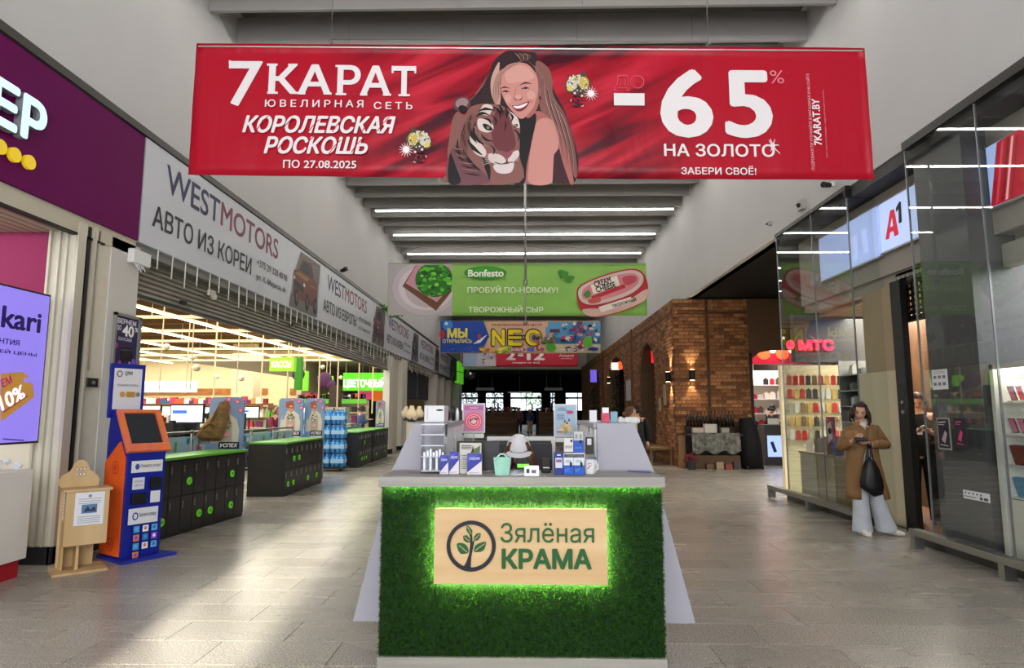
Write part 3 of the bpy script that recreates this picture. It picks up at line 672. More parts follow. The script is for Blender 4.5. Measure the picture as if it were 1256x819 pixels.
# ================================================================== LOCKERS
M_LK = mat('#232428', .35, .2, var=.1, scale=3); M_LK2 = mat('#1a1b1e', .4, .2); M_GRN = mat('#62c528', .35, emit=.12); M_TOPG = mat('#5fb03a', .3, var=.1, scale=4)
def lockers(P0, P1, depth, n, lab, tagged, h=.92):
    P0 = V((P0[0], P0[1], 0)); P1 = V((P1[0], P1[1], 0)); U = P1-P0; L = U.length; U.normalize(); N = V((U.y, -U.x, 0))
    t = thing('locker_bank', P0, lab, 'lockers')
    Z = V((0, 0, 1))
    MB().prism([(0, .0), (L, .0), (L, h), (0, h)], P0-N*.012, U, Z, -N, depth).build('body', M_LK2, t)
    MB().prism([(-.01, h), (L+.01, h), (L+.01, h+.03), (-.01, h+.03)], P0+N*.02, U, Z, -N, depth+.03).build('top', M_TOPG, t)
    pl = Pl(P0, U, Z); pl.N = N
    # choose orientation so that N faces the hall
    w_ = L/n
    for r_ in range(2):
        for i in range(n):
            m_ = MB(); u0, u1 = i*w_+.006, (i+1)*w_-.006; z0, z1 = .045+r_*.43, .045+r_*.43+.415
            m_.prism([(u0, z0), (u1, z0), (u1, z1), (u0, z1)], P0-N*.012, U, Z, N, .014)
            d = m_.build('door', M_LK, t)
            h_ = MB(); h_.prism([(u0+.02, z1-.14), (u0+.035, z1-.14), (u0+.035, z1-.05), (u0+.02, z1-.05)], P0, U, Z, N, .012)
            h_.build('handle', mat('#8d8d86', .3, .8), d)
            if (r_, i) in tagged:
                c = P0+U*(u0+w_*.55)+Z*(z0+.16)+N*.004
                g = MB().cyl(c, c+N*.012, .048, n=18); g.build('number_tag', M_GRN, d)
                a = Art(Pl(c+N*.0125, U, Z), px=False, base=.0006)
                a.pl.N = N; a.text(str(10+i*3+r_), -.025, .018, .025, -.018, '#18340c', bold=.03); a.build('number', d)
    return t
lockers((-4.31, 7.5), (-4.09, 9.4), .5, 8, 'nearest black locker bank with green top beside the terminal', {(1, 6), (0, 3), (0, 4), (1, 2), (0, 6), (0, 0)})
lockers((-4.26, 11.45), (-4.28, 13.62), .66, 8, 'middle black locker bank with green top in the supermarket entrance', {(1, 1), (1, 2), (0, 1), (0, 0), (0, 4), (0, 6)})
lockers((-4.42, 17.1), (-4.5, 18.9), .8, 6, 'third black locker bank with green top, tall doors and green tags', {(1, 2), (0, 1), (0, 2), (0, 3)})
lockers((-4.5, 19.05), (-4.55, 21.4), .8, 7, 'farthest black locker bank near the white column', {(0, 1), (0, 5)})
# steel rail fences with printed panels
def rail(P0, P1, n, lab, h=1.07):
    P0 = V((P0[0], P0[1], 0)); P1 = V((P1[0], P1[1], 0)); t = thing('guard_rail', P0, lab, 'railing'); U = (P1-P0).normalized(); L = (P1-P0).length; N = V((U.y, -U.x, 0))
    for i in range(n+1):
        p = P0+U*(L*i/n); MB().cyl(p, p+V((0, 0, h+.03)), .022, n=8).build('post', M_STEEL, t, smooth=True)
    for z in (h, .45): MB().cyl(P0+V((0, 0, z)), P1+V((0, 0, z)), .018, n=8).build('rail', M_STEEL, t, smooth=True)
    cs = ['#4f8ec4', '#7ab6d8', '#d8e2e6', '#5fa04a', '#b8c8d4', '#c24a78', '#3a76b0', '#8a7a5a']
    for i in range(n):
        q0 = P0+U*(L*i/n+.04); q1 = P0+U*(L*(i+1)/n-.04); w_ = (q1-q0).length
        pn = MB().prism([(0, .5), (w_, .5), (w_, h-.06), (0, h-.06)], q0, U, V((0, 0, 1)), N, .008).build('panel', mat('#9ebbd0', .5), t)
        a = Art(Pl(q0+N*.009, U, V((0, 0, 1))), px=False, base=.0006); a.pl.N = N
        random.seed(i*7+n); 
        for k in range(14):
            x = random.uniform(.05, w_-.1); z = random.uniform(.55, h-.15); c_ = random.choice(cs)
            if k % 3: a.rect(x, z, x+random.uniform(.04, .09), min(h-.08, z+random.uniform(.06, .2)), c_)
            else: a.ell(x+.03, z+.04, .045, .05, c_)
        a.build('print', pn)
rail((-4.95, 7.55), (-4.86, 10.3), 3, 'steel guard rail with colourful panels behind nearest lockers', 1.2)
rail((-5.15, 11.0), (-5.05, 13.9), 3, 'steel guard rail with colourful panels behind middle lockers', 1.15)
rail((-5.45, 17.2), (-5.45, 21.3), 4, 'steel guard rail behind the third and farthest lockers')
# gate boards
def board(px0, px1, Y, lab, ztop):
    x0 = at(px0, 500, Y=Y).x; x1 = at(px1, 500, Y=Y).x
    t = thing('advertising_board', ((x0+x1)/2, Y, 0), lab, 'board')
    W_ = x1-x0; r_ = .05
    pts = [(x0, .12), (x1, .12), (x1, ztop-r_), (x1-r_, ztop), (x0+r_, ztop), (x0, ztop-r_)]
    MB().prism(pts, (0, Y, 0), (1, 0, 0), (0, 0, 1), (0, 1, 0), .05).build('panel', mat('#7b93b6', .4), t)
    MB().box(x0+.03, x1-.03, Y-.1, Y+.15, 0, .12).build('base', M_STEEL, t)
    a = Art(Pl((x0, Y, .72), (1, 0, 0), (0, 0, 1)), px=False, base=.002); H = ztop-.72
    def q(u, w_): return (u*W_, w_*H)
    a.poly([q(*p) for p in [(.06, .30), (.1, .55), (.2, .68), (.38, .74), (.62, .74), (.82, .66), (.9, .5), (.88, .30)]], '#c9c4b4', smooth=False)
    a.poly([q(*p) for p in [(.36, .74), (.2, .68), (.14, .55), (.2, .55), (.3, .66)]], '#7a90b0')
    a.poly([q(*p) for p in [(.33, .3), (.33, .6), (.5, .72), (.68, .6), (.7, .3)]], '#a9a493')
    a.ell(*q(.5, .78), .12*W_, .07*H, '#c78a6a'); a.poly([q(*p) for p in [(.3, .80), (.27, .92), (.56, .95), (.62, .84), (.58, .78)]], '#8c5a40'); a.ell(*q(.44, .86), .09*W_, .03*H, '#b8324a'); a.ell(*q(.5, .83), .07*W_, .02*H, '#e09a5a')
    random.seed(int(px0))
    for k in range(16): a.ell(*q(random.uniform(.38, .64), random.uniform(.52, .68)), .035*W_, .012*H, random.choice(['#4a5a3a', '#6a6a5a', '#e8e2d0', '#8a5a50', '#3a4a4a']))
    a.ell(*q(.52, .44), .14*W_, .03*H, '#d890a0'); a.ell(*q(.48, .42), .08*W_, .015*H, '#e8b880')
    for (u, w_) in ((.56, .97), (.82, .93), (.92, .8)): a.ell(*q(u, w_), .09*W_, .035*H, '#c05a86'); a.ell(*q(u, w_), .05*W_, .02*H, '#e09ab4')
    a.rect(.33*W_, .22*H, .93*W_, .32*H, '#17171a'); a.text('УСПЕХ', .37*W_, .30*H, .89*W_, .24*H, '#f0eef0', bold=.04, shear=.2)
    a.rect(.36*W_, .165*H, .9*W_, .205*H, '#e9e6e0'); a.text('покупай выгодно', .4*W_, .197*H, .86*W_, .172*H, '#44403c', bold=.02)
    a.rect(.36*W_, .06*H, .88*W_, .155*H, '#b9bcc6'); a.ell(.68*W_, .1*H, .06*W_, .03*H, '#5a3228')
    a.build('print', t)
board(257, 299, 9.75, 'nearest blue advertising board with white arch, behind first lockers', 1.72)
board(342, 372, 14.3, 'left blue advertising board of the pair behind the middle lockers', 1.79)
board(374, 398, 14.5, 'right blue advertising board of the pair behind the middle lockers', 1.79)
board(461, 472, 21.75, 'far pale advertising board next to the white column', 1.85)
# kraft paper sack
kp_ = thing('paper_sack', (-5.0, 9.55, .2), 'crumpled brown paper cone leaning on the first advertising board', 'paper')
m_ = MB(); A_ = at(277, 489, Y=9.6); B_ = at(235, 541, Y=9.6); Bq = at(275, 540, Y=9.6)
poly = [at(*p, Y=9.62) for p in [(236, 541), (246, 528), (257, 515), (268, 500), (276, 490), (280, 497), (281, 512), (278, 525), (273, 538), (268, 541)]]
c_ = sum(poly, V((0, 0, 0)))/len(poly); vs = []
for k, (s_, dy) in enumerate([(1, 0), (.8, -.12), (.4, -.18), (.05, -.2)]):
    for i, p in enumerate(poly): vs.append(c_+(p-c_)*s_+V((0, dy+.03*math.sin(i*2.3+k), .0)))
n_ = len(poly); fs = []
for k in range(3):
    for i in range(n_): fs.append((k*n_+i, k*n_+(i+1) % n_, (k+1)*n_+(i+1) % n_, (k+1)*n_+i))
fs.append(tuple(range(n_))); fs.append(tuple(3*n_+i for i in range(n_)))
m_.add(vs, fs); m_.build('wrapping', mat('#8a6a42', .8, var=.35, scale=14, bump=.6), kp_)
# ================================================================== SUPERMARKET
struct('wall_supermarket_back', MB().box(-32, -5.1, 42, 42.3, 0, 5.6), mat('#f0dcae', .8, var=.06, scale=1))
struct('wall_supermarket_side', MB().box(-32.3, -32, 7, 42.3, 0, 5.6), mat('#e3cfa6', .8))
struct('wall_supermarket_front', MB().box(-32, -5.25, 7.1, 7.4, 0, 5.6), mat('#ddd2b8', .8))
sc_ = struct('ceiling_supermarket', MB().box(-32, -5.05, 7.1, 42.3, 5.6, 5.7), mat('#7a5f40', .85, h2='#5d4830', scale=1.5, stretch=(3, .3, 1)))
for i in range(16):
    y = 8.5+i*2.1; MB().box(-32, -5.1, y, y+.16, 5.3, 5.6).build('beam', mat('#6b5236', .8), sc_)
struct('trim_6', MB().box(-27, -17, 41.9, 42, 2.55, 2.95), mat('#b5763f', .7, var=.3, scale=4)); struct('trim_7', MB().box(-15.5, -12.6, 41.9, 42, 2.55, 2.95), mat('#b5763f', .7, var=.3, scale=4))
# columns
cn = ['wide cream column', 'second']
for i, (x, y, s_) in enumerate([(-16.66, 38, 1.3), (-24.0, 38, .7), (-9.9, 38, .5)]):
    struct('column_supermarket.%03d' % i if i else 'column_supermarket', MB().box(x-s_/2, x+s_/2, y-s_/2, y+s_/2, 0, 5.5), mat('#e0cba6', .75, var=.05))
# white columns on the corridor line
def corr_col(x0, x1, y0, y1, ztop, nm): return struct(nm, MB().box(x0, x1, y0, y1, 0, ztop), mat('#dedacf', .6, var=.05, scale=2, bump=.03))
corr_col(-4.98, -4.75, 22.4, 23.0, 3.5, 'pillar_1'); corr_col(-5.0, -4.72, 24.6, 25.6, 3.5, 'pillar_2')
struct('wall_between_pillars', MB().box(-4.98, -4.9, 23.0, 24.6, 0, 3.5), mat('#d8d2c2', .6))
struct('baseboard_left_far', MB().box(-5.0, -4.73, 22.38, 23.02, 0, .16).box(-5.02, -4.70, 24.58, 25.62, 0, .16), M_BLACK)
corr_col(-5.4, -4.75, 34.4, 35.3, 3.5, 'pillar_3'); corr_col(-5.4, -4.75, 37.6, 38.2, 3.5, 'pillar_4'); corr_col(-5.4, -4.75, 41, 42.4, 3.5, 'pillar_5'); corr_col(-5.4, -4.6, 45, 47, 5, 'pillar_6')
struct('wall_left_far', MB().box(-9, -5.1, 42.3, 42.5, 0, 3.6), M_CREAM)
struct('ceiling_left_far', MB().box(-14, -4.75, 25.6, 48, 3.5, 3.56), mat('#c9c4b6', .7))
struct('wall_left_shop', MB().box(-9.2, -9, 25.6, 48, 0, 3.5, 0), mat('#b7ab92', .7))
ds = thing('dark_menu_board', (-5.2, 30, 2.1), 'long black menu board hanging over the left cafe opening', 'board'); MB().box(-5.25, -5.15, 26.2, 34.2, 2.05, 3.3).build('panel', M_BLACK, ds)
MB().box(-5.24, -5.14, 30.6, 30.64, 2.05, 3.3).build('seam', M_ALU, ds)
cbx = thing('wooden_crate_sign', (-5.2, 36.4, 2), 'orange wooden panel between far left white pillars', 'sign'); MB().box(-5.3, -5.2, 35.4, 37.5, 1.6, 2.8).build('panel', mat('#a8683a', .6, var=.3), cbx)
# light rig
ORD = ['first', 'second', 'third', 'fourth', 'fifth', 'sixth', 'seventh', 'eighth', 'ninth', 'tenth', 'eleventh']
lampm = mat('#fff4dc', .5, emit=5.5)
rows = [(-8.4, 4.5), (-11.2, 4.5), (-14.0, 4.5), (-16.8, 4.5), (-19.6, 4.5), (-22.4, 4.5), (-25.5, 4.5), (-29, 4.5)]
first = None
for i, (x, z) in enumerate(rows):
    t = thing('light_line', (x, 24, z), 'long lit tube line running into the supermarket, %s counted from the corridor' % ORD[i], 'lamp', 'supermarket ceiling tube lines')
    MB().box(x-.04, x+.04, 9, 40, z-.03, z).build('diffuser', lampm, t); MB().box(x-.06, x+.06, 9, 40, z, z+.06).build('housing', mat('#d8ccb2', .5), t)
cr = mat('#d8c7a0', .5, emit=0)
for i in range(9):
    y = 9.6+i*3.6
    t = thing('light_rail', (-17, y, 4.6), 'cream crossways rail carrying the tube lines, %s counted from the entrance' % ORD[i], 'rail', 'supermarket cross rails')
    MB().box(-30, -5.6, y-.05, y+.05, 4.5, 4.6).build('rail', cr, t)
    h_ = MB()
    for k in range(9): h_.cyl((-6.4-k*2.9, y, 4.6), (-6.4-k*2.9, y, 5.6), .012, n=5)
    h_.build('hanger', cr, t)
# vertical drop pipes with little spot heads
random.seed(21)
dp = []
for i, (px_, Y) in enumerate([(195, 13), (228, 14), (233, 12), (290, 15), (352, 18), (391, 20), (414, 21), (440, 22), (457, 24), (262, 20), (320, 24)]):
    x = at(px_, 480, Y=Y).x
    t = thing('drop_pole', (x, Y, 1.6 if i > 3 else 2.0), 'thin pale pole hanging over the checkouts, %s from the left pillar' % ORD[[0, 1, 2, 4, 6, 7, 8, 9, 10, 3, 5][i]], 'pole', 'checkout drop poles')
    MB().cyl((x, Y, 1.4 if i > 3 else 1.9), (x, Y, 5.6), .025 if i > 3 else .012, n=8).build('pole', cr, t)
    z = at(px_, 425+(i*13) % 40, Y=Y).z; MB().sphere((x+.1, Y, z), .07).cyl((x, Y, z), (x+.1, Y, z), .015).build('spot_head', mat('#e9ddc0', .5), t)
# signs
def hang_sign(px0, py0, px1, py1, Y, txt, lab, col='#4fae22', ink='#eef8e6', th=.2, emit=.45, rows=None):
    a0 = at(px0, py0, Y=Y); a1 = at(px1, py1, Y=Y)
    t = thing('hanging_sign', ((a0.x+a1.x)/2, Y, a1.z), lab, 'sign')
    MB().box(a0.x, a1.x, Y, Y+th, a1.z, a0.z).build('panel', mat(col, .4, emit=emit), t)
    a = Art(Pl((a0.x, Y, a1.z), (1, 0, 0), (0, 0, 1)), px=False, base=.01, step=.004); W_, H_ = a1.x-a0.x, a0.z-a1.z
    for (s, x0, z0, x1, z1) in txt: a.text(s, x0*W_, z1*H_, x1*W_, z0*H_, mat(ink, .4, emit=.9), bold=.05)
    a.build('lettering', t)
    MB().cyl((a0.x+.1, Y+.05, a0.z), (a0.x+.1, Y+.05, 5.6), .012, n=5).cyl((a1.x-.1, Y+.05, a0.z), (a1.x-.1, Y+.05, 5.6), .012, n=5).build('hanger', cr, t)
    return t
hang_sign(331, 438, 360, 455, 17, [('КАССЫ', .1, .25, .9, .75)], 'green hanging sign reading checkouts over the tills', col='#8fc832', ink='#fdf6c0')
t = hang_sign(362, 438, 368, 478, 19, [], 'dark green corner panel right of the checkouts sign', col='#2f7a1c', emit=.25)
hang_sign(369, 455, 376, 479, 24, [], 'slim bright green panel below the checkouts sign', col='#6fc82a')
hang_sign(421, 457, 473, 479, 26, [('ЦВЕТОЧНЫЙ', .02, .1, .98, .75)], 'green lit sign reading flower shop deep in the supermarket', col='#4fb81e', ink='#ffffff')
hang_sign(397, 461, 407, 474, 25, [], 'small green square sign between drop poles', col='#74c832')
hang_sign(441, 479, 455, 490, 27, [], 'pink poster panel under the flower shop sign', col='#e0487a', emit=.3); hang_sign(457, 478, 470, 492, 27.2, [], 'orange poster panel under the flower shop sign', col='#e8742a', emit=.3)
hang_sign(172, 467, 240, 481, 40, [('НА СВЕЖАЯ ВЫПЕЧКА', .0, .55, 1, .95), ('ПОЛУФАБРИКАТЫ', .1, .05, .95, .45)], 'pale blue lit sign with white lettering on the far supermarket wall', col='#b9d8ee', ink='#ffffff', emit=.3)
for i, (px_, py_, r_, c_) in enumerate([(398, 466, .3, '#4a1f4a'), (406, 472, .2, '#4a1f4a'), (366, 459, .25, '#3a1838')]):
    p = at(px_, py_, Y=24); tag(MB().sphere(p, (r_, .05, r_), 14, 8).build('round_plaque', mat(c_, .5), smooth=True), ['large plum coloured disc beside the small green square', 'small plum coloured disc under the large one', 'dark plum disc in front of the dark green panel'][i], 'plaque')
# checkouts
def checkout(x, y, lab, scr):
    t = thing('checkout_desk', (x, y, 0), lab, 'checkout')
    MB().box(x-.5, x+.5, y-.9, y+.9, 0, .85).build('desk', mat('#26262a', .5), t, bevel=.01)
    MB().box(x-.55, x+.1, y-.95, y+.95, .85, .9).build('belt', M_BLACK, t)
    MB().cyl((x+.1, y-.4, .88), (x+.1, y-.4, 1.32), .025, n=8).build('monitor_stand', M_DARK, t)
    s_ = MB().box(x-.22, x+.42, y-.46, y-.4, 1.27, 1.64).build('monitor', M_BLACK, t, bevel=.006)
    a = Art(Pl((x-.2, y-.46, 1.3), (1, 0, 0), (0, 0, 1)), px=False, base=.002, step=.001)
    a.rect(0, 0, .6, .31, mat(scr, .4, emit=.8)); a.rect(.03, .16, .3, .22, mat('#3a6ad0', .4, emit=.5)); a.rect(.45, .05, .56, .27, mat('#e8eef0', .4, emit=.8)); a.build('screen', s_)
    MB().box(x-.9, x-.55, y-.6, y+.6, .3, 1.25).build('goods_rack', mat('#3a3a3c', .5), t)
    return t
chk = [(-8.3, 14.2, '#cfe0c8'), (-6.45, 12.4, '#c8d4f0'), (-9.4, 16.6, '#d4e4c8'), (-7.6, 16.2, '#c0c8d0'), (-8.4, 19.6, '#c8d8c8'), (-7.9, 22.3, '#b8c4c8'), (-11.2, 15.6, '#c8d4d0'), (-12.6, 19.2, '#b8c8c0'), (-10.6, 21.0, '#c8d0d8'), (-14.6, 21.6, '#b8c4c8')]
names = ['checkout with greenish screen nearest the payment terminal', 'checkout with blue and white screen beside the first advertising board', 'dark checkout left of the maroon cashier', 'dark checkout beside the maroon cashier', 'far dark checkout under the checkouts sign', 'far dark checkout nearest the water packs', 'checkout at the far left behind the greenish screen', 'checkout deep left below the pale blue wall sign', 'checkout deep in the middle behind the cashier', 'farthest checkout deep left']
for (x, y, s_), nm in zip(chk, names): checkout(x, y, nm, s_)
# snack goods on racks near checkouts, and shelves of goods behind
random.seed(31)
PAL = ['#c23a5a', '#e8e2d4', '#2a2a30', '#5fae3a', '#b88a4a', '#8a2a3a', '#d8cfc0', '#3a5a8a', '#e0b050', '#4a3a34', '#f0ead8', '#6a2a5a', '#c85a3a']
protos = {}
def pack(p, c, lab, grp, s=1):
    k = (c, grp)
    if k not in protos:
        o = MB().box(-.07, .07, -.05, .05, 0, .2).box(-.035, .035, -.03, .03, .2, .245).build('goods_pack', mat(c, .5)); tag(o, lab, 'package', grp); protos[k] = o
    else: o = protos[k].copy(); COL.objects.link(o)
    o.location = p; o.rotation_euler = (0, 0, random.uniform(-.5, .5)); o.scale = (s*random.uniform(.8, 1.4), s, s*random.uniform(.6, 1.15)); return o
for (x, y, s_) in chk:
    for k in range(10):
        pack((x-.85+.09*(k % 4)+random.uniform(-.03, .03), y-.5+.4*(k//4), 1.25), random.choice(PAL), 'small coloured snack pack on a rack by the checkouts', 'snack packs on the checkout racks')
for k in range(26): pack((random.uniform(-7.9, -6.0), random.uniform(10.5, 11.15), random.choice([.6, .85, 1.05])), random.choice(['#c23a6a', '#f0dfe4', '#1f1f22', '#2a2a30', '#8a2a3a', '#3a2a2a']), 'small pack in the dark stand before the first checkouts', 'packs in the dark stand', 1.1)
dk = thing('sweets_stand', (-6.9, 11.4, 0), 'dark sweets stand in front of the first two checkouts', 'stand')
MB().box(-8.0, -5.85, 11.25, 11.35, 0, 1.3).build('back_panel', M_BLACK, dk)
for i, z in enumerate((.2, .58, .83, 1.03)): MB().box(-8.0, -5.85, 10.4, 11.25, z, z+.02).build('shelf', M_DARK, dk)
def shelving(x0, x1, y, h, lab, nlev=4):
    t = thing('goods_shelving', ((x0+x1)/2, y, 0), lab, 'shelf')
    MB().box(x0, x1, y, y+.04, 0, h).build('back_panel', mat('#d9ccb0', .6), t)
    for i in range(nlev+1): z = .1+i*(h-.15)/nlev; MB().box(x0, x1, y-.4, y, z, z+.03).build('shelf', mat('#c9bda0', .6), t)
    MB().box(x0, x1, y-.42, y-.4, h-.12, h+.06).build('header_strip', mat(random.choice(['#5fb83a', '#d8ccb0', '#7a4a2a']), .5), t)
    return t
sh_l = ['long goods shelving far left with green header', 'goods shelving below the checkouts sign', 'goods shelving below the flower sign', 'low goods shelving before the far wall sign']
for i, (x0, x1, y, h) in enumerate([(-20, -10.5, 27, 1.75), (-14.5, -9.5, 23.5, 1.7), (-9.2, -6.2, 25.4, 1.9), (-26, -16, 33, 1.9)]):
    sv_ = shelving(x0, x1, y, h, sh_l[i]); gs_ = MB()
    n_ = int((x1-x0)/.32)
    for lv_ in range(4 if i < 3 else 1):
        z = .13+(lv_ if i < 3 else 3)*(h-.15)/4+ (0 if i < 3 else .35)
        for k in range(min(n_, 30) if i else 24):
            if z < .9 and i < 3: continue
            gx_ = x0+.15+k*(x1-x0)/(min(n_, 30) if i else 24); gs_.box(gx_-.1, gx_+.1, y-.27, y-.13, z, z+random.uniform(.16, .3), random.randrange(len(PAL)))
    for k in range(26): gx_ = x0+.3+k*(x1-x0-.4)/26; gs_.box(gx_-.09, gx_+.09, y-.2, y-.06, h+.03, h+.03+random.uniform(.12, .3), random.randrange(len(PAL)))
    gs_.build('goods', [mat(c, .5) for c in PAL], sv_, kind='stuff')
for i, (x, y, h, lab) in enumerate([(-7.0, 14.7, 1.45, 'tall dark rack of mixed goods behind the blue and white screen'), (-8.5, 18.0, 1.6, 'tall dark rack of mixed goods behind the cashier'), (-6.3, 20.0, 1.5, 'tall dark rack of mixed goods near the water packs'), (-10.3, 13.6, 1.3, 'tall dark rack of mixed goods by the pillar edge'), (-10.6, 18.3, 1.5, 'tall dark rack of mixed goods left of the cashier')]):
    t = thing('goods_rack', (x, y, 0), lab, 'rack'); MB().box(x-.5, x+.5, y+.14, y+.18, 0, h).build('back', M_BLACK, t)
    for k in range(4):
        z = h-.02-.3*k; MB().box(x-.5, x+.5, y-.16, y+.14, z-.32+.0, z-.30).build('shelf', M_DARK, t)
        if k < 3:
            for q in range(5): pack((x-.4+.2*q, y-.05, z-.30), random.choice(PAL), 'small coloured pack on a dark rack by the tills', 'packs on the dark racks', .95)
# water packs
random.seed(8)
wp = None
for i in range(3):
    for j in range(4):
        for k in range(2):
            if wp is None:
                wp = thing('water_pack', (0, 0, 0), 'shrink wrapped pack of blue water bottles in the stack behind the lockers', 'water', 'water bottle packs behind the lockers')
                m_ = MB()
                for a in range(3):
                    m_.cyl(((a-1)*.11, 0, 0), ((a-1)*.11, 0, .26), .052, n=10); m_.cyl(((a-1)*.11, 0, .26), ((a-1)*.11, 0, .33), .05, .018, n=10)
                m_.build('bottles', mat('#4f9bd8', .15), wp, smooth=True, local=True)
                m_ = MB()
                for a in range(3): m_.cyl(((a-1)*.11, 0, .33), ((a-1)*.11, 0, .355), .02, n=8)
                m_.build('caps', mat('#1c4f9c', .4), wp, local=True); MB().box(-.165, .165, -.053, .053, .1, .2).build('label_band', mat('#9ec8ea', .3), wp, local=True)
                o = wp
            else: o = clone(wp, (0, 0, 0))
            o.location = (-5.45+.37*i, 16.2+.2*k, .1+.36*j); o['label'] = 'shrink wrapped blue water bottles, %s column, %s layer, %s row of the stack' % (['left', 'middle', 'right'][i], ['bottom', 'second', 'third', 'top'][j], ['front', 'back'][k])
pl_t = thing('pallet', (-5.1, 16.3, 0), 'low dark pallet trolley under the blue water packs', 'pallet'); MB().box(-5.7, -4.5, 16.05, 16.6, .06, .1).build('deck', M_DARK, pl_t)
for x in (-5.6, -4.6): MB().cyl((x-.03, 16.1, .03), (x+.03, 16.1, .03), .03, n=10).build('wheel', M_BLACK, pl_t)
# counter with white machine behind third lockers
wc = thing('service_desk', (-5.8, 20.5, 0), 'light service desk cabinet behind the third lockers', 'desk'); MB().box(-6.6, -5.5, 20.2, 20.9, 0, 1.1).build('body', mat('#c9c2ae', .5), wc); MB().box(-6.4, -5.7, 20.3, 20.8, 1.1, 1.62).build('cabinet', mat('#b8b4a8', .5), wc); MB().box(-6.08, -6.04, 20.28, 20.3, 1.12, 1.6).build('door_gap', M_DARK, wc)
dc = struct('column_dark_supermarket', MB().box(-6.55, -6.2, 21.3, 21.6, 0, 2.35), mat('#4a3f34', .7, var=.3))
# trolley rails
for i, (px0, px1, Y) in enumerate([(395, 470, 20.0), (412, 445, 18.0)]):
    pass
# shopping baskets stack of trolleys left
def trolley(x, y, rz, lab):
    t = thing('shopping_trolley', (x, y, 0), lab, 'trolley', rz=0)
    m_ = MB()
    for z, s_ in ((.45, .0), (.62, .03), (.8, .05), (.95, .07)):
        a, b = .25+s_, .4+s_; m_.tube([(x-a, y-b, z), (x+a, y-b, z), (x+a, y+b, z), (x-a, y+b, z), (x-a, y-b, z)], .008, 5)
    for k in range(9):
        a = -.25+.0625*k; m_.cyl((x+a, y-.4, .45), (x+a*1.25, y-.47, .95), .005, n=4); m_.cyl((x+a, y+.4, .45), (x+a*1.25, y+.47, .95), .005, n=4)
    for k in range(10):
        b = -.4+.085*k; m_.cyl((x+.25, y+b, .45), (x+.32, y+b*1.15, .95), .005, n=4); m_.cyl((x-.25, y+b, .45), (x-.32, y+b*1.15, .95), .005, n=4)
    m_.build('basket', M_STEEL, t)
    m_ = MB()
    for sx in (-.24, .24): m_.tube([(x+sx, y-.45, .1), (x+sx, y-.1, .2), (x+sx, y+.45, .1), (x+sx, y+.5, 1.0)], .012, 6)
    m_.build('frame', M_STEEL, t); MB().cyl((x-.28, y+.52, 1.0), (x+.28, y+.52, 1.0), .02, n=8).build('handle', mat('#5fb83a', .4), t)
    for sx in (-.24, .24):
        for sy in (-.45, .45): MB().cyl((x+sx-.015, y+sy, .05), (x+sx+.015, y+sy, .05), .05, n=10).build('wheel', M_BLACK, t)
trolley(-5.9, 15.2, 0, 'wire shopping trolley behind the guard rail left of the board pair'); trolley(-6.3, 18.4, 0, 'wire shopping trolley further back by the tills')
# ================================================================== GREEN ISLAND KIOSK
KX0, KX1, KY = -.875, .835, 4.0
is_ = thing('sales_island', (0, 4.0, 0), 'sales island faced with artificial grass and a lit wooden name plaque', 'kiosk')
M_LAM = mat('#a29f9b', .5, h2='#8d8984', scale=5, stretch=(.15, 1, 4), bump=.04)
M_PAN = mat('#a5a4ae', .5, var=.03, scale=2)
MB().box(KX0, KX1, KY, KY+.12, .06, 1.06).build('front_panel', mat('#12300f', .8), is_)
MB().box(KX0-.005, KX1+.005, KY-.03, KY+.1, 0, .06).build('plinth', M_LAM, is_)
MB().box(KX0-.02, KX1+.02, KY-.04, KY+.42, 1.07, 1.115).build('counter_top', M_LAM, is_, bevel=.003)
MB().box(KX0+.02, KX1-.02, KY+.1, KY+.4, .06, 1.07).build('carcass', M_PAN, is_)
# grass blades
import array
random.seed(2); gv = []; gf = []
def blade(x, z, L):
    b = len(gv); dx = random.uniform(-.5, .5)*L; dz = random.uniform(-.75, .25)*L; y = KY-.001; w_ = .0017; a = random.uniform(0, math.pi); cx_, cz_ = math.cos(a)*w_, math.sin(a)*w_
    o = math.sqrt(max(.0002, L*L-dx*dx-dz*dz))
    gv.extend([(x-cx_, y, z-cz_), (x+cx_, y, z+cz_), (x+dx*.5+cx_*.8, y-o*.62, z+dz*.35+cz_*.8), (x+dx*.5-cx_*.8, y-o*.62, z+dz*.35-cz_*.8), (x+dx, y-o, z+dz)])
    gf.extend([(b, b+1, b+2, b+3), (b+3, b+2, b+4)])
for i in range(46000):
    x = random.uniform(KX0, KX1); z = random.uniform(.063, 1.062)
    if -.54 < x < .50 and .47 < z < .88: continue
    blade(x, z, random.uniform(.014, .03))
for i in range(2600):   # tufts over the side edges
    z = random.uniform(.07, 1.05); x = random.choice([KX0, KX1]); b = len(gv); s_ = -1 if x < 0 else 1; L = random.uniform(.008, .02); y = KY+random.uniform(0, .1)
    gv.extend([(x, y, z-.0017), (x, y, z+.0017), (x+s_*L, y-.01, z+random.uniform(-.01, .008))]); gf.append((b, b+1, b+2))
g_ = MB(); g_.v = [V(p) for p in gv]; g_.f = gf; g_.m = [0]*len(gf)
gmat = mat('#30600d', .6, h2='#0c2605', scale=45, spec=.1)
g_.build('artificial_grass', gmat, is_, kind='stuff')
led = mat('#f0ffc0', .5, emit=105)
MB().box(KX0+.01, KX1-.01, KY-.034, KY-.022, 1.062, 1.069).build('led_strip', mat('#d8ffb0', .5, emit=60), is_); MB().box(KX0-.02, KX1+.02, KY-.04, KY-.036, 1.056, 1.072).build('light_lip', M_LAM, is_)
P0 = at(532, 716, Y=KY-.075); P1 = at(744, 624, Y=KY-.075); px0, px1, pz0, pz1 = P0.x, P1.x, P0.z, P1.z
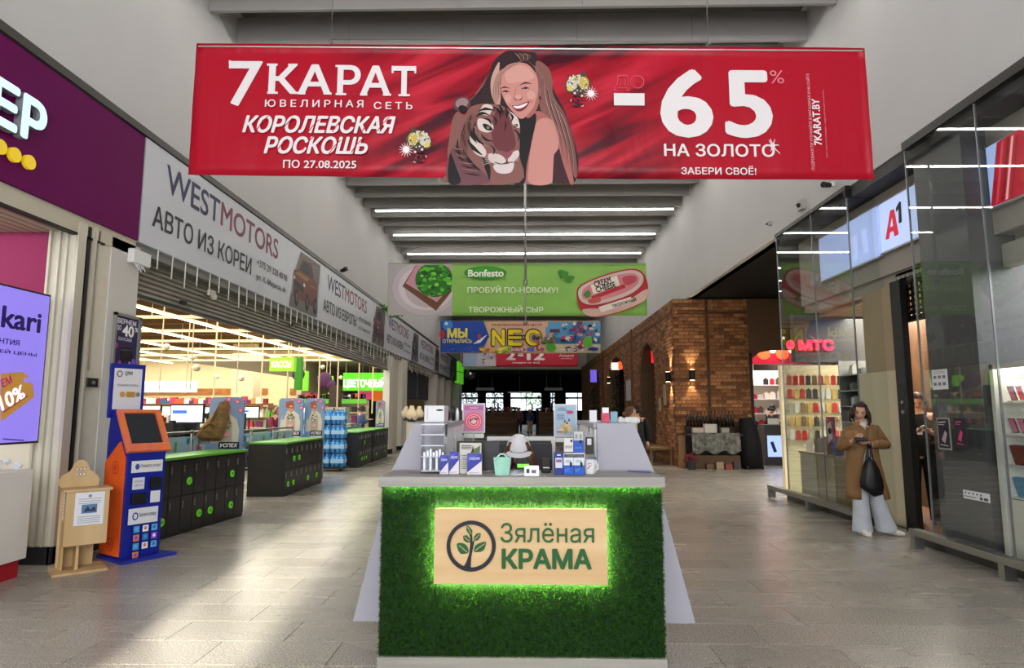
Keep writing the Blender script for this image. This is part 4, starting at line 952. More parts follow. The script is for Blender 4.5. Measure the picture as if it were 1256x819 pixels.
pq = MB().box(px0, px1, KY-.075, KY-.05, pz0, pz1).build('name_plaque', mat('#dcbd90', .5, h2='#cfab7c', scale=4, stretch=(.2, 1, 3), bump=.03), is_, bevel=.002)
m_ = MB(); i_ = .018
for (a, b, c, d) in ((px0+i_, px1-i_, pz1-i_-.012, pz1-i_), (px0+i_, px1-i_, pz0+i_, pz0+i_+.012), (px0+i_, px0+i_+.012, pz0+i_, pz1-i_), (px1-i_-.012, px1-i_, pz0+i_, pz1-i_)): m_.box(a, b, KY-.05, KY-.036, c, d)
m_.build('halo_led', led, is_)
MB().box(px0+.05, px1-.05, KY-.05, KY, pz0+.05, pz1-.05).build('plaque_back', mat('#26421c', .8), is_)
pl = Pl((px0, KY-.075, pz0), (1, 0, 0), (0, 0, 1)); a = Art(pl, base=.004, step=.0006)
GR = mat('#1f5a2c', .4); BK = mat('#1c1f2a', .4)
cc = pl.pixel(578, 669); 
r0, r1 = .147, .125
a.px = False
ring = [(cc[0]+r0*math.cos(t), cc[1]+r0*math.sin(t)) for t in [2*math.pi*i/48 for i in range(48)]]; ring2 = [(cc[0]+r1*math.cos(t), cc[1]+r1*math.sin(t)) for t in [2*math.pi*i/48 for i in range(48)]]
m_ = MB(); o1 = []
for k in (0, .012):
    for rr in (ring, ring2): o1 += [pl.p(u, w_, k) for u, w_ in rr]
m_.add(o1, [(96+i, 96+(i+1) % 48, 144+(i+1) % 48, 144+i) for i in range(48)]+[(i, (i+1) % 48, 96+(i+1) % 48, 96+i) for i in range(48)]+[(48+(i+1) % 48, 48+i, 144+i, 144+(i+1) % 48) for i in range(48)])
m_.build('logo_ring', BK, pq)
a.px = True
c8_ = lambda x, y: (430+x/2.417, 480+y/2.417)
a.f = c8_
a.poly([(330, 528), (343, 505), (352, 480), (356, 440), (352, 420), (360, 420), (362, 445), (368, 440), (364, 460), (358, 490), (356, 528)], BK)
a.poly([(345, 395), (352, 400), (362, 412), (360, 424), (350, 421), (343, 410)], GR); a.poly([(334, 427), (345, 425), (354, 436), (356, 447), (345, 447), (335, 440)], GR)
a.poly([(386, 419), (374, 420), (366, 430), (365, 442), (378, 440), (385, 430)], GR)
a.poly([(315, 452), (330, 448), (345, 456), (350, 474), (340, 480), (324, 478)], GR, smooth=True); a.poly([(402, 446), (386, 447), (370, 456), (366, 472), (376, 475), (394, 470)], GR, smooth=True)
for p, q in (((322, 455), (346, 475)), ((398, 450), (370, 470)), ((347, 400), (357, 420)), ((338, 430), (353, 443)), ((382, 423), (368, 438))): a.line([p, q], 1.6, '#d8ba8c')
a.build('tree_logo', pq)
a = Art(pl, base=.001); a.f = c8_
a.text('Зялёная', 445, 388, 722, 448, GR, d=.01); a.build('lettering', pq)
a = Art(pl, base=.001); a.f = c8_
a.text('КРАМА', 448, 465, 715, 526, GR, bold=.045, d=.01); a.build('lettering', pq)
# wings and side counters
def zx(pts): return pts
lw = [(-.70, .12), (-1.15, .12), (-.915, 1.10), (-.765, 1.43), (-.56, 1.43), (-.56, 1.10), (-.70, 1.0)]
rw = [(.66, .12), (1.13, .12), (.885, 1.10), (.755, 1.43), (.50, 1.43), (.50, 1.10), (.66, 1.0)]
for w_ in (lw, rw): MB().prism(w_, (0, KY+.43, 0), (1, 0, 0), (0, 0, 1), (0, 1, 0), .03).build('side_wing', M_PAN, is_)
for s_, (a0, a1) in ((-1, (-.76, -.56)), (1, (.50, .75))):
    MB().box(a0, a1, KY+.46, 5.75, .12, 1.40).build('side_cabinet', mat('#e2e3e8', .35), is_)
    MB().box(a0-.02, a1+.02, KY+.46, 5.8, 1.40, 1.43).build('side_top', M_PAN, is_)
    MB().prism([(KY+.46, .12), (5.75, .12), (5.75, 1.40), (KY+.46, 1.40)], (a0 if s_ < 0 else a1, 0, 0), (0, 1, 0), (0, 0, 1), (s_, 0, 0), .02).build('outer_panel', M_PAN, is_)
    xx = a1 if s_ < 0 else a0
    for k in range(2):
        q_ = MB().box(xx-.008 if s_ > 0 else xx, xx if s_ > 0 else xx+.008, 4.5+.62*k, 5.09+.62*k, 1.12, 1.39).build('door', mat('#eceef2', .3), is_)
        MB().cyl((xx-s_*.02, 5.04+.62*k, 1.2), (xx-s_*.02, 5.04+.62*k, 1.3), .006, n=6).build('handle', M_ALU, q_)
MB().box(-.75, .75, 5.75, 6.4, .08, .95).build('rear_cabinet', M_PAN, is_)
# acrylic rack
ar = thing('acrylic_rack', (-.68, 4.25, 1.115), 'clear acrylic shelf rack on the left end of the counter', 'rack')
x0, x1 = at(518, 550, Y=4.2).x, at(546, 550, Y=4.2).x
for x in (x0, x1): MB().box(x-.003, x+.003, 4.15, 4.3, 1.116, 1.43).build('side', ACRYL, ar)
for z in (1.13, 1.22, 1.29, 1.36, 1.425): MB().box(x0, x1, 4.15, 4.3, z, z+.006).build('shelf', mat('#cfd3dc', .1), ar)
random.seed(4)
for k in range(7):
    o = MB().box(x0+.012+.02*k, x0+.026+.02*k, 4.17, 4.2, 1.227 if k % 2 else 1.137, 1.25+.01*(k % 3)).build('trinket_box', mat('#dfe2ea', .3)); tag(o, 'tiny white trinket box inside the clear acrylic rack', 'box', 'trinket boxes in the acrylic rack')
def cbox(px0, px1, py0, py1, Y, d, name, lab, cat, cols, art=None, zb=None, **k):
    a0 = at(px0, py1, Y=Y); a1 = at(px1, py0, Y=Y); z0 = zb if zb is not None else a0.z
    t = thing(name, ((a0.x+a1.x)/2, Y, z0), lab, cat, k.get('group'))
    MB().box(a0.x, a1.x, Y, Y+d, z0, a1.z).build('carton', mat(cols, .45), t, bevel=.0015)
    a = Art(Pl((a0.x, Y, z0), (1, 0, 0), (0, 0, 1)), px=False, base=.0015, step=.0004); W_, H_ = a1.x-a0.x, a1.z-z0
    if art: art(a, W_, H_); a.build('print', t)
    return t
CT = 1.116
def bro(a, W, H):
    a.poly([(0, .1*H), (W, .65*H), (W, H), (0, H)], '#3a3f9c'); a.poly([(0, .55*H), (0, .95*H), (W*.8, .95*H)], '#4a52b4'); a.text('серия', .15*W, .82*H, .85*W, .66*H, '#c8ccec', bold=.02)
    a.line([(.1*W, .08*H), (.8*W, .1*H)], .003, '#9a8aa0')
cbox(539.5, 550, 558, 577, 4.12, .03, 'brochure_box', 'leftmost small blue and white carton by the acrylic rack', 'box', '#d9d4dd', bro, CT)
cbox(551, 563, 554, 577, 4.12, .03, 'brochure_box', 'second blue and white carton left of the grey leaflet', 'box', '#d9d4dd', bro, CT)
cbox(573, 591, 556, 577, 4.10, .03, 'brochure_box', 'wide blue and white carton right of the grey leaflet', 'box', '#dcd6dc', bro, CT)
def leaf(a, W, H):
    for i in range(3): a.rect(.08*W, (.9-.05*i)*H, .55*W, (.925-.05*i)*H, '#2b2c2a')
    a.poly([(.5*W, .66*H), (.58*W, .8*H), (.6*W, .94*H), (.66*W, .8*H), (.8*W, .85*H), (.95*W, .92*H), (.93*W, .66*H)], '#5a6a48'); a.poly([(.52*W, .66*H), (.62*W, .9*H), (.66*W, .7*H)], '#2a2c26')
    for i in range(7): a.rect(.1*W, (.58-.07*i)*H, .34*W, (.6-.07*i)*H, '#55544a')
cbox(563.5, 590.5, 543, 577, 4.16, .012, 'leaflet_stand', 'grey leaflet with a small landscape picture standing behind cartons', 'leaflet', '#c3c2ba', leaf, CT)
mn = thing('monitor', (-.3, 4.3, CT), 'black flat monitor standing behind the grey leaflet', 'monitor'); a0 = at(560, 577, Y=4.28); a1 = at(613, 541, Y=4.28)
MB().box(a0.x, a1.x, 4.28, 4.32, CT+.01, a1.z).build('housing', mat('#1b1a1d', .3), mn, bevel=.004); MB().box(-.4, -.3, 4.24, 4.34, CT, CT+.01).build('foot', M_BLACK, mn)
# mint basket
bk = thing('mint_basket', (at(616, 580, Y=4.05).x, 4.08, CT), 'small mint green plastic basket with a grip handle on the counter', 'basket')
bx = at(616, 580, Y=4.08).x; m_ = MB(); n = 20; mint = mat('#a9dccb', .4)
r_b, r_t, hb = .041, .053, .105
for j in range(5):
    z = CT+hb*j/4; r_ = r_b+(r_t-r_b)*j/4; m_.tube([(bx+r_*math.cos(t), 4.09+r_*.7*math.sin(t), z) for t in [2*math.pi*i/n for i in range(n+1)]], .0035, 5)
for i in range(n):
    t_ = 2*math.pi*i/n; m_.cyl((bx+r_b*math.cos(t_), 4.09+r_b*.7*math.sin(t_), CT), (bx+r_t*math.cos(t_), 4.09+r_t*.7*math.sin(t_), CT+hb), .0042, n=5)
m_.loft([((bx, 4.09, CT), r_b*.98, r_b*.68), ((bx, 4.09, CT+hb*.98), r_t*.95, r_t*.65)], n=20, up=(1, 0, 0)); m_.build('bowl', mint, bk)
m_ = MB(); m_.tube([(bx-.045, 4.055, CT+hb-.01), (bx-.025, 4.052, CT+hb+.012), (bx-.012, 4.052, CT+hb+.026), (bx+.012, 4.052, CT+hb+.026), (bx+.025, 4.052, CT+hb+.012), (bx+.045, 4.055, CT+hb-.01)], .006, 6); m_.build('handle', mint, bk)
# clear tray and card reader
tr = thing('clear_tray', (.0, 4.08, CT), 'low clear plastic tray on the counter below the card reader', 'tray'); a0 = at(626, 580, Y=4.05); a1 = at(663, 573, Y=4.05)
MB().box(a0.x, a1.x, 4.04, 4.14, CT, CT+.012).build('base', mat('#dfe2e6', .1), tr); MB().box(a0.x, a1.x, 4.04, 4.046, CT, CT+.03).box(a0.x, a1.x, 4.134, 4.14, CT, CT+.03).build('rim', ACRYL, tr)
cbox(643, 661, 571, 580, 4.0, .02, 'price_card', 'tiny white price card at the front edge of the counter', 'card', '#e9eaec', lambda a, W, H: (a.rect(.15*W, .3*H, .35*W, .7*H, '#3a3a3a'), a.rect(.5*W, .3*H, .8*W, .6*H, '#6a6a6a')), CT)
cr_ = thing('card_reader', (.0, 4.2, CT), 'black card reader with a green lit display held above the tray', 'device'); a0 = at(633, 574, Y=4.2); a1 = at(650, 563, Y=4.2)
MB().box(a0.x, a1.x, 4.2, 4.23, CT+.02, a1.z).box(a0.x+.02, a1.x-.02, 4.21, 4.25, CT, CT+.03).build('housing', M_BLACK, cr_, bevel=.003); MB().box(a0.x+.008, a1.x-.006, 4.195, 4.2, CT+.035, CT+.058).build('display', mat('#6fd23a', .3, emit=.5), cr_)
bd = thing('phone_dock', (.12, 4.25, CT), 'small black electronic dock on the counter right of the seller', 'device'); a0 = at(664, 577, Y=4.22); a1 = at(676, 562, Y=4.22)
MB().box(a0.x, a1.x, 4.22, 4.27, CT, a1.z).build('housing', M_BLACK, bd, bevel=.006); MB().box(a0.x+.012, a1.x-.012, 4.216, 4.22, CT+.03, CT+.036).build('button_row', M_ALU, bd)
def bluebox(a, W, H):
    a.rect(.12*W, .3*H, .88*W, .75*H, '#c9cfdc'); a.rect(.2*W, .55*H, .8*W, .68*H, '#8a5a8a'); a.rect(.3*W, .85*H, .7*W, .9*H, '#dfe3ee')
cbox(680, 691, 554.5, 579, 4.10, .03, 'cosmetic_box', 'tall dark blue box at the left of the right counter display', 'box', '#1c2f7c', bluebox, CT)
def pouch(a, W, H):
    a.rect(0, .55*H, W, H, '#cfd8e0'); a.text('КРЕМ', .2*W, .86*H, .7*W, .7*H, '#7a8aa0', bold=.02); a.ell(.72*W, .6*H, .12*W, .16*H, '#10131c'); a.line([(.1*W, .3*H), (.6*W, .34*H)], .003, '#6a9ae0'); a.line([(.1*W, .2*H), (.5*W, .22*H)], .003, '#6a9ae0')
cbox(691.5, 703.5, 561, 579, 4.10, .03, 'cosmetic_box', 'left bright blue box of the lower pair on the right', 'box', '#1f56b8', pouch, CT)
cbox(704, 716.5, 561, 579, 4.10, .03, 'cosmetic_box', 'right bright blue box of the lower pair', 'box', '#1f56b8', pouch, CT)
rk = thing('display_riser', (.32, 4.2, CT), 'white two level riser holding boxes on the right of the counter', 'stand'); a0 = at(691, 560, Y=4.2); a1 = at(717, 555, Y=4.2); rz = a1.z
MB().box(a0.x, a1.x, 4.17, 4.3, rz-.006, rz).box(a0.x, a0.x+.004, 4.17, 4.3, CT, rz).box(a1.x-.004, a1.x, 4.17, 4.3, CT, rz).build('shelf', mat('#d5d6da', .2), rk)
cbox(692, 703, 537, 555, 4.19, .05, 'carton_stack', 'white carton with a dark round mark on the upper riser level', 'box', '#d2d0cd', lambda a, W, H: (a.rect(0, 0, W, .06*H, '#2a2a2a'), a.ell(.8*W, .8*H, .12*W, .1*H, '#2a2a2a'), a.rect(.1*W, .3*H, .9*W, .5*H, '#a9a7a4')), rz)
t_ = cbox(703.5, 716, 540, 555, 4.19, .05, 'cosmetic_box', 'blue box on the upper riser level beside the white carton', 'box', '#1f4fae', lambda a, W, H: (a.ell(.7*W, .9*H, .12*W, .16*H, '#11151f'), a.line([(.1*W, .4*H), (.8*W, .4*H)], .003, '#6a9ae0')), rz)
z2 = at(710, 540, Y=4.19).z
cbox(704, 715, 529, 540, 4.19, .05, 'clear_box', 'pale grey box topmost of the right counter stack', 'box', '#bcbdbf', lambda a, W, H: (a.rect(.15*W, .2*H, .4*W, .7*H, '#8f9094'), a.rect(.6*W, .2*H, .85*W, .7*H, '#8f9094')), z2)
cbox(719, 728, 536, 557, 4.26, .03, 'black_pack', 'black pack with white label hung right of the riser', 'box', '#1e1d20', lambda a, W, H: a.rect(.15*W, .55*H, .7*W, .92*H, '#cfcdd2'))
mg = thing('printed_mug', (at(724, 579, Y=4.12).x, 4.15, CT), 'white mug with small red print at the right of the display', 'mug'); mx = at(723.5, 579, Y=4.15).x
MB().loft([((mx, 4.16, CT), .03), ((mx, 4.16, CT+.005), .033), ((mx, 4.16, CT+.09), .034)], 20).build('body', mat('#dcdadc', .25), mg, smooth=True)
MB().tube([(mx+.03, 4.16, CT+.02), (mx+.052, 4.16, CT+.03), (mx+.055, 4.16, CT+.055), (mx+.03, 4.16, CT+.075)], .005, 6).build('handle', mat('#dcdadc', .25), mg)
a = Art(Pl((mx-.02, 4.1255, CT+.02), (1, 0, 0), (0, 0, 1)), px=False, base=.001)
a.rect(.0, .01, .03, .05, '#d9d4d6'); a.line([(.002, .015), (.03, .04)], .004, '#a8324a'); a.line([(.004, .045), (.03, .05)], .004, '#3a4a8a'); a.line([(.01, .012), (.012, .05)], .003, '#a8324a'); a.build('print', mg)
tb = thing('small_bottle', (.44, 4.25, CT), 'small white bottle with blue cap beside the right wing', 'bottle'); bxx = at(731, 578, Y=4.22).x
MB().loft([((bxx, 4.24, CT), .013), ((bxx, 4.24, CT+.07), .013), ((bxx, 4.24, CT+.085), .006)], 12).build('body', mat('#d0d4da', .3), tb, smooth=True); MB().cyl((bxx, 4.24, CT+.085), (bxx, 4.24, CT+.1), .007, n=10).build('cap', mat('#3a6ab0', .4), tb)
pn = tag(MB().cyl(at(770, 579, Y=4.3).to_tuple()[:2]+(CT+.006,), at(798, 580, Y=4.2).to_tuple()[:2]+(CT+.006,), .005, n=6).build('pen', mat('#4a5a9a', .4)), 'thin blue pen lying on the counter before the right wing', 'pen')
# things on the side tops
ST = 1.431
def onrow(px, Y): return at(px, 515, Y=Y).x
wmch = thing('white_machine', (onrow(532, 4.8), 4.9, ST), 'white boxy appliance with a dark logo on the left side counter', 'appliance'); a0, a1 = onrow(520, 4.7), onrow(545, 4.7)
MB().box(a0, a1, 4.7, 4.95, ST, 1.555).build('body', mat('#dfe0e2', .35), wmch, bevel=.008)
a = Art(Pl((a0, 4.7, ST), (1, 0, 0), (0, 0, 1)), px=False, base=.001); a.rect(.09, .085, .14, .095, '#222222'); a.rect(.1, .075, .13, .088, '#2a2a2a') if False else a.ell(.115, .09, .02, .007, '#232323'); a.rect(.02, .02, .03, .11, '#c6c8cc'); a.build('print', wmch)
random.seed(12)
def bust(px, Y, lab, c='#d8c49a'):
    x = onrow(px, Y); t = thing('jewellery_bust', (x, Y, ST), lab, 'stand')
    MB().loft([((x, Y, ST), .03), ((x, Y, ST+.01), .03), ((x, Y, ST+.02), .006), ((x, Y, ST+.05), .006)], 10).build('foot', M_DARK, t)
    MB().loft([((x, Y, ST+.03), .035, .015), ((x, Y, ST+.07), .045, .02), ((x, Y, ST+.10), .02, .015), ((x, Y, ST+.125), .015, .014)], 12, up=(1, 0, 0)).build('bust', mat(c, .5), t, smooth=True)
bust(505, 4.9, 'cream jewellery bust left of the white appliance'); bust(514, 5.5, 'cream jewellery bust right behind the first bust'); bust(498, 5.6, 'cream jewellery bust at the outer left end', '#c8b890')
for i, (px, h, c) in enumerate([(550, .09, '#1a1a1c'), (556, .13, '#202024'), (561, .11, '#e4e4e6')]):
    x = onrow(px, 5.6) ; x = max(x, -.75); o = MB().loft([((x, 5.6, ST), .014), ((x, 5.6, ST+h*.75), .014), ((x, 5.6, ST+h*.85), .006), ((x, 5.6, ST+h), .006)], 10).build('slim_bottle', mat(c, .3), smooth=True)
    tag(o, ['short black slim bottle behind the white appliance', 'taller black slim bottle behind the white appliance', 'white slim bottle nearest the pink poster'][i], 'bottle')
wcrd = tag(MB().box(onrow(724, 4.8), onrow(733, 4.8), 4.85, 4.856, ST, 1.52).build('paper_card', mat('#dcdde0', .5)), 'white paper card standing on the right side counter', 'card')
pk_ = thing('pink_packet', (onrow(743, 4.8), 4.82, ST), 'pink and white packet standing on the right side counter', 'packet')
MB().box(onrow(738, 4.8), onrow(748, 4.8), 4.8, 4.84, ST, 1.50).build('body', mat('#d8506a', .45, var=.3, scale=30), pk_, bevel=.004); MB().box(onrow(739, 4.8), onrow(747, 4.8), 4.805, 4.835, 1.50, 1.54).build('neck', mat('#e6e4e4', .4), pk_)
tag(MB().box(onrow(749, 4.8), onrow(757.5, 4.8), 4.8, 4.806, ST, 1.51).build('blue_card', mat('#7fa2b8', .5)), 'pale blue card beside the pink packet on the right side counter', 'card')
cl = thing('white_cloth', (.66, 4.75, ST), 'crumpled white cloth heap on the right side counter', 'cloth'); m_ = MB()
random.seed(6); cx0 = onrow(765, 4.8)
for i in range(7): m_.sphere((cx0-.02+.02*i, 4.8+random.uniform(-.02, .02), ST+.012), (.025, .03, random.uniform(.015, .035)), 8, 5)
m_.build('folds', mat('#d4d4d2', .8), cl, smooth=True)
ch_ = thing('clipboard', (onrow(708, 5.2), 5.2, 1.3), 'white hanging price sheet on the right cabinet inside the island', 'sheet'); MB().box(.488, .492, 4.75, 5.0, 1.25, 1.42).build('sheet', mat('#e6e8ec', .5), ch_); MB().box(.484, .49, 4.86, 4.88, 1.36, 1.42).build('clip', M_BLACK, ch_)
# white frame panel behind the seller
wf = thing('white_framed_gate', (-.03, 6.0, 0), 'white framed dark gate panel behind the seated seller', 'gate'); a0 = at(597, 590, Y=5.9); a1 = at(681, 535, Y=5.9); xm0, xm1, zt = a0.x, a1.x, a1.z
MB().box(xm0, xm1, 5.88, 5.92, zt-.04, zt).box(xm0, xm0+.04, 5.88, 5.92, .5, zt-.04).box(xm1-.04, xm1, 5.88, 5.92, .5, zt-.04).build('frame', mat('#d9d9d6', .4), wf, bevel=.006)
MB().box(xm1-.10, xm1-.075, 5.885, 5.915, .5, zt-.06).build('upright', mat('#c9c9c4', .4), wf)
MB().box(xm0+.04, xm1-.04, 5.9, 5.91, .5, zt-.04).build('panel', mat('#2c2b2c', .4), wf)
# poster stands
def poster(px0, px1, py0, py1, Y, lab, draw, base, zt=None):
    a0 = at(px0, py1, Y=Y); a1 = at(px1, py0, Y=Y); t = thing('poster_stand', ((a0.x+a1.x)/2, Y, 0), lab, 'poster')
    z0 = a0.z
    MB().box(a0.x-.012, a1.x+.012, Y, Y+.02, z0-.012, a1.z+.012).build('frame', mat('#d7d7da', .4), t)
    a = Art(Pl((a0.x, Y, z0), (1, 0, 0), (0, 0, 1)), px=False, base=.0015, step=.0004); W_, H_ = a1.x-a0.x, a1.z-z0; a.rect(0, 0, W_, H_, base); draw(a, W_, H_); a.build('print', t)
    MB().box(a0.x, a1.x, Y+.02, Y+.04, z0-.06, z0-.02).cyl(((a0.x+a1.x)/2, Y+.03, .95), ((a0.x+a1.x)/2, Y+.03, z0), .012, n=8).build('post', M_ALU, t); return t
def dpink(a, W, H):
    a.rect(.05*W, .8*H, .95*W, .95*H, '#b46aa0'); a.text('СКИДКИ', .3*W, .9*H, .7*W, .84*H, '#e8d0e0', bold=.03)
    for i in range(6): a.ell(.5*W, .38*H, (.44-.06*i)*W, (.32-.045*i)*H, ['#e85a74', '#f0a0ac', '#e0506c', '#f2b4bc', '#d8486a', '#f0c8cc'][i])
    a.text('до 30%', .28*W, .5*H, .75*W, .40*H, '#3a2a3a', bold=.04, rot=8)
poster(568.5, 593.5, 496, 529, 5.95, 'pink poster stand with round pattern behind the left cabinet', dpink, '#c88ab0')
def dblue(a, W, H):
    a.text('НОВАЯ', .15*W, .93*H, .5*W, .88*H, '#33507a', bold=.03); a.text('КОЛЛЕКЦИЯ', .1*W, .86*H, .6*W, .81*H, '#33507a', bold=.03); a.ell(.72*W, .77*H, .18*W, .06*H, '#b04a8a')
    for i in range(5): a.line([(.08*W, (.7-.04*i)*H), (.45*W, (.7-.04*i)*H)], .004, '#5a7a9c')
    for (u, v, c) in ((.4, .3, '#c9b07a'), (.6, .36, '#d8c49a'), (.5, .16, '#b89a5e'), (.72, .2, '#d8c89a'), (.3, .15, '#d6c7a0')): a.ell(u*W, v*H, .13*W, .09*H, c)
    for (u, v) in ((.42, .44), (.62, .48), (.52, .38)): a.poly([(u*W, v*H), ((u+.05)*W, (v+.1)*H), ((u+.1)*W, v*H)], '#3a3a40')
    a.line([(.08*W, .12*H), (.4*W, .12*H)], .01, '#a83a5a')
poster(681, 706, 497, 534, 5.95, 'pale blue poster stand with beige figures behind the right cabinet', dblue, '#a9c0d4')

# ================================================================== HANGING BANNERS
def fabric_mat():
    m = bpy.data.materials.new('printed_red_fabric'); m.use_nodes = True; nt = m.node_tree; b = nt.nodes['Principled BSDF']; N = nt.nodes.new; L = nt.links.new
    tc = N('ShaderNodeTexCoord'); m0 = N('ShaderNodeMapping'); m0.inputs['Rotation'].default_value = (0, R(24), 0); mp = N('ShaderNodeMapping'); mp.inputs['Scale'].default_value = (.4, 1, 3.2)
    L(tc.outputs['Object'], m0.inputs[0]); L(m0.outputs[0], mp.inputs[0]); nz = N('ShaderNodeTexNoise'); nz.inputs['Scale'].default_value = 1.5; nz.inputs['Detail'].default_value = 2.2; nz.inputs['Distortion'].default_value = .5; L(mp.outputs[0], nz.inputs[0])
    cr = N('ShaderNodeValToRGB'); e = cr.color_ramp.elements; e[0].position = .38; e[0].color = srgb('#45081a'); e[1].position = .62; e[1].color = srgb('#c8283e')
    e2 = cr.color_ramp.elements.new(.5); e2.color = srgb('#9c0f24'); L(nz.outputs[0], cr.inputs[0])
    sx = N('ShaderNodeSeparateXYZ'); L(tc.outputs['Object'], sx.inputs[0]); ab = N('ShaderNodeMath'); ab.operation = 'SUBTRACT'; ab.inputs[1].default_value = -.15; L(sx.outputs[0], ab.inputs[0])
    a2 = N('ShaderNodeMath'); a2.operation = 'ABSOLUTE'; L(ab.outputs[0], a2.inputs[0]); mr = N('ShaderNodeMapRange'); mr.inputs[1].default_value = .7; mr.inputs[2].default_value = 2.0; mr.inputs[3].default_value = 1; mr.inputs[4].default_value = 0; mr.interpolation_type = 'SMOOTHSTEP'
    L(a2.outputs[0], mr.inputs[0]); mx = N('ShaderNodeMix'); mx.data_type = 'RGBA'; L(mr.outputs[0], mx.inputs[0]); mx.inputs[6].default_value = srgb('#b00b26'); b.inputs['Specular IOR Level'].default_value = .25; L(cr.outputs[0], mx.inputs[7]); L(mx.outputs[2], b.inputs['Base Color'])
    b.inputs['Roughness'].default_value = .38
    n2 = N('ShaderNodeTexNoise'); n2.inputs['Scale'].default_value = 3.5; mp2 = N('ShaderNodeMapping'); mp2.inputs['Scale'].default_value = (1.4, 1, .35); L(tc.outputs['Object'], mp2.inputs[0]); L(mp2.outputs[0], n2.inputs[0])
    bp = N('ShaderNodeBump'); bp.inputs['Strength'].default_value = .5; bp.inputs['Distance'].default_value = .03; L(n2.outputs[0], bp.inputs['Height']); L(bp.outputs[0], b.inputs['Normal'])
    return m
def banner(name, bl, br, h, m, lab, cables, backm=None):
    bl, br = V(bl), V(br); t = thing(name, (bl+br)/2, lab, 'banner'); U = (br-bl); L = U.length; U.normalize(); W = V((0, 0, 1)); pl = Pl(bl, U, W); N_ = pl.N
    nu, nw = 80, 12; mb = MB()
    for k in (0, 1):
        for j in range(nw+1):
            for i in range(nu+1):
                u, w_ = L*i/nu, h*j/nw; d = .0025*math.sin(u*7+w_*3)+.002*math.sin(w_*11-u*2.3); sag = -.012*math.sin(math.pi*i/nu)*(1 if j == 0 else 0)
                mb.v.append(pl.p(u, w_+sag, d-(.006 if k else 0)))
    q = (nu+1)*(nw+1)
    for j in range(nw):
        for i in range(nu):
            a = j*(nu+1)+i; mb.f.append((a, a+1, a+nu+2, a+nu+1)); mb.m.append(0); mb.f.append((q+a, q+a+nu+1, q+a+nu+2, q+a+1)); mb.m.append(1)
    for i in range(nu):
        for a, s_ in ((i, 0), (nw*(nu+1)+i, 1)): mb.f.append((a, q+a, q+a+1, a+1)); mb.m.append(0)
    for j in range(nw):
        for a in (j*(nu+1), j*(nu+1)+nu): mb.f.append((a, a+nu+1, q+a+nu+1, q+a)); mb.m.append(0)
    mb.build('fabric', [m, backm or m], t, smooth=True)
    cb_ = MB()
    for c in cables:
        p = pl.p(c, h, -.003); cb_.cyl(p, (p.x, p.y, 8.11), .004, n=5); cb_.tube([p+V((0, 0, 0)), p+U*.02+V((0, 0, .03)), p+V((0, 0, .06)), p-U*.02+V((0, 0, .03)), p], .004, 5)
    cb_.build('hanging_wire', M_STEEL, t)
    MB().cyl(pl.p(.02, h-.03, -.004), pl.p(L-.02, h-.03, -.004), .010, n=8).build('top_rod', M_ALU, t)
    return t, pl
bl = at(231, 214, Y=5.62); br = at(1072, 220, Y=5.74); tl = at(243, 53, Y=5.62); h1 = tl.z-bl.z
z_ = (bl.z+br.z)/2
b1, bp = banner('red_banner', bl, br, h1, fabric_mat(), 'large red jewellery banner with woman and tiger nearest the viewer', (bp0 := (1.28, 4.87)), mat('#a01028', .5))
MB().cyl(bp.p(1.28, h1+.05, 0), bp.p(4.87, h1+.05, 0), .003, n=5).build('spreader_wire', M_STEEL, b1)
WHT = mat('#e9e3e4', .45)
a = Art(bp, base=.007, step=.0003)
a.text('7', 283, 75, 321, 130, WHT, bold=.02)
for ch, x0, x1 in (('К', 331, 367), ('А', 367, 408), ('Р', 415, 444), ('А', 443, 481), ('Т', 482, 512)):
    yb = 115+ (x0-331)*.016; yt = 78+(x0-331)*.016; a.text(ch, x0+1, yt, x1-1, yb, WHT, bold=.03)
    if ch == 'А': fx = [(x0, x0+9), (x1-10, x1)]
    elif ch == 'К': fx = [(x0-2, x0+11), (x1-9, x1+1)]; a.rect(x0-2, yt, x0+11, yt+2.6, WHT); a.rect(x1-12, yt, x1-1, yt+2.6, WHT)
    elif ch == 'Р': fx = [(x0-2, x0+11)]; a.rect(x0-2, yt, x0+6, yt+2.6, WHT)
    else: fx = [((x0+x1)/2-7, (x0+x1)/2+7)]; a.rect(x0, yt, x0+2.4, yt+9, WHT); a.rect(x1-2.4, yt, x1, yt+9, WHT)
    for f0, f1 in fx: a.rect(f0, yb-2.6, f1, yb, WHT)
a.rect(283, 75, 285.5, 85, WHT)
a.text('ЮВЕЛИРНАЯ', 327, 122.5, 447, 131.5, WHT, bold=.02, space=1.5); a.text('СЕТЬ', 460, 124.5, 507, 133.5, WHT, bold=.02, space=1.5)
a.text('КОРОЛЕВСКАЯ', 300, 142, 486, 163.5, WHT, bold=.045, shear=.25); a.text('РОСКОШЬ', 326, 167.5, 452, 189, WHT, bold=.045, shear=.25)
red = mat('#c2102c', .4)
for (x, y) in ((322, 152), (352, 154), (384, 156), (415, 153), (448, 157), (470, 152), (345, 180), (378, 176), (410, 181), (438, 178)): a.line([(x-6, y+9), (x, y), (x+9, y-9)], 1.0, red)
a.text('ПО 27.08.2025', 349, 196.5, 438, 206.5, WHT, bold=.02)
a.build('lettering', b1)
a = Art(bp, base=.007, step=.0003)
a.text('ДО', 754, 89, 791, 108, mat('#e0566a', .4), bold=.03); a.text('ДО', 755, 90, 790, 107, mat('#b3142c', .4), bold=-.005)
a.rect(753.5, 111, 791, 126, WHT)
a.text('6', 809, 81, 876, 165, WHT, bold=.035); a.text('5', 887, 82, 949, 165, WHT, bold=.035); a.text('%', 944, 82, 962, 98, mat('#e8808e', .4), bold=.0)
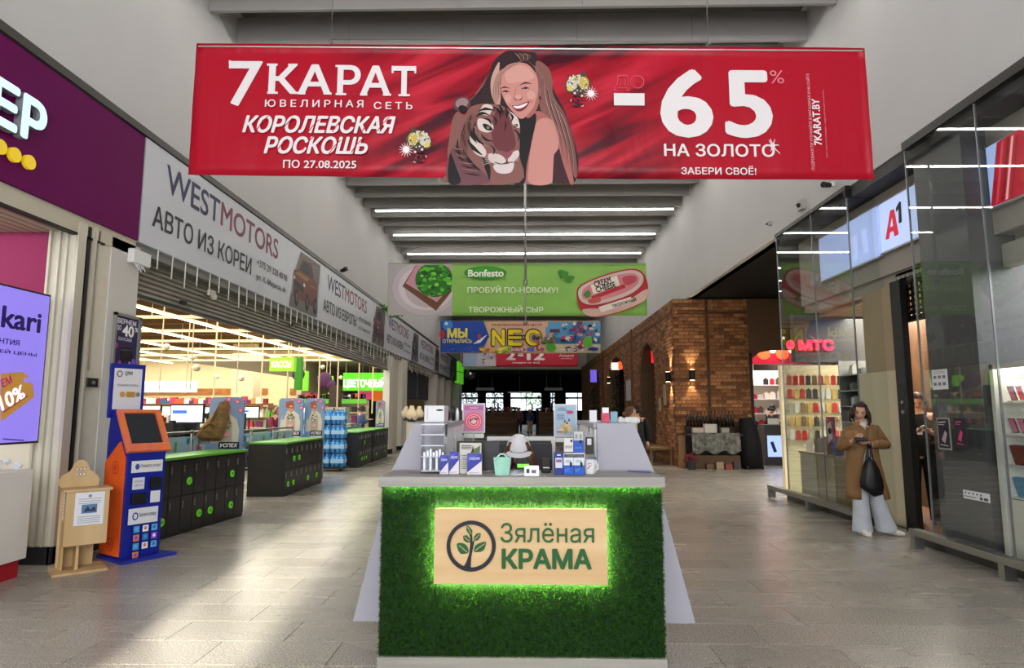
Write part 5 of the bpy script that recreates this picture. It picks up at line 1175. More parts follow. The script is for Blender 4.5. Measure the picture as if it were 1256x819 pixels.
a.text('НА ЗОЛОТО', 814, 172.5, 950, 188, WHT, bold=.025); a.text('ЗАБЕРИ СВОЁ!', 835, 199, 927, 210, WHT, bold=.02)
a.line([(944, 166), (950, 178), (956, 184)], .8, WHT); a.ell(947, 174, 3, 3, WHT)
for k in range(6): a.line([(947-8*math.cos(k), 174-8*math.sin(k)), (947, 174), (947+8*math.cos(k), 174+8*math.sin(k))], 1.2, WHT, taper=True)
a.text('7KARAT.BY', 971, 140.5, 1031, 149.5, WHT, bold=.035, rot=90)
a.text('ПОДРОБНОСТИ УТОЧНЯЙТЕ В МАГАЗИНАХ И НА САЙТЕ', 931, 142, 1055, 147, mat('#e8a8b0', .4), bold=.01, rot=90); a.text('ООО «Золотой стандарт», лицензия на деятельность', 968, 146, 1054, 148.5, mat('#d88894', .4), rot=90)
a.build('lettering', b1)
# the photographed woman and tiger, printed flat
a = Art(bp, base=.004, step=.00022); a.f = lambda x, y: (530+x/4.681, 50+y/4.681)
sk, sk2, sk3 = '#c98a80', '#a8645e', '#d39a90'; hd, hm, hl = '#2c181c', '#84564e', '#c79c8c'; tf, tf2, tw, tk = '#85564f', '#5a3038', '#d9c6c0', '#140b10'
a.poly([(430, 48), (480, 46), (540, 48), (600, 60), (620, 110), (690, 180), (700, 260), (760, 380), (800, 500), (840, 660), (830, 770), (800, 800), (740, 700), (640, 560), (520, 640), (420, 520), (300, 420), (215, 335), (300, 250), (340, 150), (370, 95)], hd, smooth=True)
a.poly([(600, 110), (670, 140), (695, 210), (700, 300), (770, 420), (815, 560), (835, 740), (812, 760), (780, 600), (700, 480), (640, 420), (610, 300)], hm, smooth=True)
a.poly([(390, 110), (345, 200), (345, 300), (385, 370), (400, 280), (390, 180)], hl, smooth=True)
a.poly([(520, 400), (620, 390), (700, 440), (740, 500), (790, 640), (815, 805), (500, 805), (500, 500)], sk2, smooth=False)
a.poly([(640, 430), (700, 450), (728, 520), (722, 620), (700, 720), (680, 805), (560, 805), (555, 700), (575, 560), (590, 470)], sk, smooth=True)
a.poly([(700, 640), (730, 600), (790, 805), (690, 805)], '#3a1822'); a.poly([(740, 520), (775, 640), (810, 790), (790, 800), (735, 620)], sk2, smooth=True)
a.poly([(500, 420), (585, 400), (600, 440), (575, 560), (545, 700), (530, 805), (470, 805), (490, 600)], tk, smooth=True)
a.poly([(400, 190), (425, 140), (480, 115), (545, 120), (590, 160), (612, 220), (610, 300), (585, 370), (545, 420), (510, 435), (470, 400), (430, 350), (402, 280)], sk, smooth=True)
a.poly([(425, 165), (480, 130), (550, 140), (590, 190), (560, 215), (500, 225), (440, 230)], sk3, smooth=True)
a.poly([(545, 420), (585, 370), (610, 300), (618, 330), (600, 390), (560, 430)], sk2, smooth=True)
a.ell(572, 300, 24, 26, sk3, rot=-15); a.ell(440, 320, 18, 24, sk3)
a.line([(396, 265), (420, 255), (450, 262)], 9, hd, taper=True, smooth=True); a.line([(505, 245), (540, 230), (575, 235)], 9, hd, taper=True, smooth=True)
a.line([(405, 284), (425, 277), (450, 284)], 9, tk, taper=True, smooth=True); a.line([(515, 266), (540, 258), (562, 262)], 9, tk, taper=True, smooth=True); a.ell(430, 281, 6, 4, tk); a.ell(541, 262, 6, 4, tk)
a.line([(490, 250), (478, 300), (475, 325)], 5, sk2, taper=True, smooth=True); a.ell(497, 318, 26, 14, sk2); a.ell(497, 312, 20, 14, sk3); a.ell(484, 326, 5, 3, hd); a.ell(512, 325, 5, 3, hd)
a.poly([(462, 362), (500, 358), (560, 335), (548, 365), (520, 390), (490, 392)], '#7a2034', smooth=True); a.poly([(470, 364), (503, 362), (552, 344), (535, 365), (505, 378), (482, 376)], '#f0e4e4', smooth=True)
a.line([(455, 355), (450, 370)], 4, sk2); a.line([(565, 325), (575, 345)], 4, sk2)
for i in range(10): a.line([(470+i*7, 120-i*2), (380+i*3, 180), (350+i*5, 300), (380+i, 380-i*8)], 3.5, [hl, hm][i % 2], taper=True, smooth=True)
for i in range(16): a.line([(560+i*4, 110+i*3), (640+i*3, 200+i*8), (660+i*8, 340+i*8), (720+i*7, 520+i*8), (740+i*6, 640+i*8)], 3.5, [hl, hm, '#8f666a', hd][i % 4], taper=True, smooth=True)
for i in range(6): a.line([(480+i*12, 62), (500+i*14, 80), (520+i*6, 110)], 4, [hl, hm][i % 2], taper=True, smooth=True)
for i in range(5): a.line([(340-8*i, 170+10*i), (290-12*i, 260+14*i), (235-10*i, 330+4*i)], 3, hm, taper=True, smooth=True)
a.ell(622, 285, 5, 22, '#8a6a6e'); a.ell(622, 318, 7, 9, '#3a2a30')
# tiger
a.poly([(150, 400), (120, 450), (105, 540), (90, 640), (100, 740), (80, 805), (500, 805), (500, 640), (505, 520), (495, 470), (430, 380), (330, 355), (230, 370), (190, 420)], tf, smooth=True)
a.poly([(120, 600), (190, 640), (260, 720), (330, 805), (90, 805)], '#6e434a', smooth=True); a.poly([(105, 640), (140, 720), (165, 805), (95, 805)], tk, smooth=True)
a.ell(175, 358, 52, 42, '#5d3a42', rot=-20); a.ell(175, 352, 38, 28, '#9a7a7c', rot=-20); a.ell(180, 385, 26, 20, tk, rot=20)
a.poly([(230, 380), (300, 355), (400, 365), (470, 410), (505, 470), (505, 560), (500, 630), (470, 690), (420, 710), (330, 690), (250, 640), (200, 580), (190, 480)], tf, smooth=True)
a.poly([(370, 400), (430, 410), (470, 520), (480, 600), (430, 640), (360, 600), (345, 500)], '#6a3036', smooth=True)
a.poly([(270, 440), (340, 460), (355, 500), (320, 520), (270, 500)], tw, smooth=True); a.poly([(445, 400), (490, 430), (505, 490), (470, 480), (455, 440)], tw, smooth=True)
a.poly([(220, 540), (260, 560), (310, 620), (300, 660), (240, 630)], tw, smooth=True); a.poly([(300, 360), (350, 370), (330, 420), (280, 410)], tw, smooth=True)
a.poly([(330, 640), (400, 650), (425, 690), (380, 705), (330, 680)], tw, smooth=True); a.poly([(430, 655), (490, 620), (500, 650), (465, 690), (435, 690)], tw, smooth=True); a.poly([(355, 705), (430, 700), (470, 690), (460, 740), (420, 755), (370, 745)], '#d8c8c8', smooth=True)
a.poly([(395, 620), (430, 632), (470, 615), (455, 650), (432, 668), (410, 650)], '#8a4854', smooth=True); a.line([(432, 665), (432, 690)], 6, tk); a.line([(360, 690), (400, 700), (432, 690), (465, 690)], 5, tk, smooth=True)
a.poly([(296, 470), (330, 478), (352, 505), (322, 508), (300, 492)], tk, smooth=True); a.ell(324, 492, 8, 7, '#9aa08a'); a.ell(324, 492, 3.5, 3.5, tk); a.ell(482, 480, 14, 9, tk, rot=-20); a.ell(481, 480, 6, 6, '#9aa08a')
for pts, w_ in [([(270, 400), (310, 385), (360, 395)], 12), ([(255, 430), (290, 410), (330, 420)], 12), ([(360, 375), (390, 400), (395, 440)], 10), ([(420, 372), (435, 405), (430, 440)], 10), ([(440, 400), (465, 430), (455, 460)], 10),
                ([(230, 420), (215, 480), (230, 540), (260, 580)], 16), ([(255, 460), (240, 520), (270, 570), (310, 590)], 14), ([(285, 530), (310, 560), (350, 570)], 10), ([(205, 560), (240, 610), (290, 650)], 16), ([(190, 470), (180, 540), (195, 600)], 18),
                ([(335, 590), (360, 620), (350, 650)], 8), ([(380, 360), (400, 380), (410, 420)], 8), ([(300, 440), (330, 450), (345, 480)], 9), ([(470, 500), (500, 530), (495, 570)], 9), ([(180, 620), (220, 690), (280, 740)], 14), ([(290, 660), (320, 720), (330, 790)], 22), ([(150, 560), (150, 620), (175, 690)], 12), ([(345, 420), (370, 450), (365, 480)], 8), ([(420, 450), (425, 480), (418, 510)], 6)]:
    a.line(pts, w_*1.45, tk, taper=True, smooth=True)
for i in range(9): a.line([(215+i*9, 450+i*14), (235+i*9, 470+i*15), (250+i*10, 500+i*14)], 5, tk if i % 2 else '#b08a7e', taper=True, smooth=True)
for i in range(7): a.line([(355+i*12, 372+i*3), (362+i*12, 385+i*3), (366+i*11, 405+i*4)], 5, tk, taper=True, smooth=True)
for i in range(8): a.line([(120+i*9, 600+i*22), (150+i*12, 620+i*20), (185+i*14, 615+i*22)], 6, tk if i % 2 else '#a47a70', taper=True, smooth=True)
for i in range(14): a.line([(228+i*3, 400+i*2), (180+i*2, 500+i*6), (150+i*4, 640+i*8)], 2.2, ['#94665c', '#4a262c', '#6a3f3a'][i % 3], taper=True, smooth=True)
for i in range(6): a.line([(400, 655+6*i), (340, 650+9*i), (290, 640+14*i)], 2, '#e8dede', taper=True, smooth=True); 
for i in range(4): a.line([(455, 660+6*i), (495, 655+10*i)], 2, '#e8dede')
a.build('portrait_print', b1)
def pend(cx, cy, flip, nm):
    a = Art(bp, base=.006, step=.0003); s = -1 if flip else 1
    a.f = lambda x, y: (cx+s*x, cy+y)
    a.poly([(-17, -2), (-12, -10), (-8, -18), (-3, -14), (6, -13), (12, -8), (15, 0), (13, 8), (4, 10), (0, 14), (-8, 10)], '#4a4030', smooth=True)
    a.poly([(-4, -13), (6, -11), (12, -6), (13, 2), (4, 5), (-2, -2)], '#cfc8b4', smooth=True); a.ell(-8, -3, 6, 8, '#c8b050'); a.ell(2, -9, 4, 3, '#b8a050'); a.ell(9, 4, 4, 3, '#d8c468'); a.ell(7, -3, 2, 2, '#1c1a14')
    random.seed(9)
    for k in range(36): a.ell(random.uniform(-12, 12), random.uniform(-12, 8), .9, .9, random.choice(['#f0ece0', '#2a2418', '#e0d8c0', '#e8e4da']))
    for k in range(26): a.ell(random.uniform(-6, 8)*(1), random.uniform(10, 26), 1.6, 1.6, random.choice(['#5a1424', '#e0d0d0', '#3a0a18', '#8a2a3c']))
    for k in range(7): q = k*math.pi/7; a.line([(-16-9*math.cos(q), 11-9*math.sin(q)), (-16, 11), (-16+9*math.cos(q), 11+9*math.sin(q))], 1.5, '#f4e8e8', taper=True)
    a.ell(-16, 11, 4, 4, '#f4eaea'); a.build('pendant_print', b1)
pend(515, 172, False, 'l'); pend(709, 102, True, 'r')

# green cheese banner
B2Y = 15.1
bl = at(475, 386.5, Y=B2Y); br = at(794, 387, Y=B2Y); tl = at(475, 322.5, Y=B2Y)
b2, pl2 = banner('green_banner', bl, br, tl.z-bl.z, mat('#8fc45a', .45, var=.12, scale=1.2), 'green cream cheese banner with sandwich plate hanging second', (1.2, 4.8), mat('#86b25c', .5))
a = Art(pl2, base=.007, step=.0008); a.f = lambda x, y: (460+x/3.489, 300+y/3.489)
a.rect(56, 84, 330, 302, '#b4adb0'); 
def clipx(cx, cy, rx, ry, m, x1=330, y0=84, y1=302, x0=56): a.poly([(min(x1, max(x0, cx+rx*math.cos(t))), min(y1, max(y0, cy+ry*math.sin(t)))) for t in [2*math.pi*i/36 for i in range(36)]], m)
clipx(215, 185, 140, 115, '#c4bac0'); clipx(220, 185, 118, 95, '#d8ccd2'); clipx(225, 190, 96, 78, '#c0b2ba')
a.poly([(175, 88), (328, 92), (328, 200), (262, 282), (118, 178)], '#6e4a30'); a.poly([(178, 88), (328, 90), (328, 175), (265, 245), (132, 165)], '#c98ea0')
clipx(255, 150, 82, 74, '#2f7a22', y0=86); random.seed(14)
for k in range(60):
    x, y = random.uniform(185, 322), random.uniform(92, 215)
    if (x-255)**2/75**2+(y-150)**2/66**2 < 1: clipx(x, y, random.uniform(7, 15), random.uniform(4, 9), random.choice(['#5fc434', '#3f9a28', '#1f5a18', '#7fd850']))
a.ell(474, 121, 91, 29, '#2f8a2a'); a.ell(474, 120, 84, 24, '#3f9e30'); a.text('Bonfesto', 400, 107, 552, 137, '#f4f8e8', bold=.04)
a.text('ПРОБУЙ ПО-НОВОМУ!', 397, 175, 783, 205, '#dfeec8', bold=.03); a.text('ТВОРОЖНЫЙ СЫР', 400, 259, 720, 289, '#dfeec8', bold=.03)
for (x, y, r_) in ((798, 118, 15), (815, 122, 13), (800, 135, 9), (828, 146, 17), (842, 140, 11)): a.ell(x, y, r_, r_*.8, '#3f8a2c')
def tub(x, y): 
    cs, sn = math.cos(R(-17)), math.sin(R(-17)); return (1012+x*cs-y*sn, 195+x*sn+y*cs)
def tp(pts, m, sm=True): a.poly([tub(*p) for p in (catmull(pts) if sm else pts)], m)
tp([(-150, -20), (-120, -62), (0, -75), (110, -65), (152, -30), (150, 40), (110, 85), (0, 98), (-110, 85), (-150, 40)], '#b02c30'); tp([(-140, 40), (0, 70), (145, 35), (120, 80), (0, 94), (-115, 80)], '#d8b4a8')
tp([(-143, -20), (-115, -57), (0, -69), (106, -60), (144, -28), (130, 12), (60, 38), (-60, 40), (-125, 20)], '#d8c4bc'); tp([(-128, -18), (-100, -47), (0, -58), (96, -50), (128, -24), (110, 6), (50, 24), (-50, 26), (-110, 10)], '#d88890')
tp([(-80, -48), (40, -56), (40, -12), (-80, -8)], '#efe6da', False); a.text('CREAM', 935, 145, 1010, 172, '#2c2a24', bold=.04, rot=17); a.text('CHEESE', 942, 168, 1030, 192, '#2c2a24', bold=.04, rot=17)
tp([(-92, -2), (60, -12), (60, 4), (-88, 14)], '#c03038', False); tp([(-75, 50), (70, 48), (70, 72), (-70, 76)], '#efe6da', False); a.text('творожный', 1010, 235, 1118, 258, '#2c2a24', bold=.03, rot=17)
tp([(-120, -20), (-95, -30), (-90, -8), (-112, -2)], '#3f8a34'); tp([(-110, 10), (-60, 8), (-60, 30), (-100, 28)], '#c85a50'); tp([(60, -40), (110, -34), (112, -10), (66, -4)], '#c0505c')
a.build('print', b2)
# NEO banner
B3Y = 23.6
bl = at(538.5, 433, Y=B3Y); br = at(737, 433, Y=B3Y); tl = at(538.5, 393, Y=B3Y)
b3, pl3 = banner('amusement_banner', bl, br, tl.z-bl.z, mat('#d8b48c', .5, var=.1), 'colourful amusement centre banner with yellow NEO letters hanging third', (1.2, 4.8), mat('#b8a080', .5))
a = Art(pl3, base=.007, step=.001); a.f = lambda x, y: (460+x/3.489, 300+y/3.489)
a.rect(480, 330, 960, 460, '#e0b890'); a.rect(730, 330, 965, 460, '#5fa8d8'); a.rect(730, 395, 965, 420, '#2f7ab8'); a.rect(730, 425, 965, 462, '#d8c8a4'); a.rect(560, 330, 740, 352, '#e8b0a0')
a.poly([(280, 326), (464, 326), (489, 392), (455, 462), (280, 462)], '#1f4aa8'); random.seed(17)
for k in range(18): a.ell(random.uniform(290, 440), random.uniform(425, 458), random.uniform(3, 9), random.uniform(2, 5), random.choice(['#2f6ad0', '#17388a', '#2a58c0']))
a.ell(312, 345, 22, 22, '#3a8ad8'); a.ell(306, 338, 7, 7, '#cfe4f4'); a.ell(288, 384, 12, 17, '#c8322c'); a.text('МЫ', 310, 357, 396, 399, '#f0e060', bold=.06); a.text('ОТКРЫЛИСЬ', 290, 404, 416, 421, '#e8dc90', bold=.04)
a.poly([(420, 425), (440, 410), (480, 385), (450, 420)], '#e0e4ec'); a.rect(440, 378, 452, 408, '#b03a6a')
a.text('РАЗВЛЕКАТЕЛЬНЫЙ ЦЕНТР', 500, 337, 716, 349, '#7a4a34', bold=.04)
for s, x0, x1 in (('N', 500, 556), ('E', 570, 630), ('O', 644, 712)): a.text(s, x0-5, 358, x1+5, 437, '#2a2230', bold=.09); a.text(s, x0, 363, x1, 432, '#f4d81c', bold=.05)
a.rect(572, 386, 640, 392, '#2a2230'); a.rect(572, 403, 640, 409, '#2a2230')
a.ell(680, 398, 10, 12, '#4a3a58'); a.ell(608, 449, 36, 10, '#b03a6a'); a.text('24 ИЮЛЯ', 582, 443, 634, 455, '#f4e8ec', bold=.04); a.rect(650, 442, 680, 456, '#3a5ac0'); 
for k in range(20): a.ell(random.uniform(455, 590), random.uniform(438, 462), random.uniform(5, 12), random.uniform(3, 7), random.choice(['#d8d020', '#5fae2a', '#e8e050', '#d85a3a']))
for k in range(44): a.ell(random.uniform(690, 770), random.uniform(380, 450), random.uniform(4, 11), random.uniform(3, 8), random.choice(['#a83a6a', '#5a2a3a', '#e0a0b0', '#3f8a2a', '#f0d0d0', '#c87a4a']))
a.ell(752, 440, 22, 18, '#4fa82a'); a.rect(748, 362, 790, 376, '#5a3a4a')
for k in range(90):
    x = random.uniform(800, 950); y = random.uniform(338, 455); a.ell(x, y, random.uniform(4, 13), random.uniform(3, 9), random.choice(['#a03a6a', '#3a2a34', '#d8b0b8', '#e8d8d0', '#2a5aa8', '#c0507a', '#f0e8e0', '#6a3a4a']))
a.ell(908, 418, 20, 24, '#5fb82a'); a.ell(932, 448, 22, 8, '#233a8a')
a.build('print', b3)
B4Y = 32.8
bl = at(567, 449.5, Y=B4Y); br = at(709, 449.5, Y=B4Y)
b4, pl4 = banner('sale_banner', bl, br, 1.25, mat('#c01c38', .5), 'red sale banner with two equals twelve lettering hanging farthest', (1.2, 4.8))
a = Art(pl4, base=.007, step=.0015); a.f = lambda x, y: (560+x/7.444, 430+y/7.444)
a.rect(60, -60, 360, 142, '#b8bcc8'); a.poly([(60, -60), (200, -60), (180, 142), (60, 142)], '#9ab0cc'); 
for k in range(16): a.ell(random.uniform(245, 345), random.uniform(10, 120), random.uniform(8, 16), random.uniform(5, 12), random.choice(['#b84a70', '#8a3450', '#d88aa0', '#e0d4d8']))
a.rect(255, 80, 350, 135, '#c9c4ca'); a.text('2', 450, 0, 540, 86, '#efe6e6', bold=.06); a.text('=', 560, 20, 610, 50, '#efe6e6', bold=.06); a.text('12', 640, 0, 805, 86, '#efe6e6', bold=.06)
a.text('скидки на всё', 510, 100, 760, 118, '#efe6e6', bold=.03); a.text('Акция', 935, 30, 1070, 60, '#efe6e6', bold=.03); a.line([(950, 72), (1060, 72)], 4, '#efe6e6'); a.build('print', b4)
# ================================================================== BRICK BLOCK
BX, BY, BT = 4.17, 17.7, 4.62
M_BR = mat('#a06e46', .85, h2='#5e3d28', scale=9, bump=.25); M_MOR = mat('#5e4a38', .9)
arches = [(20.4, 22.9, 3.75), (26.6, 31.6, 3.9), (35.2, 38.6, 3.8)]
def side_poly():
    p = [(BY, 0)]
    for a, b, t in arches:
        r_ = (b-a)/2; zc = t-min(r_, 1.2); p.append((a, 0)); p.append((a, zc))
        for k in range(1, 12): q = math.pi*k/12; p.append(((a+b)/2-r_*math.cos(q), zc+min(r_, 1.2)*math.sin(q)))
        p += [(b, zc), (b, 0)]
    return p+[(46.5, 0), (46.5, BT), (BY, BT)]
bw_ = struct('wall_brick_side', MB().prism(side_poly(), (BX, 0, 0), (0, 1, 0), (0, 0, 1), (1, 0, 0), .5), M_MOR)
br_ = struct('wall_brick_return', MB().box(BX+.5, 6.25, BY, BY+.35, 0, BT), M_MOR)
struct('wall_brick_return_lintel', MB().box(6.25, 9, BY, BY+.35, 3.2, BT).prism([(6.25, 2.9), (6.25, 3.2), (7.0, 3.2), (6.55, 3.12)], (0, BY, 0), (1, 0, 0), (0, 0, 1), (0, 1, 0), .35), M_MOR)
struct('trim_8', MB().box(6.22, 6.3, BY-.05, BY+.36, 0, 3.1), M_BLACK)
random.seed(41)
bh, bwid, gp_ = .088, .27, .012
proto = None; cnt = 0; rest = MB()
def in_arch(y0, y1, z):
    for a, b, t in arches:
        if y1 < a or y0 > b: continue
        r_ = (b-a)/2; rz = min(r_, 1.2); zc = t-rz
        if z < zc: return True
        c = (a+b)/2; yy = min(abs(y0-c), abs(y1-c)) if not (y0 < c < y1) else 0
        if yy < r_ and z < zc+rz*math.sqrt(1-(yy/r_)**2)+.04: return True
    return False
rows_ = int(BT/(bh+gp_))
brm = [mat('#9c6a44', .85, h2='#6a452c', scale=12, bump=.3), mat('#7c5234', .85, h2='#503624', scale=12, bump=.3), mat('#b48055', .85, h2='#7a5234', scale=12, bump=.3)]
bprot = []
for i in range(3):
    o = MB().box(0, bwid, -.022, 0, 0, bh).build('brick', brm[i], br_, local=True); o.location = (0, 0, -50); bprot.append([o, False])
mi_ = 0
for r_ in range(rows_):
    z = .01+r_*(bh+gp_); off = (r_ % 2)*(bwid+gp_)/2
    x = BX-.02+off-(bwid+gp_)/2
    while x < 6.2:
        x0, x1 = max(BX-.02, x), min(x+bwid, 6.22)
        if x1-x0 > .06:
            full = (x1-x0) > bwid-.001
            if full and cnt < 290 and z > 0.9:
                k = random.choice([0, 0, 1, 2]); pr = bprot[k]
                if not pr[1]: o = pr[0]; pr[1] = True
                else: o = pr[0].copy(); COL.objects.link(o)
                o.location = V((x0, BY-random.uniform(0, .006), z))-br_.location; cnt += 1
            else: rest.box(x0, x1, BY-.022-random.uniform(0, .006), BY, z, z+bh, random.choice([0, 0, 1, 2]))
        x += bwid+gp_
rest.build('brick_courses', brm, br_, kind='stuff')
rest = MB()
for r_ in range(rows_):
    z = .01+r_*(bh+gp_); y = BY+(r_ % 2)*(bwid+gp_)/2
    while y < 46:
        y1 = y+bwid*(1 if y < 30 else 1)
        if not in_arch(y, y1, z+bh/2): rest.box(BX-.022-random.uniform(0, .006), BX, y, y1, z, z+bh, random.choice([0, 0, 1, 2]))
        y += bwid+gp_
rest.build('brick_courses', brm, bw_, kind='stuff')
pm = MB()
for y in (20.0-1.2, 24.6, 33.2): pass
pm.box(BX-.06, BX, 24.4, 24.6, 0, BT).box(BX-.06, BX, 33.4, 33.7, 0, BT).box(BX-.05, BX, BY, 46, 4.2, 4.28)
struct('trim_9', pm, mat('#6e4a30', .85, var=.3, scale=10)); struct('trim_10', MB().box(5.05, 5.13, BY-.05, BY, 0, BT).box(5.13, 6.2, BY-.04, BY, 4.2, 4.26).box(BX, 5.05, BY-.04, BY, 1.3, 1.36), mat('#5a3c28', .85, var=.3, scale=10))
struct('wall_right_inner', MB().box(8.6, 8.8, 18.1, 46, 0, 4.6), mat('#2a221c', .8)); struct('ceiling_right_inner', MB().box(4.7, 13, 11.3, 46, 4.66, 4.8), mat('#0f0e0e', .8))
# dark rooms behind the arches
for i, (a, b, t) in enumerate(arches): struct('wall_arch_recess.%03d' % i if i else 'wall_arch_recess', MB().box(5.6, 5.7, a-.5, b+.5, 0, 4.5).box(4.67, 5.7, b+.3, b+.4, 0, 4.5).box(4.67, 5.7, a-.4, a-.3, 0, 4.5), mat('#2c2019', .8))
dr = struct('door_1', MB().box(4.6, 4.66, 20.6, 21.4, 0, 2.7), mat('#1b1816', .4)); MB().box(4.57, 4.6, 21.3, 21.36, .9, 1.3).build('handle', M_ALU, dr)
# lit signs in arches
def wsign(px, py, Y, sx, sz, col, lab, em=1.2, ink=None, txt=None):
    p = at(px, py, Y=Y); t = thing('small_lit_sign', tuple(p), lab, 'sign')
    MB().box(p.x-sx/2, p.x+sx/2, p.y, p.y+.08, p.z-sz/2, p.z+sz/2).build('panel', mat(col, .4, emit=em), t, bevel=.02); MB().box(p.x+sx/2-.02, 4.9, p.y+.03, p.y+.05, p.z+sz/2-.05, p.z+sz/2-.02).build('bracket', M_BLACK, t)
    if txt: a = Art(Pl((p.x-sx/2, p.y, p.z-sz/2), (1, 0, 0), (0, 0, 1)), px=False, base=.004); a.text(txt, .12*sx, .8*sz, .88*sx, .2*sz, mat(ink, .4, emit=1), bold=.05); a.build('lettering', t)
wsign(802, 436, 22.2, .16, .5, '#e01828', 'red glowing sign in the nearest brick arch'); wsign(755, 449, 28, .36, .32, '#e8e0d8', 'white and red glowing sign in the second brick arch', .8); wsign(761, 448, 27.9, .18, .34, '#f04a1a', 'orange round sign beside the white one in the second arch', 1.2)
wsign(728, 461, 36, .36, .7, '#5a4ab0', 'violet glowing screen in the third brick arch', .9)
pn = tag(MB().box(BX-.05, BX-.02, 24.9, 25.9, 1.9, 2.7).build('wall_notice', mat('#b8bcc4', .5)), 'pale notice hung on the brick wall between the arches', 'notice')
for i, (y, z, lab) in enumerate([(19.2, 1.7, 'white plate on the brick wall right of the nearest arch'), (19.6, 1.35, 'small beige plate below the white one by the nearest arch')]):
    p = at([815, 809][i], [484, 492][i], X=BX-.03); tag(MB().box(BX-.045, BX-.02, p.y-.22, p.y+.1, p.z-.3, p.z+.3 if i == 0 else p.z+.1).build('wall_plate', mat('#a8937a', .5)), lab, 'plate')
# sconces with real spots up and down
def sconce(loc, n, lab, pw):
    loc = V(loc); n = V(n); t = thing('wall_sconce', tuple(loc), lab, 'lamp')
    c = loc+n*.09; MB().cyl(c-V((0, 0, .14)), c+V((0, 0, .14)), .075, n=14).build('housing', M_BLACK, t); MB().cyl(loc, c, .03, n=8).build('mount', M_BLACK, t)
    MB().cyl(c+V((0, 0, .141)), c+V((0, 0, .146)), .06, n=12).cyl(c-V((0, 0, .146)), c-V((0, 0, .141)), .06, n=12).build('lens', mat('#ffd9a0', .4, emit=12), t)
    for s_ in (1, -1):
        l = bpy.data.lights.new('sconce_beam', 'SPOT'); l.energy = pw; l.color = (1, .78, .5); l.spot_size = R(75); l.spot_blend = .7; l.shadow_soft_size = .03
        o = bpy.data.objects.new('sconce_beam', l); COL.objects.link(o); o.parent = t; o.location = n*.09+V((0, 0, .16*s_)); o.rotation_euler = (0 if s_ < 0 else math.pi, 0, 0)
p = at(822, 462, X=BX-.05); sconce((BX-.02, p.y, p.z), (-1, 0, 0), 'black up and down sconce on the corridor face of the brick corner', 70)
p = at(848, 460, Y=BY-.03); sconce((p.x, BY-.02, p.z), (0, -1, 0), 'black up and down sconce on the brick wall facing the viewer', 26)
p = at(748, 466, X=BX-.05); sconce((BX-.02, p.y, p.z), (-1, 0, 0), 'black sconce on the far brick pier between the arches', 20)
# artificial conifers
def conifer(px, Y, z0, z1, r_, lab):
    x = at(px, 500, Y=Y).x; t = thing('potted_conifer', (x, Y, 0), lab, 'plant'); random.seed(int(px))
    MB().cyl((x, Y, 0), (x, Y, .5), .2, .26, n=14).build('pot', mat('#26241f', .6), t); MB().cyl((x, Y, .5), (x, Y, z1-.2), .03, n=6).build('trunk', mat('#3a2a1c', .8), t)
    m_ = MB()
    for k in range(900):
        z = random.uniform(z0, z1); f_ = (z-z0)/(z1-z0); rr = r_*(1-f_*.45)*(1 if f_ < .85 else (1-f_)/.15+.1); q = random.uniform(0, 6.283); rr *= random.uniform(.55, 1.05)
        p = V((x+rr*math.cos(q), Y+rr*math.sin(q), z)); s_ = .07; d = V((math.cos(q)*s_, math.sin(q)*s_, random.uniform(-.06, .08))); e_ = V((-math.sin(q), math.cos(q), 0))*.03
        m_.add([p-e_, p+e_, p+d], [(0, 1, 2)])
    m_.build('foliage', mat('#20301f', .8, h2='#0e150d', scale=12), t, kind='stuff')
conifer(757, 25.2, .5, 2.85, .36, 'dark artificial conifer standing before the second brick arch'); conifer(728, 33.0, .5, 2.6, .42, 'dark bushy conifer before the third brick arch')
# bench by the corner
bn_ = thing('wooden_bench', (3.6, 18.3, 0), 'low wooden bench against the brick wall near the corner', 'bench'); wdm = mat('#7a5a3c', .6, var=.2)
MB().box(3.45, 4.12, 18.0, 20.4, .42, .48).build('seat', wdm, bn_)
for y in (18.05, 20.3):
    for x in (3.5, 4.05): MB().box(x, x+.06, y, y+.06, 0, .42).build('leg', wdm, bn_)
tag(MB().box(4.12, 4.3, 17.3, 17.36, .01, .85).build('wood_board', mat('#8c6a45', .6, var=.2)), 'upright pale wooden board leaning at the brick corner', 'board')
# dark sale stand with draped cloth and bottles
st = thing('draped_table', (5.0, 17.1, 0), 'table draped with patterned grey cloth against the dark brick wall', 'table')
x0, x1 = at(846, 560, Y=17).x, at(912, 560, Y=17).x
MB().box(x0, x1, 16.95, 17.45, .85, .9).build('top', mat('#3a2e28', .6), st); MB().box(x0, x1, 17.38, 17.45, 0, 1.1).build('back', mat('#241a18', .6), st)
m_ = MB(); n = 24
for j in range(2):
    for i in range(n+1): m_.v.append(V((x0+.05+(x1-x0-.15)*i/n, 16.93-.02*math.sin(i*1.9)-.05*j, .93-.5*j-.05*j*math.sin(i*.7))))
for i in range(n): m_.f.append((i, i+1, n+2+i, n+1+i)); m_.m.append(0)
m_.build('cloth', mat('#77756e', .8, h2='#3f4440', scale=9), st)
MB().box(x0+.1, x1-.1, 16.95, 17.3, .0, .35).build('lower_shelf', mat('#4a3626', .7), st)
random.seed(19)
bt = None
for i in range(14):
    x = x0+.05+i*(x1-x0-.1)/14
    if bt is None: bt = MB().loft([((x, 17.3, 1.1), .035), ((x, 17.3, 1.32), .035), ((x, 17.3, 1.4), .013), ((x, 17.3, 1.5), .013)], 8).build('wine_bottle', mat('#1b1412', .2), smooth=True); tag(bt, 'dark wine bottle in the row behind the draped table', 'bottle', 'bottles behind the draped table')
    else: o = bt.copy(); COL.objects.link(o); o.location = (x, 17.32, 1.1)
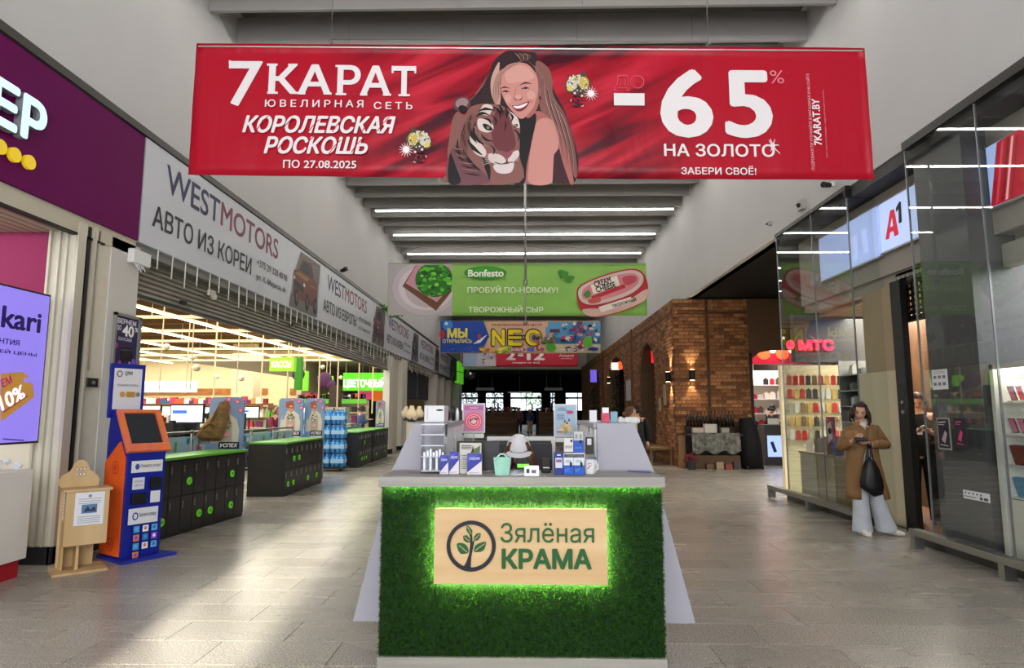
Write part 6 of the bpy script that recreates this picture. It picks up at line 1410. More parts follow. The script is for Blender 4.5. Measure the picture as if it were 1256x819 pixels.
for i, (px, py, s_, c, lab) in enumerate([(871, 530, .16, '#b8b4ac', 'pale gift box standing on the draped table'), (856, 537, .14, '#a89c90', 'beige lying box at the left on the draped table'), (889, 533, .1, '#8c8880', 'small grey box in the middle of the draped table')]):
    p = at(px, py, Y=17.1); z_b = .93 if i else .93; tag(MB().box(p.x-s_, p.x+s_, 17.02, 17.2, z_b, z_b+.13+.1*(i == 0)).build('gift_box', mat(c, .5), bevel=.005), lab, 'box')
fl = thing('red_flower_bunch', tuple(at(901, 541, Y=16.95)), 'crimson flower bunch at the right end of the draped table', 'flowers'); m_ = MB(); c = at(901, 541, Y=17)
for k in range(14): m_.sphere(c+V((random.uniform(-.11, .11), random.uniform(-.08, .08), random.uniform(-.1, .1))), .05, 7, 5)
m_.build('blossoms', mat('#a8203c', .6), fl, kind='stuff'); MB().cyl(c-V((0, 0, c.z-.9)), c, .05, n=8).build('vase', M_DARK, fl)
fl = thing('red_flower_pot', (4.55, 16.8, 0), 'dull red potted flowers on the floor left of the draped table', 'flowers'); m_ = MB(); c = at(848, 566, Y=16.8)
for k in range(12): m_.sphere((c.x+random.uniform(-.14, .14), 16.8+random.uniform(-.08, .08), .28+random.uniform(-.06, .1)), .07, 7, 5)
m_.build('blossoms', mat('#5a1c26', .7), fl, kind='stuff'); MB().cyl((c.x, 16.8, 0), (c.x, 16.8, .24), .1, .13, n=10).build('pot', M_DARK, fl)
for i, px in enumerate((870, 882, 893, 903)):
    p = at(px, 566, Y=16.9); tag(MB().box(p.x-.09, p.x+.09, 16.82, 16.93, 0, .14+.05*(i % 2)).build('small_crate', mat(['#5a4634', '#8a7a64', '#7a3a34', '#3c3430'][i], .6)), ['brown small crate under the draped table, leftmost', 'pale small crate under the draped table', 'reddish small crate under the draped table', 'dark small crate under the draped table, rightmost'][i], 'box')
dkc = thing('covered_cart', (5.9, 17.1, 0), 'tall black covered cart right of the draped table', 'cart'); x0, x1 = at(910, 560, Y=17).x, at(938, 560, Y=17).x
MB().loft([(((x0+x1)/2, 17.15, .02), (x1-x0)/2, .28), (((x0+x1)/2-.02, 17.15, .6), (x1-x0)/2*.95, .27), (((x0+x1)/2-.06, 17.15, 1.1), (x1-x0)/2*.8, .25), (((x0+x1)/2-.1, 17.15, 1.32), (x1-x0)/2*.55, .2)], 14, up=(1, 0, 0)).build('cover', mat('#0f0f11', .8), dkc, smooth=True)
for s_ in (-.2, .2): MB().cyl(((x0+x1)/2+s_-.02, 16.9, .04), ((x0+x1)/2+s_+.02, 16.9, .04), .04, n=10).build('wheel', M_BLACK, dkc)
# far right shop seen past the brick return
struct('wall_far_shop_back', MB().box(5.5, 13, 24, 24.2, 0, 4.6), mat('#e2d2b8', .6)); struct('wall_far_shop_side', MB().box(12.8, 13, 11.3, 24, 0, 4.6), mat('#cfc0a8', .7)); struct('wall_far_shop_left', MB().box(6.0, 6.1, 18.05, 24, 0, 4.6), mat('#d8cbb8', .7))
hs_ = thing('lit_shop_header', (8, 19.2, 3.0), 'red and white lit header over the shop beyond the brick wall', 'sign'); MB().box(6.3, 8.55, 19.2, 19.3, 2.9, 3.5).build('panel', mat('#a81c30', .4, emit=.25), hs_)
a = Art(Pl((6.3, 19.2, 2.9), (1, 0, 0), (0, 0, 1)), px=False, base=.005, step=.003)
for k in range(4): a.ell(.35+.55*k, .3, .2, .17, mat('#f0502a', .4, emit=.9)); a.ell(.62+.55*k, .42, .1, .1, mat('#ffe8e0', .4, emit=.9))
a.build('print', hs_)
ct = thing('lit_display_counter', (7.2, 18.3, 0), 'dark counter with a pale blue glowing screen in the far shop', 'counter'); q0, q1 = at(942, 560, Y=18.2), at(961, 534, Y=18.2)
MB().box(q0.x-.06, q1.x+.06, 18.2, 18.7, 0, q1.z+.3).build('body', mat('#3b3a3c', .4), ct); MB().box(q0.x, q1.x, 18.17, 18.2, q0.z, q1.z).build('screen', mat('#a8c0ff', .4, emit=.55), ct)
c = at(949, 548, Y=18.16); MB().obox((c.x, 18.165, c.z), (.09, .01, .3), Matrix.Rotation(R(-18), 3, 'Y')).build('phone_picture', mat('#1c2f6a', .4), ct); MB().box(q0.x+.05, q1.x-.1, 18.2, 18.24, q1.z+.32, q1.z+.48).build('price_card', mat('#f0efe8', .4), ct)
shf = thing('far_shop_shelving', (7.6, 20.6, 0), 'white back shelving with small goods in the far shop', 'shelf'); 
MB().box(6.4, 9.0, 20.8, 20.85, 0, 2.8).build('back', mat('#eee6da', .5), shf)
random.seed(77)
for k in range(5): MB().box(6.4, 9.0, 20.5, 20.8, .5+.45*k, .53+.45*k).build('shelf', M_WHITE, shf)
gp0 = None
for k in range(5):
    for i in range(12):
        c = random.choice(['#2a2a2e', '#c8c4bc', '#b02a3a', '#5a4a40', '#e8e0d4']); z = .53+.45*k
        pack((6.55+.2*i, 20.6, z), c, 'small boxed accessory on the far shop shelving', 'accessories on the far shop shelving', 1.0)

# ================================================================== RIGHT SHOPS
GX = 4.55
M_TAN = mat('#b5a284', .5, var=.05); M_CRM = mat('#dccfb0', .5, var=.05)
struct('ceiling_right_shops', MB().box(4.62, 12.8, -4, 11.3, 4.5, 4.66), mat('#4d4b4c', .7))
struct('wall_right_shops_side', MB().box(12.6, 12.8, -4, 11.3, 0, 4.5), mat('#c8bea8', .7)); struct('wall_right_shop_divider', MB().box(5.3, 12.6, 7.45, 7.65, 0, 4.5), mat('#9a958a', .7)); 
struct('wall_right_shop_back', MB().box(7.8, 12.6, 12.6, 12.8, 0, 4.5), mat('#c6b89c', .7))
struct('column_dark', MB().box(4.68, 5.5, 6.62, 7.44, 0, 4.5), mat('#5e5e62', .35, var=.06, scale=1.5))
struct('wall_right_fascia', MB().box(4.95, 5.15, 7.62, 11.3, 3.35, 4.5).box(5.0, 5.1, 7.62, 11.3, 3.2, 3.36), mat('#a8a29a', .6)); struct('wall_right_fascia_front', MB().box(4.95, 5.15, -4, 6.62, 3.35, 4.5), mat('#a8a29a', .6))
struct('ceiling_right_entry', MB().box(5.1, 7.8, 7.65, 11.3, 3.2, 3.26), mat('#a3947c', .6))
pf_ = Pl((4.9, 8, 3.6), (0, -1, 0), (0, 0, 1))
def lightbox(p_tl, p_tr, p_bl, lab, col, em, draw=None, th=.1):
    u0, w1 = pf_.pixel(*p_tl); u1 = pf_.pixel(*p_tr)[0]; w0 = pf_.pixel(*p_bl)[1]
    t = thing('lit_sign_box', tuple(pf_.p((u0+u1)/2, w0)), lab, 'sign'); ya, yb = 8-u0, 8-u1
    MB().box(4.9, 4.9+th, min(ya, yb), max(ya, yb), 3.6+w0, 3.6+w1).build('panel', mat(col, .35, emit=em), t)
    m_ = MB()
    for (a, b, c, d) in ((min(ya, yb)-.02, max(ya, yb)+.02, 3.6+w0-.025, 3.6+w0), (min(ya, yb)-.02, max(ya, yb)+.02, 3.6+w1, 3.6+w1+.02)): m_.box(4.895, 4.93+th, a, b, c, d)
    m_.build('frame', M_ALU, t)
    if draw: a = Art(pf_, base=.004); draw(a); a.build('print', t)
    return t
M_A1 = mat('#d8203c', .4, emit=.3)
def dA1(a):
    # red slanted A and dark 1
    f = lambda x, y: (936+x/2.56, 80+y/2.56); a.f = f
    a.poly([(385, 548), (400, 455), (413, 452), (427, 530), (414, 538), (410, 520), (400, 525), (397, 545)], M_A1); a.poly([(400, 508), (409, 504), (406, 478)], mat('#b8caf8', .35, emit=.45))
    a.poly([(418, 448), (428, 428), (434, 428), (437, 492), (427, 497), (426, 452), (419, 462)], mat('#23252c', .4))
lightbox((1077.4, 252), (1126, 225), (1081, 310.5), 'pale blue lit sign box with red letter A and dark numeral', '#b8caf8', .45, dA1)
lightbox((1004, 294), (1075, 258.5), (1007, 345), 'blank pale blue lit sign box left of the lettered one', '#a9bcf0', .38, lambda a: (a.poly([(1046, 290), (1051, 287), (1052, 318), (1047, 320)], mat('#b4c6f6', .35, emit=.45)), a.poly([(1056, 283), (1062, 280), (1066, 308), (1060, 311)], mat('#b4c6f6', .35, emit=.45))))
def dred(a):
    a.poly([(1223, 175), (1262, 150), (1262, 236), (1216, 254)], mat('#b8162c', .4, emit=.35))
    for (x0, c) in ((1226, '#d84a5a'), (1233, '#8c1020'), (1238, '#f0b0b4'), (1244, '#a01428')): a.poly([(x0+3, 175-.5*(x0-1223)), (x0+6, 173-.5*(x0-1223)), (x0-1, 250-.4*(x0-1223)), (x0-4, 251-.4*(x0-1223))], mat(c, .4, emit=.35))
lightbox((1208.7, 182), (1275, 146), (1214, 256), 'lit screen with red drapery picture at the right edge', '#a9c0f4', .42, dred)
# entry shutter grille
gr = thing('door_grille', (5.0, 8.2, 2.6), 'black rolled grille above the shop doorway', 'grille')
for j in range(8): MB().box(5.0, 5.02, 7.66, 8.5, 2.75+.078*j, 2.785+.078*j).build('slat', M_BLACK, gr)
m_ = MB()
for k in range(9): m_.box(5.0, 5.03, 7.68+.1*k, 7.70+.1*k, 2.72, 3.36)
m_.build('link_bars', M_BLACK, gr); MB().box(4.98, 5.05, 7.62, 8.5, 2.66, 2.73).build('bottom_bar', M_BLACK, gr)
# cream soffit shutter over shop window
sf = thing('soffit_grid', (5.6, 9.8, 3.1), 'cream slatted soffit over the phone shop window', 'soffit')
for j in range(14): MB().box(5.15+.1*j, 5.22+.1*j, 8.6, 11.2, 3.14, 3.19).build('slat', mat('#b8a888', .6), sf)
sf2 = thing('soffit_grid', (5.6, 5, 3.1), 'grey grid soffit over the phone case at the right edge', 'soffit')
m_ = MB()
for j in range(12): m_.box(5.15+.15*j, 5.17+.15*j, 2, 6.6, 3.24, 3.33)
for j in range(30): m_.box(5.15, 7.0, 2+.155*j, 2.02+.155*j, 3.24, 3.33)
m_.build('grid', mat('#8a8678', .5), sf2); MB().box(5.15, 7.0, 2, 6.6, 3.33, 3.35).build('board', mat('#a8a294', .6), sf2)
struct('wall_right_transom', MB().box(5.0, 5.12, 2, 6.6, 3.0, 3.24), mat('#b4b0a6', .5))
# door frame
d2 = struct('door_2', MB().box(4.86, 4.94, 8.2, 8.42, 0, 3.2), mat('#1c1b1c', .35))
MB().box(4.86, 5.02, 7.66, 8.05, 3.15, 3.2).build('head', M_BLACK, d2)
for z in (1.62, 1.5): MB().cyl((4.86, 8.3, z), (4.84, 8.3, z), .022, n=12).build('lock', mat('#c8c4bc', .3, .9), d2)
struct('door_3', MB().box(4.92, 4.98, 7.64, 7.7, 0, 3.2), mat('#8a8a86', .4, .6))
struct('wall_right_panel', MB().box(4.95, 5.05, 8.42, 9.55, 0, 2.05, 0).box(4.95, 5.05, 8.42, 9.3, 2.05, 3.2, 1), [mat('#e0d3b4', .5, var=.06, scale=1.5), M_TAN])
struct('floor_right_shop', MB().box(4.95, 12.6, 7.65, 11.3, 0.0, .012), mat('#6e4c34', .4, h2='#55392a', scale=5, stretch=(1, .2, 1)))
struct('wall_shop_inner', MB().box(6.3, 6.4, 7.65, 10.5, 0, 3.2), mat('#6a4a30', .5, h2='#4c3422', scale=6, stretch=(1, 1, .2)))
# glass walls
def pane(y0, y1, z0, z1, x, parent): return MB().box(x, x+.012, y0, y1, z0, z1).build('pane', GLASS, parent)
def glasswall(name, ys, z1, ztop, lab):
    t = struct(name, MB().box(GX-.02, GX+.04, ys[0], ys[-1], z1, z1+.035), mat('#2a2826', .4, .5))
    for a, b in zip(ys[:-1], ys[1:]): pane(a+.004, b-.004, .1, ztop, GX, t)
    for y in ys: MB().box(GX-.004, GX+.016, y-.006, y+.006, .1, ztop).build('joint_strip', mat('#7c8080', .3, .5), t)
    return t
g1 = glasswall('window_7', [8.78, 9.9, 11.28], .06, 4.6, '')
g2 = glasswall('window_8', [1.5, 3.2, 4.7, 6.2, 7.38], .06, 4.6, '')
MB().box(GX+.01, 5.0, 8.775, 8.787, .1, 4.55).build('pane', GLASS, g1);  MB().box(GX, 7.5, 11.28, 11.292, .1, 4.6).build('pane', GLASS, g1)
MB().box(GX-.02, 5.0, 8.76, 8.80, 4.5, 4.6).build('top_bar', M_BLACK, g1); 
def base_rail(y0, y1, lab):
    t = thing('bumper_rail', (GX-.2, (y0+y1)/2, 0), lab, 'rail')
    MB().box(GX-.25, GX-.14, y0, y1, .14, .21).build('bar', M_STEEL, t, bevel=.005)
    n = max(2, int((y1-y0)/1.3)+1)
    for i in range(n): y = y0+.06+(y1-y0-.12)*i/(n-1); MB().box(GX-.25, GX-.14, y-.04, y+.04, 0, .14).build('foot', M_STEEL, t)
base_rail(8.45, 11.6, 'low steel bumper rail before the far glass shop window'); base_rail(2.0, 7.42, 'low steel bumper rail before the near glass shop window')
struct('trim_11', MB().box(GX-.03, GX+.05, 8.7, 11.3, 0, .1).box(GX-.03, GX+.05, 1.5, 7.62, 0, .1), mat('#2c2a28', .4, .4))
# far shop interior (behind window_7)
ms = thing('red_lit_lettering', (5.7, 11.4, 2.6), 'glowing red shop lettering with egg emblem behind the far glass', 'sign')
pm_ = Pl((5.45, 11.05, 2.6), (1, 0, 0), (0, 0, 1)); MB().box(4.7, 7.8, 11.08, 11.25, 2.35, 3.2).build('fascia', mat('#3b3836', .5), ms)
MR = mat('#ff1f48', .4, emit=1.0); a = Art(pm_, base=.02); a.ell(969, 423, 5, 6.2, MR); a.text('МТС', 978, 417, 1022, 430, MR, bold=.075, d=.03); a.build('lettering', ms)
a = Art(pm_, base=.02); a.text('GSM', 985, 434, 1003, 438, mat('#5a1824', .4, emit=.2), bold=.02); a.build('small_lettering', ms)
fsh = thing('accessory_wall', (6.6, 11.3, 0), 'lit wall of hanging phone accessories behind the far glass', 'display')
MB().box(4.75, 6.6, 11.9, 12.0, 0, 2.35).build('back', mat('#e8d8b0', .5, emit=.12), fsh)
for k in range(5): MB().cyl((4.8, 11.85, 1.0+.25*k), (6.5, 11.85, 1.0+.25*k), .01, n=5).build('rail', M_ALU, fsh)
random.seed(55); hp = {}
for k in range(5):
    for i in range(15):
        c = random.choice(['#e8e4da', '#c8322c', '#3a3a3c', '#d8b060', '#8a6a4a', '#b0a890']); x = 4.88+.115*i
        if c not in hp: o = MB().box(-.04, .04, -.01, .01, -.17, 0).box(-.008, .008, -.005, .005, 0, .02).build('accessory_pack', mat(c, .4)); tag(o, 'small phone accessory pack hanging behind the far glass', 'package', 'accessory packs behind the far glass'); hp[c] = o
        else: o = hp[c].copy(); COL.objects.link(o)
        o.location = (x, 11.83, .98+.25*k-.0)
cnt_ = thing('shop_counter', (4.95, 10.6, 0), 'pale wooden shop cabinets under the clutter behind the far glass', 'counter')
for i, (y0, y1) in enumerate([(9.35, 9.9), (9.95, 10.5), (10.55, 11.15)]):
    MB().box(4.72, 5.25, y0, y1, .12, .80-.0*i).build('cabinet', mat(['#8c7a54', '#b7aa92', '#c2baa8'][i], .5), cnt_)
    MB().box(4.70, 5.28, y0-.01, y1+.01, .80, .83).build('top', mat('#9a927f', .4), cnt_)
random.seed(61); cl_cols = ['#6a625a', '#b8b0a4', '#3a3a3e', '#c8c0b0', '#8a8078', '#b84a5a', '#4a5a8a', '#e0dcd0']
for i in range(16):
    y = 9.4+i*.11; h = random.uniform(.08, .28); o = MB().box(-.05, .05, -.045, .045, 0, h).box(-.03, .03, -.03, .03, h, h+.03).build('counter_item', mat(cl_cols[i % 8], .5)); o.location = (4.85+.12*(i % 3), y, .83); o.rotation_euler = (0, 0, random.uniform(-.5, .5)); tag(o, 'small box on the cabinets behind the far glass', 'box', 'boxes on the cabinets behind the far glass')
rs = thing('glass_shelf_unit', (5.2, 9.5, 0), 'pale lit shelf unit with white goods behind the woman', 'shelf')
for k in range(6): MB().box(5.0, 5.5, 9.35, 10.2, .85+.24*k, .865+.24*k).build('shelf', mat('#cfd2cc', .2), rs)
MB().box(5.5, 5.52, 9.3, 10.25, .8, 2.3).build('back', mat('#b8b4a4', .4), rs); MB().box(5.0, 5.5, 10.2, 10.22, .8, 2.3).box(5.0, 5.5, 9.33, 9.35, .8, 2.3).build('side', M_ALU, rs)
for k in range(6):
    for i in range(6): o = MB().box(-.05, .05, -.04, .04, 0, .12).box(-.02, .02, -.02, .02, .12, .14).build('boxed_phone', mat(random.choice(['#e8e8e4', '#8a8a88', '#5a5e60', '#c8c4bc']), .4)); o.location = (5.12+.05*(i % 2), 9.45+.13*i, .866+.24*k); o.scale.z = random.uniform(.6, 1.3); tag(o, 'small white or grey boxed phone on the shelf unit behind the woman', 'box', 'boxed phones on the shelf unit')
bnr = thing('roll_up_banner', (4.9, 10.3, 0), 'narrow blue and orange stand banner with pink pictures behind the far glass', 'banner')
MB().box(4.75, 4.77, 9.95, 10.2, .5, 1.42).build('sheet', mat('#20408c', .4), bnr)
a = Art(Pl((4.75, 10.2, .5), (0, -1, 0), (0, 0, 1)), px=False, base=.002, step=.001); a.rect(0, 0, .1, .92, '#9a6238'); a.rect(.0, .55, .25, .92, '#b84a68'); a.poly([(.05, .5), (.2, .6), (.16, .85), (.02, .8)], '#e0dcd4'); a.ell(.12, .7, .06, .05, '#3a2a50'); a.build('print', bnr)
# near right: phone case behind window_8
pc = thing('phone_display_case', (4.9, 5.6, 0), 'white lit display case with shelves of phones at the right edge', 'display case')
CY0, CY1 = 4.0, 6.52
MB().box(4.74, 5.3, CY0, CY1, 0.02, .66).build('base_cabinet', mat('#d9d8d0', .4), pc)
MB().box(5.28, 5.32, CY0, CY1, .66, 1.95).build('back', mat('#efece0', .4, emit=.25), pc); MB().box(4.72, 5.3, CY1-.02, CY1+.03, .0, 1.98).build('side', mat('#e4e4de', .4), pc); MB().box(4.72, 5.32, CY0, CY1+.03, 1.93, 1.98).build('top', mat('#d0d0ca', .4), pc)
shz = [at(1215, y, X=4.9).z for y in (490, 528, 563, 602)]
shz = [1.60, 1.285, .99, .68]
for z in shz: MB().box(4.76, 5.28, CY0, CY1, z-.012, z).build('shelf', mat('#dadbd6', .2), pc)
MB().box(4.74, 4.75, 6.19, 6.2, .02, .66).build('gap', M_DARK, pc); MB().box(4.8, 4.86, CY0, CY1, 1.88, 1.93).build('lamp_strip', mat('#fff8ea', .4, emit=5), pc)
random.seed(91)
def cell(y, z, body, face, lab, grp, s=1, tilt=16):
    t = thing('phone_stand', (0, 0, 0), lab, 'phone', grp)
    MB().box(-.03, .03, -.035, .035, 0, .015).build('foot', mat('#e4e4e0', .3), t, local=True)
    m_ = MB().obox((0, 0, .085), (.01, .075, .145), Matrix.Rotation(R(-tilt), 3, 'Y')); m_.build('body', mat(body, .3), t, local=True)
    m_ = MB().obox((-.007, 0, .085), (.002, .065, .13), Matrix.Rotation(R(-tilt), 3, 'Y')); m_.build('screen', mat(face, .3, emit=.15), t, local=True)
    t.location = (4.82, y, z); return t
cols = [('#2a2a2c', '#b05a7a'), ('#d8d8d4', '#d8486a'), ('#c8a890', '#e8b070'), ('#3a3a3c', '#8a5ac8')]
base_ph = []
for i, (b, f) in enumerate(cols): base_ph.append(cell(6.4-.11*i, shz[0], b, f, 'small phone on a stand in the white display case', 'phones in the white display case'))
for s_ in range(2):
    for i in range(20):
        if s_ == 0 and i < 4: continue
        c = clone(base_ph[random.randrange(4)], (4.82, 6.42-.115*i, shz[s_]))
for s_, (c1, c2, grp, lab) in enumerate([('#9c4a30', '#7c3a2c', 'reddish brown phone boxes', 'reddish brown boxed phone in the third row of the display case'), ('#2a6ab8', '#2a86b8', 'blue phone boxes', 'blue boxed phone in the lowest row of the display case')]):
    for i in range(14):
        wide = i % 2 != 1; L = .2 if wide else .06; cc_ = c1 if i % 4 else c2
        if not wide: cc_ = '#a8a89c'
        m_ = MB().obox((0, 0, .105), (.04, L*.85, .19), Matrix.Rotation(R(-14), 3, 'Y')); o = m_.build('phone_box', mat(cc_, .4, var=.25, scale=25)); o.location = (4.84, 6.39-.155*i, shz[2+s_]); tag(o, lab if wide else 'narrow grey boxed accessory between coloured boxes in the display case', 'box', grp if wide else 'narrow grey boxes in the display case')
# lettering lit in the case top (mirrored street of letters)
hl = thing('case_header', (4.9, 5.8, 1.9), 'white lit small lettering at the top of the display case', 'sign'); a = Art(Pl((4.74, 6.35, 1.7), (0, -1, 0), (0, 0, 1)), px=False, base=.002); a.text('НОВИНКИ', 0, .2, .35, .13, mat('#d8e4f4', .4, emit=.8), bold=.03); a.text('МЕСЯЦА', .0, .11, .3, .05, mat('#d8e4f4', .4, emit=.8), bold=.03); a.build('lettering', hl)
# notices on the glass and column
def gnotice(pts, lab, name, col, draw, X=4.545):
    pg = Pl((X, 7.0, 1.5), (0, -1, 0), (0, 0, 1)); u0, w1 = pg.pixel(*pts[0]); u1, w0 = pg.pixel(*pts[1]); 
    t = thing(name, tuple(pg.p((u0+u1)/2, w0)), lab, 'notice'); MB().box(X, X+.004, 7-u1, 7-u0, 1.5+w0, 1.5+w1).build('sheet', mat(col, .5), t)
    a = Art(Pl((X, 7-u0, 1.5+w0), (0, -1, 0), (0, 0, 1)), px=False, base=.001, step=.0004); draw(a, u1-u0, w1-w0); a.build('print', t)
def dn(a, W, H):
    for i in range(2):
        a.line([(.1*W, (.9-.08*i)*H), (.9*W, (.9-.08*i)*H)], .006, '#8a8d92')
        for j in range(3): a.rect((.1+.3*j)*W, (.55-.35*i)*H, (.3+.3*j)*W, (.7-.35*i)*H, '#6d7076')
gnotice([(1142.5, 454), (1163, 477)], 'white notice sheet with small pictures high on the near glass', 'glass_notice', '#d4d6d8', dn)
def dl(c):
    def f(a, W, H):
        a.rect(.08*W, .05*H, .92*W, .95*H, c[0]); a.poly([(.3*W, .3*H), (.6*W, .6*H), (.75*W, .5*H), (.55*W, .2*H)], c[1]); a.line([(.15*W, .85*H), (.7*W, .87*H)], .012, c[2]); a.line([(.15*W, .78*H), (.6*W, .78*H)], .006, c[2]); a.line([(.2*W, .15*H), (.8*W, .12*H)], .008, c[2])
    return f
gnotice([(1148.5, 512), (1167.5, 552)], 'dark framed leaflet with grey and pink picture on the near glass', 'framed_leaflet', '#8d8c8c', dl(['#26222a', '#a89aa4', '#c8c4c8']))
gnotice([(1169, 512), (1186, 550)], 'dark leaflet with magenta stripes right of the framed leaflet', 'leaflet', '#2c2230', dl(['#2c2230', '#c8407a', '#c84a80']))
def ds_(a, W, H):
    for i in range(5): a.ell((.1+.15*i)*W, .7*H, .03*W, .12*H, '#2c2c30')
    a.rect(.65*W, .15*H, .75*W, .45*H, '#3a3a3e'); a.rect(.8*W, .15*H, .95*W, .45*H, '#3a3a3e'); a.line([(.05*W, .3*H), (.5*W, .3*H)], .008, '#55565c')
gnotice([(1181, 600), (1214.5, 617)], 'white strip sticker with dark icons low on the near glass', 'sticker', '#dcdddf', ds_)
# things on the upper right wall
for i, (px, py, lab) in enumerate([(982, 251, 'pale grey sensor box on the upper right wall'), (1018, 227, 'small dark bullet camera on the upper right wall'), (943, 274, 'tiny pale sensor on the right wall left of the grey box')]):
    p = at(px, py, X=XR-.05); t = thing('wall_sensor', tuple(p), lab, 'sensor')
    if i == 1: MB().cyl(p, p+V((-.14, -.08, -.02)), .035, .045, n=12).build('body', M_DARK, t); MB().box(p.x, XR, p.y-.03, p.y+.03, p.z-.02, p.z+.04).build('mount', M_WHITE, t)
    else: s_ = .09 if i == 0 else .04; MB().box(p.x-.02, XR, p.y-s_, p.y+s_, p.z-s_, p.z+s_).build('housing', mat('#b4b2ae', .5), t, bevel=.01); MB().cyl(p+V((-.02, 0, 0)), p+V((-.05, 0, -.02)), s_*.4, n=10).build('lens', M_DARK, t)
# ================================================================== PEOPLE
def skin_mesh(chains):
    """chains: list of [(pos, r) or (pos, rx, ry)...]; chains share a joint when positions coincide"""
    vs, rs, es, ix = [], [], [], {}
    for ch in chains:
        last = None
        for q in ch:
            k = tuple(round(c, 4) for c in q[0])
            if k not in ix: ix[k] = len(vs); vs.append(tuple(q[0])); rs.append((q[1], q[2] if len(q) > 2 else q[1]))
            if last is not None and last != ix[k]: es.append((last, ix[k]))
            last = ix[k]
    me = bpy.data.meshes.new('sk'); me.from_pydata(vs, es, []); o = bpy.data.objects.new('sk', me); COL.objects.link(o)
    m = o.modifiers.new('s', 'SKIN'); m.use_smooth_shade = True
    for i, sv in enumerate(me.skin_vertices[0].data): sv.radius = rs[i]; sv.use_root = (i == 0)
    o.modifiers.new('d', 'SUBSURF').levels = 2
    dg = bpy.context.evaluated_depsgraph_get(); me2 = bpy.data.meshes.new_from_object(o.evaluated_get(dg))
    V_ = [v.co.copy() for v in me2.vertices]; F_ = [tuple(p.vertices) for p in me2.polygons]
    bpy.data.objects.remove(o); bpy.data.meshes.remove(me); bpy.data.meshes.remove(me2); return V_, F_
def head_geo(mb, c, fw, up, s=1.0, m=0):
    fw = V(fw).normalized(); up = V(up); up = (up-fw*up.dot(fw)).normalized(); rt = fw.cross(up); c = V(c); nu, nv = 28, 20; base = len(mb.v)
    for j in range(nv+1):
        a = -math.pi/2+math.pi*j/nv
        for i in range(nu):
            q = 2*math.pi*i/nu; x = math.cos(a)*math.cos(q); y = math.cos(a)*math.sin(q); z = math.sin(a)   # y forward
            X = x*.076; Y = y*.094; Z = z*.116
            if z < 0: X *= 1-.34*z*z; Y *= 1-.12*z*z if y > 0 else 1-.45*z*z
            if y > .3:
                Y += .020*math.exp(-((x/.16)**2+((z+.12)/.2)**2))          # nose
                Y -= .010*math.exp(-(((abs(x)-.36)/.17)**2+((z-.08)/.13)**2)) # sockets
                Y += .006*math.exp(-((x/.3)**2+((z+.45)/.08)**2))            # lips
                Y += .008*math.exp(-((x/.3)**2+((z+.8)/.18)**2))             # chin
            mb.v.append(c+(rt*X+fw*Y+up*Z)*s)
    for j in range(nv):
        for i in range(nu): mb.f.append((base+j*nu+i, base+j*nu+(i+1) % nu, base+(j+1)*nu+(i+1) % nu, base+(j+1)*nu+i)); mb.m.append(m)
    for sg in (-1, 1): mb.sphere(c+(rt*(.077*sg)-fw*.005-up*.01)*s, (.012*s, .018*s, .028*s), 8, 6, m)
    return fw, up, rt
def face(parent, c, fw, up, rt, s=1, lip='#9a4a4a'):
    c = V(c); m = MB()
    for sg in (-1, 1): m.sphere(c+(rt*(.029*sg)+fw*.082+up*.008)*s, .0085*s, 8, 6, 0)
    m.build('eyes', mat('#2b1d18', .2), parent, smooth=True)
    m = MB()
    for sg in (-1, 1): m.tube([c+(rt*(.045*sg)+fw*.080+up*.024)*s, c+(rt*(.03*sg)+fw*.088+up*.030)*s, c+(rt*(.014*sg)+fw*.090+up*.026)*s], .0035*s, 5)
    m.build('eyebrows', mat('#2e1f18', .6), parent)
    m = MB(); m.tube([c+(rt*-.022+fw*.086-up*.052)*s, c+(fw*.098-up*.054)*s, c+(rt*.022+fw*.086-up*.052)*s], .005*s, 6); m.build('lips', mat(lip, .4), parent, smooth=True)
def hand(mb, wrist, d, pn, s=1, curl=.8, side=1, m=0):
    """wrist point, finger direction, palm normal; five separate fingers curled towards the palm"""
    d = V(d).normalized(); pn = V(pn); pn = (pn-d*pn.dot(d)).normalized(); sd = d.cross(pn)*side
    w_ = V(wrist); mb.loft([(w_, .026*s, .02*s), (w_+d*.03*s, .036*s, .017*s), (w_+d*.085*s, .04*s, .014*s), (w_+d*.092*s, .034*s, .009*s)], 10, m, up=tuple(sd))
    for k, L in enumerate((.066, .076, .07, .055)):
        p = w_+d*.082*s+sd*(.030-.020*k)*s; dd = d.copy(); pts = [(p, .0095*s)]
        for b_ in range(3):
            ang = curl*(.35+.3*b_); dd = (d*math.cos(ang*1.0)+pn*math.sin(ang*1.0)).normalized(); p = p+dd*(L*[.42, .33, .25][b_])*s; pts.append((p, (.0088-.0012*b_)*s))
        mb.loft(pts, 7, m)
    p = w_+d*.03*s+sd*.03*s; q = p+(d*.5+sd*.75+pn*.3).normalized()*.035*s; r_ = q+(d*.8+sd*.2+pn*.5).normalized()*.03*s
    mb.loft([(p, .012*s), (q, .0105*s), (r_, .0085*s)], 7, m)
